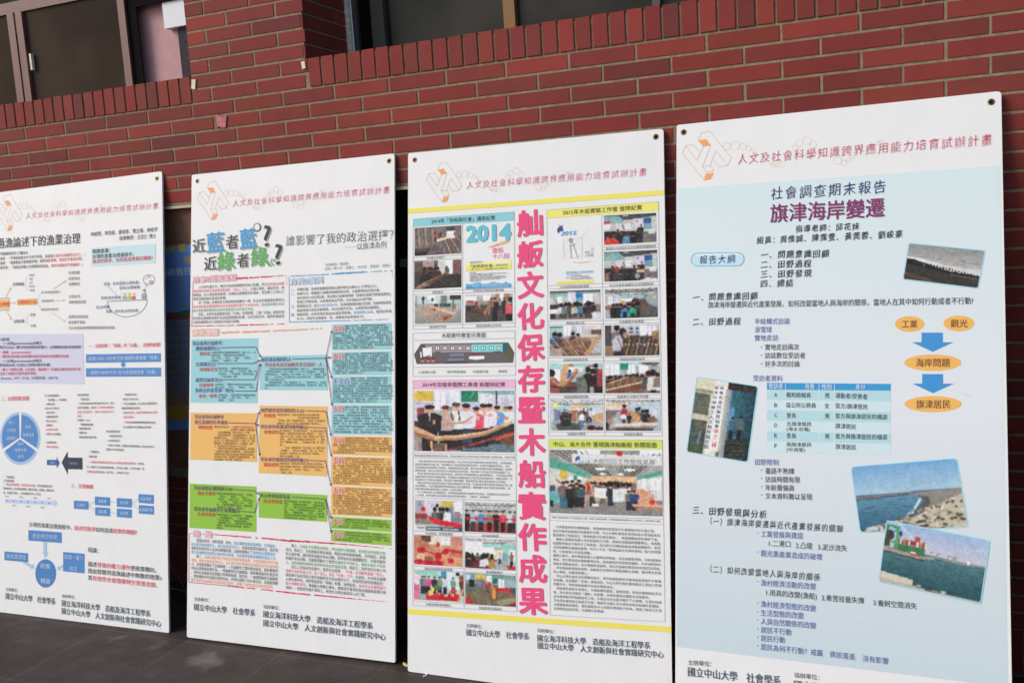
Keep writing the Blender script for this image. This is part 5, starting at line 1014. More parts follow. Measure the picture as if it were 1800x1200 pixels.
tiny("d", ["第二階段問法：首先詢問受訪者：「在泛藍泛綠兩大", "陣營中，您認為您比較支持那一個陣營？」，回答「", "泛藍」或「泛綠」不追問；回答「都支持」或「都不", "支持」，追問「那您稍微偏向泛藍或泛綠？」，選項", "包含「稍微偏向泛藍」、「稍微偏向泛綠」和「都不", "偏」。", "　　「泛藍」定義為回答「支持泛藍」和「都不支持", "→但偏藍」、「都支持→但偏藍」三者，而「泛綠」", "則為回答「支持泛綠」和「都不支持→但偏綠」、「", "都支持→但偏綠」三者。"], 492, 571, 756.4, 801, 4, BRN, .8)
tiny("d", ["詢問受訪者「這個社會中有些人覺得自己是中國人，", "有些人覺得自己是台灣人，請問您覺得自己是中國人", "還是台灣人？」，選項有「中國人」、「台灣人」、", "「都是」三類。"], 492, 571, 813.8, 829.4, 4, BRN, 1.4)
RR = (("e", [(583.5, 570.1), (688, 567.2), (688, 613.8), (583.5, 615.3)], TEAL, "支持", 577.9), ("f", [(583.5, 619), (687.7, 616.7), (688, 658.3), (583.5, 659)], TEAL, "支持", 626.2), ("g", [(583.3, 661.2), (687.7, 660.5), (687.7, 708.6), (583.3, 709.3)], TEAL, "不支持", 669.9), ("h", [(583.3, 711.5), (687.7, 711.5), (688, 764.2), (582.4, 762.8)], TEAL, "支持", 718.4), ("i", [(582.4, 765.7), (688, 767.1), (688, 801), (582.4, 798)], ORG, "支持", 773.8), ("j", [(582.4, 801), (688, 803.7), (688, 855.8), (582.2, 851.3)], ORG, "支持", 808.4), ("k", [(582.4, 853.3), (688, 858.2), (688, 909.1), (582.2, 904.2)], ORG, "支持", 861.5), ("l", [(582.2, 907.1), (688, 913), (688, 934.2), (582.2, 927.7)], GRN, "支持", 916), ("m", [(582.2, 929.7), (688, 936.5), (688, 958.4), (582.2, 950.2)], GRN, "支持", 938.8))
LONG = {"e": "藉由卡方檢定，我們發現若受訪者與甲為「配偶」時，他們投給同一人的個數大於期望值，投不同人的個數小於期望值；而若受訪者與甲為家人（含「家人」與「親戚」）或朋友（含「好朋友」、「普通朋友」、「認識的人」）時，他們投給同一人的個數則小於期望值，投不同人的個數大於期望值。顯示出配偶相較於家人、朋友更可能投給同一人。　進而，我們在投票行為和討論夥伴－甲的親密度之間所檢定出的卡方值為17.783（p=0.001，P值在0.05水準下顯著，表示兩者間有顯著相關，因此，假說一得到一定程度的{r}支持{/}。",
 "f": "藉由卡方檢定，我們發現若受訪者與甲住在同一里時，他們投給同一人的個數大於期望值，投不同人的個數小於期望值；而若受訪者與甲住在不同里，他們投給同一人的個數小於期望值，投不同人的個數大於期望值，顯示出受訪者和討論夥伴住在同一個里的相較於不住在同一個里的更可能投給同一人。　進而，在投票行為和討論夥伴－甲的地理鄰近性間所檢定出之卡方值為12.287，p=0.002，P值在0.05水準下達到顯著，因此，假說二得到一定程度的{r}支持{/}。",
 "g": "藉由卡方檢定，我們發現若受訪者與甲很少或從未討論政治話題時，他們投給同一人的個數小於期望值，投不同人的個數大於期望值；而受訪者與甲常常或有時候討論政治話題，他們投給同一人的個數略高於期望值，投不同人的個數則略低於期望值。而常常或有時候討論政治話題的，相較於很少或從未討論的更可能投給同一人的現象在這裡並不太明顯；　此外，我們在投票行為和討論夥伴－甲的討論頻率之間所檢定出的卡方值為3.586，p值為0.452，在0.05的水準下未達顯著，因此，假說三並{g}未獲得支持{/}。",
 "h": "藉由卡方檢定，我們發現若受訪者與甲的意見「常常」或「有時候」一致時，其投給同一人的個數大於期望值，投不同人的個數則小於期望值；而若受訪者與甲的意見「很少」或「從未」一致時，其投給同一人的個數小於期望值，投不同人的個數大於期望值，顯示出討論意見時「常常」或「有時候」一致的相較於「很少」或「從未」一致者更可能投給同一人。　進而，我們在投票行為和討論夥伴－甲的親密度之間所檢定出之卡方值為11.011，p值為0.011，在0.05的水準下顯著，兩者之間有著顯著相關，因此，假說四得到一定程度的{r}支持{/}。",
 "i": "該假說在本研究得到一定程度的{r}支持{/}。我們將網絡密度與同質性進行相關分析，發現網絡密度與2012年總統大選同質性兩者有顯著相關，相關係數為0.266，p值為0.006，在0.05的水準下顯著。　白話來說，也就是在2012年總統大選時，網絡密度越高，－也就是討論夥伴們相互認識的程度越高的受訪者，越有可能投給相同的候選人。",
 "j": "該假說在本研究中得到一定程度的{r}支持{/}。「中立」受訪者之網絡密度平均為0.6175，「泛綠」受訪者之網絡密度平均為0.8580，而「泛藍」受訪者之網絡密度更高，為0.9412，F值為2.634（p=0.080），達到0.05水準的邊緣，且在0.1的水準下顯著。相較於「中立」的受訪者，政黨認同為「泛藍」或「泛綠」的受訪者，平均網絡密度較高。因此我們可以推知，網絡密度越高，政黨傾向越明確。一方面可能是因為高網絡密度意味著受訪者能夠從網絡中得到越多的支持，使得政黨認同的表態較為可能，同時，高網絡密度也可能表示網絡同質性高，使得政黨認同之傾向較容易確立。",
 "k": "該假說在本次研究中得到一定程度的{r}支持{/}。認同「中國人」者之網絡密度為1.0000，認同「台灣人」者之網絡密度為0.8242，「都是」者之網絡密度為0.7414，F值為4.482（p=0.000），在0.01的水準下顯著，網絡密度越高，國族認同之傾向越明確。一方面可能是因為高網絡密度意味著受訪者能夠從網絡中得到越多的支持，使得國族認同之表態較為可能，同時，高網絡密度也可能表示網絡同質性高，使得國族認同之傾向較容易確立。另一方面，較低的網絡密度，社會壓力也較低，低網絡密度，朋友相互不認識的人，比高網絡密度、朋友相互認識的人，還要有空間維持模稜兩可的態度而不被發覺。",
 "l": "該假說在本次研究中得到一定程度的{r}支持{/}。朋友多樣性與政治參與度之間的相關係數為0.239，p值為0.004，在0.01水準下顯著。換言之，多樣性愈高，政治參與度愈高。",
 "m": "該假說在本次研究中得到一定程度的{r}支持{/}。社會參與度與政治參與度間之相關係數為0.26，p值為0.002，在0.01的水準下顯著。換言之，社會參與度愈高，政治參與度也愈高。"}
for n, q, c, s, y in RR:
    cbox(n, q, c)
    wid = 29 if s == "不支持" else 19.6
    sl = (q[1][1] - q[0][1]) * .18
    ht(n, s, 585.6, y + .2, 585.6 + wid, y + sl, 11.4, (78, 108, 176) if s == "不支持" else (214, 40, 72), bold=.018, halo=((236, 230, 232), .03))
    txt, rows, cur, cap = LONG[n], [], "", (16 if s == "不支持" else 19)
    i = 0; ln = 0; mark = ""
    while i < len(txt):                                        # break the running text into lines, three short ones beside the verdict
        if txt[i] == '{': j = txt.index('}', i); mk = txt[i:j + 1]; cur += mk; mark = "" if mk == "{/}" else mk; i = j + 1; continue
        cur += txt[i]; ln += adv(txt[i]); i += 1
        lim = cap if len(rows) < 3 else 25.5
        if ln >= lim: rows.append(cur + ("{/}" if mark else "")); cur, ln = mark, 0
    if cur: rows.append(cur)
    pitch = min(5.15, (q[3][1] - q[0][1] - 3.4) / len(rows))
    tw = TINY if c == TEAL else ((120, 88, 48) if c == ORG else (70, 98, 38))
    y0 = q[0][1] + 3.6
    dsl = q[1][1] - q[0][1]
    x0s = 606.5 if s != "不支持" else 617
    e = 103 / 25.5
    for k, r_ in enumerate(rows):
        xs = x0s if k < 3 else 585.6
        f = (k + .5) / len(rows); d2 = dsl + (q[2][1] - q[3][1] - dsl) * f
        B2.para(HY + "/text_box#" + n, [r_], (xs, y0 + pitch * k + d2 * (xs - 583) / 105), (687, y0 + pitch * k + d2), (0, 0), (0, 0), 3.9, tw, n=(687 - xs) / e)
cbox("n", [(333.5, 849.2), (450.8, 854.7), (450.6, 934.3), (333, 927)], GRN); cbox("o", [(455.7, 863), (575.1, 869.7), (574.9, 916.5), (454.6, 908.9)], GRN)
DG = (60, 92, 34)
ht("n", "受訪者朋友種類越多(8)", 341.4, 856.4, 408.5, 859, 7.6, (84, 66, 110)); ht("n", "朋友多樣性", 347.6, 865.8, 379.3, 867, 7.2, RED); ht("n", "受訪者參加越多社會團體(9)", 341.4, 893.4, 421.7, 897.6, 7.6, (84, 66, 110)); ht("n", "社會參與度", 347.4, 902.6, 379.3, 904, 7.2, RED); ht("o", "政治參與程度愈高", 457.8, 870, 510, 872.6, 7.6, (84, 66, 110)); ht("o", "政治參與度", 463.3, 879.6, 496.7, 881.5, 7.4, RED)
tiny("n", ["詢問受訪者認識的朋友當中是否有：「原住民」", "、「陸配人」、「客家人」、「外省人」、", "「新住民」、「東南亞人員」、「農民或漁民」", "、「工會成員」、「中階以上人員」、「同性", "戀」，計算其有幾種類型朋友後，以最為朋友", "多樣性指標，最高為９，最低為０。"], 381.2, 447, 866.4, 890.4, 4, DG, 3.2)
tiny("n", ["詢問受訪者過去一年內是否參與：「宗教團體」", "、「社區團體或社區」、「社會運動團體」、", "「社會福利團體」、「校友會或同鄉會」、", "「職業團體或工會」，計算其參與的社會團體", "種類數，以做為社會參與度指標，最高為６，", "最低為０。"], 381.2, 446.6, 903.4, 926.8, 4, DG, 3.6)
tiny("o", ["詢問受訪者過去一年內是否參與：「遊行或示威", "活動」、「連署或簽名連署」、「公聽會或里民", "大會」、「網路上的政治討論或打電話(Call-in)節", "目」，以及上一次選舉期間是否參與：「競選", "活動」、「捐款或募款」、「投票」，依此計算", "受訪者共參與幾種不同類型的政治行動，做為政", "治參與度的指標，最高為７，最低為０。"], 499, 571.6, 879.6, 908.4, 4, DG, 4)
AR = (104, 58, 122)
arrows = [[(387.5, 610.6), (450.3, 609.8), (459, 628.4)], [(381.8, 638.8), (446.7, 638.2), (459, 632)], [(393.2, 666.8), (448.2, 666.8), (457.2, 638)], [(413.3, 686.7), (450.8, 686.7), (458.6, 638.6)], [(514.2, 630.4), (573, 629.3), (582.4, 627.4)], [(573, 629.3), (584, 580)], [(573, 629.3), (584, 665)], [(573, 629.3), (584, 713)], [(402, 742.4), (449.6, 743.8), (456.6, 722.4)], [(449.6, 743.8), (456, 748.3)], [(449.6, 743.8), (457, 800.8)], [(537.9, 721.5), (573.4, 722.4), (582.5, 766)], [(542.2, 750.4), (572, 751.3), (583, 802)], [(542.2, 808.5), (572.5, 809.5), (582.2, 853.4)], [(410, 859.3), (446.7, 861.7), (456.4, 868.4)], [(422, 897.8), (448, 899.4), (456.4, 874)], [(512.6, 872.5), (572.4, 876.3), (582.6, 910.6)], [(572.4, 876.3), (582.6, 935.6)]]
for i, a in enumerate(arrows): B2.arrow(HY + "/arrow#%d" % i, a, 1.15, AR, 6, 4.6)
CO = "conclusion_box"
for ch, x0, x1, y in (("結", 340.2, 351.6, 937.2), ("論", 361.6, 373, 938.2)): heading(CO, ch, x0, y - .4, x1, y + .4, 11.6, (226, 76, 130))
B2.line(CO, [(332.6, 937), (332, 1022.5)], 1, (206, 66, 120)); B2.line(CO, [(332.6, 937), (361, 938)], .8, (206, 66, 120)); B2.brush(CO, [(374, 938.6), (420, 942), (470, 946), (520, 951)], 1.6, 4, (212, 44, 92), 2, 10); B2.brush(CO, [(510, 949.4), (560, 952.6), (620, 957), (690, 964)], 4, .8, (212, 44, 92), 2, 11); B2.line(CO, [(332, 1022.5), (420, 1030.4)], 1.1, (206, 56, 104)); B2.brush(CO, [(400, 1028.6), (450, 1034), (520, 1042), (600, 1049)], 2.4, 3, (212, 44, 92), 2, 12); B2.brush(CO, [(590, 1048.4), (682, 1057)], 2.2, .6, (212, 44, 92), 2, 13)
B2.para(CO, """　　透過本研究，我們發現：首先，{b}和討論對象關係越親密、住得越近、{/}
{b}政治意見越相像的人，越可能投相同的人。{/}但是否越常討論政治，對於兩
者是否投相同的人並未有顯著影響。這個發現顯示了{b}我們政治選擇與投{/}
{b}票行為確實受到我們討論對象的影響，且影響的程度有著親疏遠近之分。{/}
　　第二，{o}如果討論對象之間相互認識的程度越高，也就是越緊密的討論{/}
{o}網絡，越有可能投相同的人，並且受訪者的政黨認同與國族認同也會越明{/}
{o}確。{/}這個發現顯示了討論網絡－－討論夥伴之間的緊密程度，會影響我們
的政治選擇與投票行為。一個越緊密的討論網絡，意味著越強的社會支持
，同時亦是越高的社會壓力與牽制來源。相同的，一個越鬆散的討論網絡
，意味著較多的迴避空間與自由，同時亦是較少的社會支持。這個發現顯
示了{o}我們討論網絡的性質與緊密程度，影響了我們的政治表態與認同。{/}""".split("\n"), (336.2, 948), (494, 959.6), (336, 1018), (493.6, 1032), 6, (84, 80, 82), n=33)
B2.para(CO, """　　第三，{g}交越多不同類型的朋友、參加越多社會團體，參與政治的程度也會{/}
{g}越高。{/}換言之，交友網絡多樣性高低，與政治參與程度有關。交的朋友、認識
的人越多樣，越可能參與越多政治活動，而參加的社會團體越多，亦越可能參
與越多政治活動。這個發現顯示了我們{g}認識越多不同的人、網絡中越多不同的{/}
{g}人，這些網絡的特質和我們參與政治的程度有關{/}。換言之，我們活在社會之中。
　　從以上這些研究成果中，我們可以發現，{p}「社會」必須被考慮進「個人」{/}
{p}選舉行為的討論之中，因「個人」活在「社會」之中{/}。在過去，大多政治選擇
與投票行為研究將人當作游離而互不起反應的分子，但我們的研究明確指出：
人是社會性的，我們受我們的「網絡」影響。我們認為，{p}未來可以在臺灣進行{/}
{p}較大規模的研究{/}。透過較大規模之樣本，應能對於臺灣的政治選擇與投票行為
領域－－或是其他諸多領域上，有更多且更全面與深入的了解。""".split("\n"), (502.2, 957.2), (683, 972.2), (502.2, 1031.2), (684, 1048.8), 6, (84, 80, 82), n=35)
footer(B2, ((341.5, 1051.8), (368, 1054)), ((341.5, 1065.4), (448.8, 1076.2)), ((463.4, 1065), (491.8, 1067.4)), ((463.4, 1078), (655.2, 1099.2)), ((463.4, 1093.6), (678, 1118.6)), None, 12.3)
B2.build(rootB)

# ------------------------------------------------------------------ board on fisheries governance (left edge of the picture)
rootA, A4 = make_board("white board with a blue pie chart and blue box diagrams, left of the others", .02, .3105, .0242,
    [(-.10, 1.95, 0), (284.6, 301.2), (297.0, 1118.5), (-.09, .0, 0)], [(275.8, 313.6), (-.085, 1.93, 0)], .3642 + .02)
header(A4, (45, 379.5), (278.8, 361.3), 12, REF)
T = lambda part, s, x0, y0, x1, y1, h, c=INKB, **k: A4.text(part, s, x0, y0, x1, y1, h, c, **k)
T("title_text", "過漁論述下的漁業治理", -5, 427.9, 141.3, 418.6, 18.5, (62, 60, 58), bold=.006)
T("title_text", "林綺雯、李欣祐、黃琦育、簡立陽、林祐宇", 160, 411.8, 277, 403, 8, (70, 66, 66), bold=.007); T("title_text", "指導教授：王宏仁 博士", 210, 418.8, 274.5, 414.5, 8, (70, 66, 66), bold=.007)
A4.zoom(0, 300, 4)
Q = "question_box"
A4.poly(Q, [(643, 543), (1093, 512), (1095, 648), (643, 675)], (192, 220, 226), 1)
T(Q, "問題意識：", 653, 569, 775, 560, 7.8, INKB, bold=.007); T(Q, "台灣的漁業治理過程中，", 653, 605, 943, 586, 7.8, INKB, bold=.007); T(Q, "論述的競爭，如何造成政策的轉變?", 653, 638, 1075, 612, 7.8, (218, 48, 76), bold=.007)
A4.zoom(0, 440, 7.5)
for s, x1, ya, yb in (("究動機與目的:三種說法", 370, 47, 30), ("漁民：「不是因為魚太多才抓不到魚，是因為{r}污染所以魚都死光光了{/}。」", 1118, 110, 50), ("漁會：「寬廣都自己破壞掉的啦！我們{r}漁民是都，看短的不看長的啊{/}」", 1088, 170, 108), ("資本家：「漁民出海關心的是眼前的利益，{r}漁民失業政府不會養吧？{/}」", 1092, 230, 183)): T("quote_text", s, 2, ya, x1, yb, 6, (84, 80, 80), bold=.007)
GD = "governance_diagram"
OR = (236, 176, 96)
A4.poly(GD, [(-60, 650), (130, 645), (130, 765), (-60, 772)], OR, 1); A4.line(GD, [(-60, 634), (130, 628)], 1, (120, 118, 120)); A4.line(GD, [(-60, 792), (130, 785)], 1, (120, 118, 120)); T(GD, "治理體", -5, 709, 125, 705, 7.4, (222, 70, 70), bold=.007)
A4.poly(GD, [(228, 642), (490, 633), (490, 718), (228, 725)], OR, 1); T(GD, "治理裝置(方法)", 236, 684, 484, 676, 6.6, (222, 70, 70), bold=.007)
for i, a in enumerate(([(78, 612), (150, 485)], [(140, 692), (215, 690)], [(90, 800), (155, 920)], [(710, 507), (872, 398)], [(730, 660), (865, 657)], [(690, 818), (868, 945)])): A4.arrow(GD + "/arrow#%d" % i, a, 1.0, (240, 172, 84), 2, 4.4)
for a in ([(362, 330), (330, 443), (362, 532)], [(382, 850), (342, 925), (386, 988)], [(536, 556), (500, 660), (540, 782)]): A4.line(GD, a, .5, (170, 166, 172))
GR_ = (118, 114, 114)
for s, x0, y, x1, e, h in (("治理機構", 170, 447, 315, 4, 6.2), ("治理目標", 180, 935, 322, 5, 6.2), ("漁業署", 385, 328, 455, 2, 4), ("漁會", 385, 378, 432, 2, 4), ("三漁", 385, 428, 432, 2, 4), ("海洋局", 385, 475, 458, 2, 4), ("海巡署", 385, 525, 458, 2, 4), ("發展", 402, 848, 470, 2, 5.4), ("永續", 405, 992, 473, 2, 5.4), ("減少對資源捕撈壓力", 545, 553, 795, 6, 5), ("增裕漁業資源", 548, 666, 712, 4, 5), ("維持漁場作業秩序", 545, 780, 772, 5, 5), ("休漁獎勵", 905, 295, 1055, 4, 6), ("創建漁船", 905, 371, 1055, 4, 6), ("收購舊船", 908, 444, 1057, 4, 6), ("魚苗放流", 912, 608, 1060, 3, 6), ("獎勵養殖漁業", 912, 682, 1135, 5, 6), ("漁業資源保育區", 905, 875, 1165, 4, 6), ("鯊魚鰭不離身", 905, 948, 1127, 3, 6), ("沿近海漁船捕撈鯖鰺類漁獲管制措施", 905, 1022, 1515, 7, 5.8)): T(GD, s, x0, y, x1, y - e, h, (74, 70, 70) if "治理" in s else GR_, bold=.007 if "治理" in s else 0)
A4.zoom(170, 470, 9.23)
BT = "boat_drawing"
NV = (92, 94, 140)
A4.line(BT, [(175, 550), (820, 525)], 1.0, NV); A4.line(BT, [(175 + 645 * (1 - math.cos(math.pi * i / 24)) / 2, 550 - 25 * (1 - math.cos(math.pi * i / 24)) / 2 + 262 * math.sin(math.pi * i / 24)) for i in range(25)], .9, NV)
A4.line(BT, [(395, 175), (392, 532)], .5, (180, 170, 180)); A4.line(BT, [(170, 290), (335, 455)], .6, (120, 116, 120))
for s, x0, y0, x1, y1 in (("設備、船長經歷(治理裝置)", 120, 268, 692, 242), ("船長(治理機構)", 370, 332, 710, 316), ("船員(被治理者", 72, 495, 390, 482), ("船(治理體)", -5, 646, 215, 636), ("航線", 155, 713, 248, 709), ("目的地(治理目標)", 300, 711, 680, 695)): T(BT, s, x0, y0, x1, y1, 6, (96, 98, 140))
for x, c in ((452, (130, 178, 184)), (527, (182, 196, 60)), (600, (220, 70, 104))): A4.poly(BT, [(x - 34, 520), (x - 28, 465), (x + 28, 465), (x + 32, 518)], c, 2); A4.disc(BT, x, 432, 25, 27, (222, 206, 120), 3, 14)
A4.poly(BT, [(735, 512), (730, 440), (745, 418), (795, 416), (812, 440), (806, 510)], (122, 150, 160), 2); A4.disc(BT, 768, 388, 27, 30, (224, 208, 140), 3, 14); A4.disc(BT, 776, 368, 20, 16, (104, 64, 56), 3.3, 12); A4.poly(BT, [(752, 430), (785, 430), (775, 490), (765, 490)], (238, 236, 236), 3); A4.line(BT, [(770, 440), (770, 480)], 1.4, (200, 60, 70), 4)
A4.ring(BT, 850, 195, 95, 80, .8, (126, 120, 122), 2, 22); A4.poly(BT, [(752, 150), (815, 125), (830, 165), (775, 195)], (236, 204, 216), 2); A4.disc(BT, 850, 145, 28, 20, (190, 190, 190), 2.4, 12); A4.disc(BT, 775, 248, 18, 20, (218, 206, 110), 2.4, 12); A4.ring(BT, 885, 240, 32, 30, .9, (120, 118, 120)); A4.disc(BT, 888, 240, 12, 12, (110, 90, 90), 2, 10); A4.ring(BT, 808, 290, 14, 14, .7, (140, 136, 138)); A4.disc(BT, 793, 327, 7, 6, (140, 136, 138), 2, 8)
A4.zoom(0, 560, 4)
LT = "literature_box"
A4.poly(LT, [(-40, 108), (586, 105), (592, 460), (-40, 450)], (204, 204, 224), 1)
for s, x0, x1, y, c in (("文獻回顧", 2, 68, 145, INKB), ("．(一)治理(governmentality)的概念", 6, 297, 172, INKB), ("陳宗文(2013)《權力的技術與技術的權力：台灣醫藥採用的疫苗歷程》", 0, 575, 200, INKB), ("一種稱〝governmentality〞", 2, 225, 235, RED), ("一種能整合政治權力技術知識的漁業政策是結合複雜體系的結果。", 2, 490, 264, RED), ("．(一)治理(governmentality)的概念", 6, 297, 296, INKB), ("蔡宏政(2007)《台灣人口政策的歷史形構》", 0, 357, 325, INKB), ("一權力一知識結合體、以及運作，構成權力一知識結合體的進程與鬥爭，", 2, 575, 356, RED), ("決定了知識形式與可能的領域。", 2, 260, 385, RED), ("(Foucault，1977：27-28；引自蔡宏政，2007:74)", 8, 410, 416, GREYT)): T(LT, s, x0, y + 1, x1, y - 1.5, 5.6, c, bold=.007)
GG = "goal_diagram"
BLU = (74, 134, 196)
T(GG, "．一、治理目標（「發展」到「永續」：政策的變遷）", 605, 192, 1132, 182, 7.4, (215, 50, 80), bold=.007)
A4.poly(GG, [(605, 250), (1132, 242), (1132, 303), (605, 310)], BLU, 1); A4.poly(GG, [(605, 347), (1133, 343), (1133, 405), (605, 408)], BLU, 1); A4.poly(GG, [(855, 306), (878, 306), (878, 322), (890, 322), (866, 343), (846, 322), (855, 322)], BLU, 2)
T(GG, "-前期(1949~1980年代末)強調的是漁業「發展」", 618, 282, 1118, 272, 7, (200, 216, 232)); T(GG, "-後期(1980年代末~迄今)則強調漁業「永續」", 635, 379, 1100, 374, 7, (200, 216, 232))
T("pie_chart", "二、治理裝置/部屬", 8, 562, 205, 558, 8, (215, 50, 80), bold=.007)
for i, (a0, a1, ox, oy) in enumerate(((-88, 27, 5, -3), (30, 150, 1, 8), (153, 268, -5, -3))):
    cx, cy = 142 + ox, 838 + oy
    n = 16
    arc = lambda rx, ry: [(cx + rx * math.cos(R(a0 + (a1 - a0) * k / n)), cy + ry * math.sin(R(a0 + (a1 - a0) * k / n))) for k in range(n + 1)]
    A4.poly("pie_chart/slice#%d" % i, arc(136, 180) + arc(122, 160)[::-1], (160, 188, 222), 1)
    A4.poly("pie_chart/slice#%d" % i, [(cx, cy)] + arc(122, 160), (66, 130, 192), 1.4)
for s, x0, x1, y in (("減少", 62, 105, 729), ("對資源", 54, 115, 784), ("捕撈壓力", 50, 124, 840), ("增裕", 180, 222, 760), ("漁業資源", 164, 242, 816), ("維持", 128, 168, 878), ("漁場作業", 106, 188, 922), ("秩序", 128, 170, 968)): T("pie_chart", s, x0, y, x1, y - 1, 6, (190, 210, 232), lay=5)
A4.zoom(0, 690, 6.207)
DT = "detail_text"
for x0, k, rows in ((490, 18.5, ((32, "減少對資源捕撈壓力"), (78, "．「休漁獎勵」vs「用油補貼」"), (123, "－自願性休漁"), (170, "出海120天/在港90天"), (216, "－指定性休漁"), (262, "－漁業署實施目的"), (308, "「漁民{r}作業成本{/}」"), (353, "－國際壓力"), (400, "{r}－來自權力的政策{/}"), (448, "－政策{r}有效性{/}(檢驗面)"), (540, "．休漁獎勵矛盾"), (586, "{r}－漁民中的異質性{/}"))),
        (845, 21.3, ((23, "增裕漁業資源"), (70, "．「漁苗放流」"), (117, "「台灣栽培漁放流後特效益評估工作，無法"), (163, "全面性地推動。目前{r}除了少數特定魚種能作{/}"), (210, "{r}定量之初步推估外，其餘大多僅能作定性之{/}"), (253, "{r}描述{/}」"), (298, "(漁業署，2012)"), (345, "．「獎勵養殖漁業」"), (389, "－養殖漁業利弊"), (434, "－產銷科技"), (482, "－養殖漁業的負面形象"))),
        (1328, 20.4, ((20, "．「鯊魚鰭不離身」"), (70, "－鰭身比不得大於5%"), (120, "－不禁止屠捕鯊魚，禁止漁民只帶回高經濟"), (168, "價值的魚翅拋回鯊魚身"), (217, "－漁民{r}強烈反抗，說採取有難度執禁止或應{/}"), (265, "{r}．別是全面禁止{/}"), (320, "．「沿近海漁船捕撈鯖鰺類漁獲管制措施」"), (372, "－禁止屠捕最小特定體重及他持收售"))),
        (1160, 19.4, ((420, "維持漁場作業秩序"), (470, "．「漁業資源保育區」"), (520, "－1989年開始設立"), (570, "－1980年代末開始，過漁概念逐漸變得普遍，並且成為社會大"), (616, "眾堅定不移的常識認知。"))),
        (950, 22, ((640, "．「收購舊船」"), (692, "．漁船收購"), (752, "「－{r}收購對保護漁業資源並有太大的幫助這點也是對{/}的。但是後"), (806, "但一直做下去(此處指收購政策)，去年收100艘，今年收50艘，那"), (858, "台灣{r}漁船總數{/}就這在一直下降。」海洋局 Y先生")))):
    for y, s in rows:
        sl = -.012 if y < 300 else .035 if y > 560 else .012
        A4.para(DT + '#%d' % x0, [s], (x0, y), (x0 + 400, y + 400 * sl), (0, 0), (0, 0), 4.2, (84, 80, 82), n=400 / k, bold=.007)
A4.poly("opposed_arrows/arrow#a", [(513, 730), (618, 730), (618, 700), (652, 765), (622, 822), (618, 790), (513, 787)], (52, 88, 158), 1); T("opposed_arrows/arrow#a", "中國因", 548, 760, 602, 762, 4, (170, 190, 220)); A4.poly("opposed_arrows/arrow#b", [(673, 760), (737, 640), (742, 705), (900, 708), (902, 835), (742, 832), (742, 893)], (38, 48, 74), 1); T("opposed_arrows/arrow#b", "大議事起動", 757, 766, 850, 770, 4, (150, 160, 178))
A4.zoom(0, 820, 4)
for y, s in ((69, "．「漁船換裝」"), (96, "七次漁船限建"), (121, "「一直{r}在說漁船限建，有漁船又能汰換很{/}，很可能越是會這些"), (150, "問的漁員法，他可能就是動輒一職配合原則，或動輒一職配合休"), (180, "漁，可能是不同的。」海洋起重研究中心 M先生")): A4.para(DT + '#low', [s], (25, y), (420, y + 18), (0, 0), (0, 0), 4.4, (84, 80, 82), n=31, bold=.007)
A4.poly("timeline", [(30, 226), (382, 240), (382, 228), (406, 256), (384, 282), (382, 268), (30, 252), (40, 239)], (184, 198, 224), 1)
for i in range(7): A4.disc("timeline", 50 + 49.5 * i, 238 + 2.8 * i, 4.5, 5.5, (70, 112, 190), 2, 10)
for s, x, y in (("1967", 36, 206), ("1971", 87, 270), ("1980", 135, 211), ("1981", 186, 277), ("1988", 233, 217), ("1989", 285, 283), ("1997", 333, 221)): T("timeline", s, x, y, x + 28, y + 1, 4.4, (140, 136, 140))
OC = "agency_chart"
T(OC, "三、治理機構", 502, 131, 655, 140, 8, (215, 50, 80), bold=.007)
for a in ([(668, 240), (624, 272), (668, 312)], [(775, 245), (822, 252)], [(775, 318), (822, 326)], [(975, 222), (930, 256), (977, 298)]): A4.line(OC, a, .7, (150, 176, 210))
for n, q, s in (("a", [(520, 236), (622, 242), (624, 300), (520, 294)], "行政院"), ("b", [(668, 208), (775, 215), (775, 275), (668, 268)], "漁業署"), ("c", [(670, 282), (775, 289), (775, 348), (670, 340)], "海巡署"), ("d", [(822, 218), (928, 225), (928, 287), (822, 280)], "海洋局"), ("e", [(822, 292), (928, 299), (928, 360), (822, 352)], "巡防隊"), ("f", [(975, 190), (1082, 197), (1082, 260), (975, 252)], "各區漁會"), ("g", [(977, 267), (1083, 275), (1083, 335), (977, 328)], "各漁業公會")):
    A4.poly(OC + "/box#" + n, q, (70, 130, 192), 1); c = np.mean(q, 0); w = 9.5 * len(s); T(OC + "/box#" + n, s, c[0] - w, c[1] - 1, c[0] + w, c[1] + 1, 6, (196, 214, 234))
T("conclusion_text", "台灣的漁業治理過程中，{r}論述的競爭{/}如何造成{r}政策的轉變{/}?", 207, 403, 962, 461, 8.6, (66, 62, 62), bold=.007)
CH = "policy_chart"
for n, q, rows in (("a", [(200, 443), (435, 460), (435, 535), (200, 517)], (("歷史時空背景", 232, 484, 404, 494),)), ("b", [(32, 593), (198, 607), (198, 670), (32, 655)], (("漁民異質性", 48, 626, 186, 637),)), ("c", [(445, 597), (595, 610), (595, 748), (445, 733)], (("知識－權力", 455, 630, 586, 640), ("結合", 492, 710, 545, 715)))):
    A4.poly(CH + "/box#" + n, q, (66, 128, 190), 1)
    for s, x0, y0, x1, y1 in rows: T(CH + "/box#" + n, s, x0, y0, x1, y1, 8.4, (176, 202, 230), bold=.01)
A4.disc(CH + "/oval", 322, 748, 73, 100, (62, 122, 184), 1, 36); T(CH + "/oval", "政策", 286, 694, 356, 700, 9.4, (190, 212, 234)); T(CH + "/oval", "轉變", 288, 798, 357, 804, 9.4, (190, 212, 234))
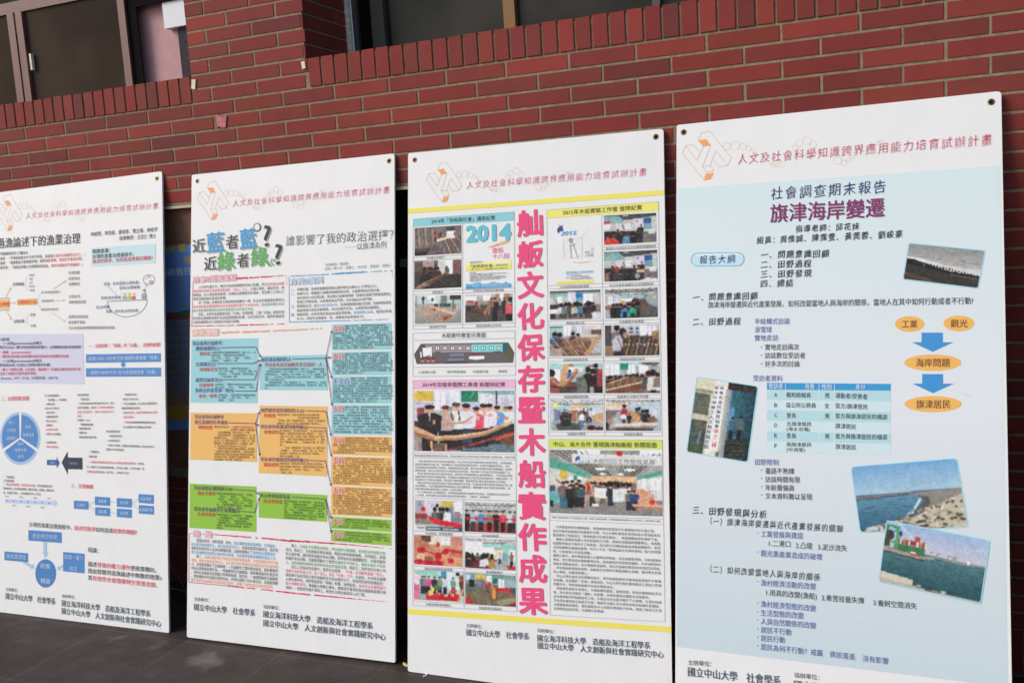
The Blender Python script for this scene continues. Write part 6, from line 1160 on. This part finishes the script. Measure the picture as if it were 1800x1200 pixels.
for n, q in (("d", [(306, 527), (330, 529), (330, 600), (342, 602), (318, 640), (298, 598), (306, 599)]), ("e", [(158, 672), (180, 664), (226, 690), (232, 680), (244, 712), (212, 718), (218, 708)]), ("f", [(443, 686), (443, 708), (424, 716), (428, 728), (400, 722), (410, 694), (417, 702)])): A4.poly(CH + "/arrow#" + n, q, (162, 190, 222), 1)
for s, x0, y0, x1, y1 in (("結論：", 620, 580, 694, 588), ("論述{r}背後的權力運作{/}使政策轉向，", 620, 680, 1100, 726), ("而由發展到過漁論述中無數的政策，", 620, 728, 1136, 779), ("其{r}有效性也會隨著時空背景改變。{/}", 620, 776, 1108, 831)): T("conclusion_text", s, x0, y0, x1, y1, 9.2, (56, 52, 52), bold=.007)
footer(A4, ((42, 858), (130, 868)), ((42, 905), (390, 945)), ((436, 905), (530, 915)), ((436, 955), (1058, 1031)), ((436, 1010), (1133, 1103)), None, 11.6)
A4.zoom(0, 0, 1); A4.disc('spot#a', 283.2, 1015, 1.1, 1.4, (90, 86, 82), 1, 8); A4.disc('spot#b', 282, 1104, .8, .8, (120, 116, 110), 1, 8)
A4.build(rootA)
# ------------------------------------------------------------------ the brick wall with two windows and a display recess
K0 = 2.2133                               # height of the bed joint under the sill bricks
CRS = .05765
rng = random.Random(7)
def brick_mats():
    m = bpy.data.materials.new("brick")
    m.use_nodes = True
    N, L = m.node_tree.nodes, m.node_tree.links
    b = N["Principled BSDF"]; b.inputs["Roughness"].default_value = .78; b.inputs["Specular IOR Level"].default_value = .25
    a = N.new("ShaderNodeAttribute"); a.attribute_name = "ink"
    tc = N.new("ShaderNodeTexCoord")
    def noise(sc, det, lo, hi):
        n = N.new("ShaderNodeTexNoise"); n.inputs["Scale"].default_value = sc; n.inputs["Detail"].default_value = det
        L.new(tc.outputs["Object"], n.inputs["Vector"])
        r = N.new("ShaderNodeMapRange"); r.inputs[1].default_value, r.inputs[2].default_value = .3, .7
        r.inputs[3].default_value, r.inputs[4].default_value = lo, hi
        L.new(n.outputs["Fac"], r.inputs[0]); return r, n
    def mul(c, f):
        x = N.new("ShaderNodeMix"); x.data_type, x.blend_type = 'RGBA', 'MULTIPLY'; x.inputs[0].default_value = 1
        L.new(c, x.inputs[6]); L.new(f, x.inputs[7]); return x.outputs[2]
    r1, _ = noise(11, 5, .93, 1.07); r2, n2 = noise(380, 3, .84, 1.16); r3, _ = noise(2.2, 4, .93, 1.07)
    c = mul(mul(mul(a.outputs["Color"], r1.outputs[0]), r2.outputs[0]), r3.outputs[0])
    L.new(c, b.inputs["Base Color"])
    bp = N.new("ShaderNodeBump"); bp.inputs["Strength"].default_value = .35; bp.inputs["Distance"].default_value = .0015
    L.new(n2.outputs["Fac"], bp.inputs["Height"]); L.new(bp.outputs[0], b.inputs["Normal"])
    return m
BRICK = brick_mats()
MORTAR = mat("mortar", lin((138, 125, 103)), .9, .1, noise=(38, .22), bump=(160, .6))
def brick_col():
    r = rng.random()
    base = np.array((127, 54, 48)) if r < .70 else np.array((138, 58, 50)) if r < .87 else np.array((115, 52, 48))
    base = base + np.array([rng.uniform(-6, 6), rng.uniform(-3, 3), rng.uniform(-3, 3)])
    return np.array(lin(base)) * 1.0

class Bricks:                             # bricks of one wall face: local (u, v, w) -> world
    def __init__(s, f): s.f, s.V, s.T, s.C = f, [], [], []
    def add(s, u0, u1, v0, v1, proud=0.0):
        if u1 - u0 < .012 or v1 - v0 < .012: return
        c = brick_col(); j = lambda k: rng.uniform(-k, k)
        w, e = proud + j(.0005), .0014
        t = j(.0008)
        base = [(u0, v0), (u1, v0), (u1, v1), (u0, v1)]
        ins = [(u0 + e + j(.0006), v0 + e + t), (u1 - e + j(.0006), v0 + e - t + j(.0005)), (u1 - e + j(.0006), v1 - e - t), (u0 + e + j(.0006), v1 - e + t + j(.0005))]
        k = len(s.V)
        s.V += [s.f(u, v, -.008) for u, v in base] + [s.f(u, v, w - .0011) for u, v in base] + [s.f(u, v, w) for u, v in ins]
        q = [(8, 9, 10, 11)]
        for i in range(4):
            n = (i + 1) % 4
            q += [(i, n, 4 + n, 4 + i), (4 + i, 4 + n, 8 + n, 8 + i)]
        for a, b, c_, d in q:
            s.T += [(k + a, k + b, k + c_), (k + a, k + c_, k + d)]; s.C += [c, c]

XJ = [-.004, .244, .49, .73, .972, 1.189, 1.431, 1.673, 1.918, 2.16, 2.402, 2.642, 2.884, 3.123, 3.362, 3.6, 3.84]
ODD = [-.004 - .242 * i for i in range(14, 0, -1)] + XJ + [3.84 + .241 * i for i in range(1, 16)]
EVEN = [(a + b) / 2 for a, b in zip(ODD[:-1], ODD[1:])]
WX0, WX1, ZTOP = -3.2, 7.2, K0 + 1.3
SILL = K0 + 2 * CRS
LW0, LW1 = -2.6, .985                     # left window opening
RW0, RW1 = 1.563, 3.839                   # right window opening
LID = K0 + 1.15
NX0, NX1, NZ0, NZ1 = -.35, 2.16, .628, 1.803   # display recess behind the boards
SOLD_Z0, SOLD_Z1 = .10, .262              # soldier course at the foot of the wall
JT = .0088
wall = empty("brick_wall", (0, 0, 0)); tag(wall, "red brick wall with grey mortar behind the poster boards", "wall")
B = Bricks(lambda u, v, w: (u, -w, v))
def blocks(z0, z1):
    o = []
    if z1 > K0 + .001 and z0 < LID: o += [(LW0, LW1), (RW0, RW1)]
    if z1 > NZ0 and z0 < NZ1: o += [(NX0, NX1)]
    return o
k = -int((ZTOP - K0) / CRS)
while True:
    z1 = K0 - k * CRS; z0 = z1 - CRS; k += 1
    if z1 < SOLD_Z1 + .02: break
    z0, z1 = z0 + JT / 2, z1 - JT / 2
    js = ODD if k % 2 == 1 else EVEN
    for a, b in zip(js[:-1], js[1:]):
        segs = [(a + JT / 2 + rng.uniform(-.001, .001), b - JT / 2 + rng.uniform(-.001, .001))]
        for x0, x1 in blocks(z0, z1):
            ns = []
            for s0, s1 in segs:
                if s1 <= x0 or s0 >= x1: ns.append((s0, s1)); continue
                if s0 < x0: ns.append((s0, x0))
                if s1 > x1: ns.append((x1, s1))
            segs = ns
        for s0, s1 in segs: B.add(s0, s1, z0, z1)
n = 37; p = (RW1 - RW0) / n               # bricks on edge under the windows
for i in range(n): B.add(RW0 + p * i + JT * .45, RW0 + p * (i + 1) - JT * .45, K0 + JT / 2, SILL - .003 + rng.uniform(-.002, .001), .003)
x = LW1 - .004
while x > LW0: B.add(x - .0605 + JT * .45, x - JT * .45, K0 + JT / 2, SILL - .003 + rng.uniform(-.002, .001), .003); x -= .0605
x = WX0
while x < WX1: B.add(x + JT * .45, x + .0605 - JT * .45, SOLD_Z0, SOLD_Z1 - JT); x += .0605
bo = color_mesh("brickwork", B.V, B.T, B.C, BRICK, wall)
# right-facing return of the pier (window reveal)
RV = Bricks(lambda u, v, w: (RW0 - .006 + w, u, v))
k = -int((ZTOP - K0) / CRS)
while True:
    z1 = K0 - k * CRS; z0 = z1 - CRS; k += 1
    if z0 < SILL - .08: break
    o = .0 if k % 2 else .12
    for a in (-.24, 0, .24):
        u0, u1 = max(.0015, a + o + JT / 2), min(.318, a + o + .242 - JT / 2)
        if u1 - u0 > .02: RV.add(u0, u1, z0 + JT / 2, z1 - JT / 2)
color_mesh("reveal", RV.V, RV.T, RV.C, BRICK, wall)
m_ = Boxes()                              # mortar bed and the body of the wall, pieced round the openings
def body(x0, x1, z0, z1): m_.add(x0, x1, .0024, .30, z0, z1)
body(WX0, WX1, 0, NZ0); m_.add(LW1 + .3, RW0 - .0105, .30, .345, SILL - .06, LID); body(WX0, NX0, NZ0, NZ1); body(NX1, WX1, NZ0, NZ1); body(WX0, WX1, NZ1, SILL - .012)
body(WX0, LW0, SILL - .012, ZTOP); body(LW1, RW0 - .0105, SILL - .012, ZTOP); body(RW1, WX1, SILL - .012, ZTOP); body(LW0, LW1, LID, ZTOP); body(RW0 - .0105, RW1, LID, ZTOP)
m_.build("mortar_bed", MORTAR, wall)
STONE = mat("plinth_stone", lin((60, 52, 50)), .8, .2, noise=(20, .2))
Boxes().add(WX0, WX1, -.012, .004, 0, SOLD_Z0 - .004).build("plinth", STONE, wall)

ALU = mat("window_frame_brown", lin((112, 74, 70)), .45, .4, noise=(30, .08))
DARKF = mat("window_frame_grey", lin((74, 72, 68)), .5, .35)
OCHRE = mat("window_frame_ochre", lin((132, 96, 56)), .5, .35)
SCREEN = mat("insect_screen", lin((62, 52, 45)), .9, .05, noise=(3, .3))
GLASS = mat("dark_glass", lin((46, 44, 37)), .2, .16, noise=(3.2, .55))  # noise blotches paint foliage reflections into the glass colour
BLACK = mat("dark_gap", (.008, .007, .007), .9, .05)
CAULK = mat("plaster_edge", (.78, .72, .62), .9, .1, noise=(40, .25))
REFL_PINK = mat("reflection_pink", (.52, .31, .32), .9, .1, noise=(26, .06))  # this and the next two colour a painted reflection in the left window
REFL_WHITE = mat("reflection_white", lin((226, 228, 234)), .8, .15)
REFL_DARK = mat("reflection_dark", lin((62, 58, 64)), .8, .1, noise=(60, .3))
def fx(px, py, Y): return float(W(px, py, Y)[0])
# left window: brown frame in the wall, dark screens, a reflection built as coloured panels at the right
wl = empty("window", (LW1, 0, SILL), wall); wl["label"] = "brown framed window with dark insect screens and a reflection modelled as panels at the right"
def sub(o, p): o.parent = p; o.matrix_parent_inverse = Matrix.Translation(p.matrix_world.translation).inverted() if False else o.matrix_parent_inverse; return o
def wbox(parent, name, m, *boxes):
    b = Boxes(); ox, oy, oz = parent.location
    for x0, x1, y0, y1, z0, z1 in boxes: b.add(x0 - ox, x1 - ox, y0 - oy, y1 - oy, z0 - oz, z1 - oz)
    return b.build(name, m, parent)
YF = .045
s1a, s1b, s2a, s2b = fx(30, 175, YF), fx(41.5, 175, YF), fx(43, 175, YF), fx(54.5, 175, YF)
s3a, s3b, s4b = fx(220.5, 148, YF), fx(232.5, 148, YF), fx(249, 146, YF)
zr = float(W(120, 2, YF)[2])
wbox(wl, "window_frame", ALU, (LW0, s4b, YF + .012, .10, zr, zr + .05), (LW0, LW0 + .05, YF, .10, SILL - .012, LID), (LW0, LW1, YF, .11, SILL - .03, SILL - .006))
wbox(wl, "sash_stile", ALU, (s1a, s1b, YF, .085, SILL - .006, zr)); wbox(wl, "sash_stile", ALU, (s2a, s2b, YF + .004, .088, SILL - .006, zr)); wbox(wl, "sash_stile", ALU, (s3a, s3b, YF + .002, .087, SILL - .006, zr))
wbox(wl, "insect_screen", SCREEN, (LW0 + .05, s1a, .066, .069, SILL - .01, zr)); wbox(wl, "insect_screen", SCREEN, (s2b, s3a, .066, .069, SILL - .01, zr)); wbox(wl, "insect_screen", SCREEN, (LW0, s4b, .066, .069, zr + .05, LID))
wbox(wl, "sash_edge", BLACK, (s3b, s4b, .06, .066, SILL - .01, LID))
hz0, hz1 = float(W(52, 124, .05)[2]), float(W(52, 95, .05)[2])
wbox(wl, "handle", CAULK, (fx(53.5, 110, .05), fx(56.5, 110, .05), .047, .062, hz0, hz1))
wbox(wl, "reflected_wall", REFL_PINK, (s4b - .7, LW1 + .04, 0.10, 0.115, SILL - .06, LID))  # solid panels from here imitate a reflection in the pane
bx0 = fx(287, 30, .06); bz0 = float(W(300, 49, .06)[2])
wbox(wl, "reflected_beam", REFL_WHITE, (bx0, LW1 + .02, .06, .10, bz0, LID)); wbox(wl, "reflected_dark_block", REFL_DARK, (fx(316, 90, .08), LW1 + .02, .08, .10, SILL - .05, bz0 - .004))
wbox(wl, "head_board", BLACK, (s4b, LW1 + .02, .05, .059, float(W(290, 4, .06)[2]), LID))
# right window: deep reveal, dark glass in grey and ochre frames
wr = empty("window", (RW0, .3, SILL), wall); wr["label"] = "deep set window of dark glass with grey and ochre frames"
YR = .325
jb = fx(617, 60, .318)
wbox(wr, "plaster_edge", CAULK, (RW0 - .012, RW0 + .014, .3185, .336, SILL - .02, LID))
f0, f1, f2 = fx(655, 70, YR), fx(677, 70, YR), fx(885, 30, YR)
f3 = fx(905, 30, YR)
wbox(wr, "window_frame", DARKF, (RW0 + .0145, RW0 + .04, YR + .012, YR + .06, SILL - .03, LID), (f0, f1, YR, YR + .05, SILL - .03, LID), (RW0, RW1, YR + .004, YR + .06, LID - .06, LID), (RW0 + .04, RW1, YR + .008, YR + .06, SILL - .06, SILL - .02))
wbox(wr, "sash_stile", OCHRE, (f2, f3, YR, YR + .045, SILL - .02, LID - .06))
for a, b in ((1146, 1160),): wbox(wr, "sash_stile", DARKF, (fx(a, 10, YR), fx(b, 10, YR), YR + .002, YR + .045, SILL - .02, LID - .06))
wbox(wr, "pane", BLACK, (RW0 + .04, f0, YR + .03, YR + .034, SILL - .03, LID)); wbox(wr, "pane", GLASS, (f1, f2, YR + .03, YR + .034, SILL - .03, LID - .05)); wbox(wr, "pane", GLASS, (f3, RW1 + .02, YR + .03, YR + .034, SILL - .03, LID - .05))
# recess with a notice display behind the boards
nb = empty("notice_recess", (NX0, 0, NZ0)); tag(nb, "shaded display recess with a cream edge strip in the wall behind the leaning boards", "display recess")
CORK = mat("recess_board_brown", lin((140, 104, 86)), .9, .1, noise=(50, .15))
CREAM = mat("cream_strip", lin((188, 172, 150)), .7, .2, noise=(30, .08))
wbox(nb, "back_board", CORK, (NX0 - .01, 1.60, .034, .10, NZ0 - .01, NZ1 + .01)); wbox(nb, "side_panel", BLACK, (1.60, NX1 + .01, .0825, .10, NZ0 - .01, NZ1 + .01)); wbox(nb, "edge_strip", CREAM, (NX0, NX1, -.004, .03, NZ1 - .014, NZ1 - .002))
nt_root = empty("notice", (0, .0325, 0)); tag(nt_root, "dark blue job notice with yellow characters, glimpsed between the two left boards", "notice")
nt_root.matrix_world = Matrix([[1, 0, 0, 0], [0, 0, -1, .0325], [0, 1, 0, 0], [0, 0, 0, 1]])
NP = Print((0, .0325, 0), (1, 0, 0), (0, 0, 1))
NP.poly("sheet", [(180, 448), (420, 420), (402, 752), (160, 760)], (104, 158, 238), 0)
NP.poly("lower_table", [(176, 566), (408, 552), (402, 690), (168, 712)], (132, 138, 162), 1); NP.poly("lower_table", [(178, 553), (330, 548), (410, 540), (408, 556), (176, 570)], (150, 74, 70), 1.2); NP.poly("lower_table", [(312, 549), (345, 540), (345, 553), (318, 556)], (52, 120, 66), 1.6)
for y in (574, 586, 600, 630, 660): NP.line("lower_table", [(200, y + 6), (400, y - 4)], .7, (70, 84, 120), 2)
for x in (252, 318): NP.line("lower_table", [(x, 566), (x - 4, 690)], .7, (70, 84, 120), 2)
NP.poly("lower_table", [(200, 684), (300, 680), (318, 694), (400, 676), (400, 716), (200, 722)], (156, 132, 108), 2.4); NP.poly("lower_table", [(200, 716), (400, 708), (400, 734), (200, 742)], (196, 152, 62), 2.8)
YE = (240, 196, 76)
NP.text("lettering", "群創光電　強", 262, 443, 362, 431, 15, YE, bold=.02); NP.text("lettering", "強", 324, 458, 340, 456, 15, YE, bold=.02); NP.text("lettering", "工程師假日", 268, 481, 335, 476, 13.5, (232, 232, 238), bold=.02)
for s, y in (("日期：5/16(六)、5/23(六)", 493), ("平日專場面談　詳見", 502), ("時間：08:20~17:30", 512), ("地點：群創光電FAB", 522), ("方式：線上群創光電", 532), ("　　　(符合職務需求)", 540)): NP.para("lettering", [s], (284, y), (346, y - 3.4), (0, 0), (0, 0), 7, (150, 160, 176), n=9.2)
for s, a in (("第一類", (298, 568)), ("工程師", (300, 582)), ("設備", (300, 618)), ("製程", (302, 646)), ("工程師", (300, 672))): NP.text("lettering", s, a[0], a[1], a[0] + 12, a[1] - 1, 4.5, (84, 92, 116))
NP.build(nt_root)
st = empty("sticker", (0, .08, 0)); tag(st, "small pale sticker with a green ring in the dark gap beside the yellow banded board", "sticker")
st.matrix_world = Matrix([[1, 0, 0, 0], [0, 0, -1, .081], [0, 1, 0, 0], [0, 0, 0, 1]])
SP = Print((0, .081, 0), (1, 0, 0), (0, 0, 1))
SP.poly("sheet", [(703, 455), (718, 454), (718, 469), (703, 470)], (120, 122, 120), 1); SP.ring("ring_mark", 707.5, 462.5, 3, 3.6, 1.3, (110, 200, 180), 2, 14)
SP.build(st)

# ------------------------------------------------------------------ floor
def floor_mat():
    m = bpy.data.materials.new("dark_floor_tiles"); m.use_nodes = True
    N, L = m.node_tree.nodes, m.node_tree.links
    b = N["Principled BSDF"]; b.inputs["Specular IOR Level"].default_value = .3
    tc = N.new("ShaderNodeTexCoord")
    mp = N.new("ShaderNodeMapping"); mp.inputs["Location"].default_value = (-.027, .343, 0)
    L.new(tc.outputs["Object"], mp.inputs["Vector"])
    br = N.new("ShaderNodeTexBrick"); br.offset = 0; br.inputs["Scale"].default_value = 1
    br.inputs["Mortar Size"].default_value = .0022; br.inputs["Mortar Smooth"].default_value = .3; br.inputs["Brick Width"].default_value = .463; br.inputs["Row Height"].default_value = .463
    br.inputs["Color1"].default_value = (*lin((59, 50, 45)), 1); br.inputs["Color2"].default_value = (*lin((64, 54, 49)), 1); br.inputs["Mortar"].default_value = (*lin((88, 79, 72)), 1)
    L.new(mp.outputs[0], br.inputs["Vector"])
    def noise(sc, det, a0, a1, lo, hi, rough=.6):
        n = N.new("ShaderNodeTexNoise"); n.inputs["Scale"].default_value = sc; n.inputs["Detail"].default_value = det; n.inputs["Roughness"].default_value = rough
        L.new(tc.outputs["Object"], n.inputs["Vector"])
        r = N.new("ShaderNodeMapRange"); r.inputs[1].default_value, r.inputs[2].default_value, r.inputs[3].default_value, r.inputs[4].default_value = a0, a1, lo, hi
        L.new(n.outputs["Fac"], r.inputs[0]); return r.outputs[0], n.outputs["Fac"]
    def mix(kind, fac, A, Bc):
        x = N.new("ShaderNodeMix"); x.data_type, x.blend_type = 'RGBA', kind
        for s, v in ((0, fac), (6, A), (7, Bc)):
            if hasattr(v, "links"): L.new(v, x.inputs[s])
            else: x.inputs[s].default_value = v
        return x.outputs[2]
    f1, _ = noise(5, 8, .3, .7, .78, 1.22); f2, h2 = noise(130, 5, .3, .7, .6, 1.4); f3, _ = noise(1.9, 6, .60, .76, 0, .25)
    c = mix('MULTIPLY', 1.0, br.outputs["Color"], f1); c = mix('MULTIPLY', 1.0, c, f2); c = mix('MIX', f3, c, (*lin((120, 112, 104)), 1))
    for sx, sy, r0, amt in ((1.15, -.47, .085, .34), (.62, -.40, .05, .22), (.86, -.40, .05, .15), (1.35, -.70, .06, .15)):   # dried splashes
        vm = N.new("ShaderNodeVectorMath"); vm.operation = 'DISTANCE'; vm.inputs[1].default_value = (sx, sy, 0)
        nn = N.new("ShaderNodeTexNoise"); nn.inputs["Scale"].default_value = 16; nn.inputs["Detail"].default_value = 5
        L.new(tc.outputs["Object"], nn.inputs["Vector"]); L.new(tc.outputs["Object"], vm.inputs[0])
        ad = N.new("ShaderNodeMath"); ad.operation = 'MULTIPLY_ADD'; ad.inputs[1].default_value = -.16; L.new(nn.outputs["Fac"], ad.inputs[0])
        a2 = N.new("ShaderNodeMath"); a2.operation = 'ADD'; a2.inputs[1].default_value = .08; L.new(vm.outputs["Value"], a2.inputs[0]); L.new(a2.outputs[0], ad.inputs[2])
        mr = N.new("ShaderNodeMapRange"); mr.inputs[1].default_value, mr.inputs[2].default_value, mr.inputs[3].default_value, mr.inputs[4].default_value = r0, r0 * .2, 0, amt
        L.new(ad.outputs[0], mr.inputs[0]); c = mix('MIX', mr.outputs[0], c, (*lin((150, 142, 136)), 1))
    L.new(c, b.inputs["Base Color"])
    r_, _ = noise(9, 5, .3, .7, .55, .8); L.new(r_, b.inputs["Roughness"])
    bp = N.new("ShaderNodeBump"); bp.inputs["Strength"].default_value = .3; bp.inputs["Distance"].default_value = .002; L.new(h2, bp.inputs["Height"]); L.new(bp.outputs[0], b.inputs["Normal"])
    return m
fl = mesh_obj("floor", [(-60, -80, 0), (60, -80, 0), (60, .3, 0), (-60, .3, 0)], [(0, 1, 2, 3)], floor_mat()); tag(fl, kind="structure")

# ------------------------------------------------------------------ small things
def tube(name, pts, r, m, label, cat, group=None):
    c = bpy.data.curves.new(name, 'CURVE'); c.dimensions = '3D'; c.bevel_depth = r; c.bevel_resolution = 3
    s = c.splines.new('BEZIER'); s.bezier_points.add(len(pts) - 1)
    for bp_, p in zip(s.bezier_points, pts): bp_.co = p; bp_.handle_left_type = bp_.handle_right_type = 'AUTO'
    o = bpy.data.objects.new(name, c); COL.objects.link(o)
    me = bpy.data.meshes.new_from_object(o.evaluated_get(bpy.context.evaluated_depsgraph_get())); bpy.data.objects.remove(o)
    me.materials.clear(); me.materials.append(m)
    o = bpy.data.objects.new(name, me); COL.objects.link(o); return tag(o, label, cat, group)
CORD = mat("grey_cord", lin((150, 150, 142)), .5, .3)
tube("cable", [W(285, 974, -.03), W(297, 990, -.03), W(312, 1012, -.03), W(328, 1040, -.03), W(345, 1062, -.06)], .0016, CORD, "thin pale cable slanting steeply down behind the two left boards", "cable")
tube("cable", [W(285, 1034, -.045), W(303, 1034, -.045), W(316, 1036, -.045), W(328, 1042, -.045), W(345, 1050, -.06)], .0018, CORD, "thin pale cable lying low and almost level behind the two left boards", "cable")
PAPER = mat("cream_paper", lin((226, 216, 190)), .8, .15, noise=(60, .1))
def chip(name, q, m, th, label, cat, y=-.0042, group=None):
    P = [W(x, yy, y) for x, yy in q]
    v = [tuple(p) for p in P] + [(p[0], p[1] + th, p[2]) for p in P]
    n = len(P)
    f = [tuple(range(n))[::-1], tuple(range(n, 2 * n))] + [(i, (i + 1) % n, n + (i + 1) % n, n + i) for i in range(n)]
    o = mesh_obj(name, v, f, m); bm = bmesh.new(); bm.from_mesh(o.data); bmesh.ops.recalc_face_normals(bm, faces=bm.faces); bm.to_mesh(o.data); bm.free()
    return tag(o, label, cat, group)
chip("paper_tag", [(337, 140), (343.6, 139.6), (342.8, 157.3), (336, 156)], PAPER, .0025, "small cream paper tag on the bricks beside the left window's corner", "tag", group="cream tags at the window corners")
chip("paper_tag", [(529, 109), (535, 107.6), (537, 120), (531, 122)], PAPER, .0025, "small cream paper tag on the bricks under the pier's right corner", "tag", group="cream tags at the window corners")
TAPE = mat("faded_tape", lin((178, 100, 104)), .5, .35, noise=(120, .3))
tp = chip("tape", [(379.5, 203), (384, 201.5), (391, 204.5), (398.2, 202.6), (396.6, 224), (388, 224.6), (384, 222), (381.5, 226.6), (380, 212)], TAPE, .002, "crumpled pink tape scrap stuck on a brick above the arrow diagram board", "tape")
NAIL = mat("rusty_nail", lin((58, 34, 30)), .6, .4)
def nail(a, b, label):
    p, q = W(*a, -.001), W(*b, -.022)
    tube("nail", [p, q], .0013, NAIL, label, "nail", "nails in the mortar joints")
nail((379, 199), (385.5, 203), "dark nail standing out of the mortar just above the pink tape"); nail((86, 236), (93, 239.6), "dark nail in the mortar joint below the left window")
LEAFM = mat("dry_leaf", lin((196, 186, 120)), .7, .2, noise=(90, .2)); BIT = mat("paper_crumb", lin((235, 235, 228)), .8, .2)
def scrap(name, px, r, m, label, cat, sx=1.0, a=0.3):
    p = hit(*px, (0, 0, 0), (0, 0, 1)); n = 9
    v = [(p[0] + r * sx * math.cos(t) * math.cos(a) - r * .45 * math.sin(t) * math.sin(a), p[1] + r * sx * math.cos(t) * math.sin(a) + r * .45 * math.sin(t) * math.cos(a), .003 + .003 * math.cos(2 * t) + .002) for t in [2 * math.pi * i / n for i in range(n)]]
    v += [(x_, y_, .0006) for x_, y_, z_ in v]
    f = [tuple(range(n)), tuple(range(2 * n - 1, n - 1, -1))] + [(i, n + i, n + (i + 1) % n, (i + 1) % n) for i in range(n)]
    return tag(mesh_obj(name, v, f, m), label, cat)
scrap("leaf", (713.5, 1168.5), .016, LEAFM, "tiny yellowed leaf on the floor by the yellow banded board's left corner", "leaf", 1.2, -.5)
scrap("paper_scrap", (747.3, 1187.5), .009, BIT, "white paper crumb on the floor in front of the yellow banded board", "scrap", 1.0, 1.3)

# unseen next board, added outside the picture on the right to shade the gap beside the coast report board
rootE, E5 = make_board("unseen blank white board added beyond the right edge to shade the gap", .02, .366, 0.0,
    [(.012, 1.94, 0), (.99, 1.94, 0), (.99, .0, 0), (.012, .0, 0)], [(.05, 1.925, 0), (.97, 1.925, 0)], 4.535)
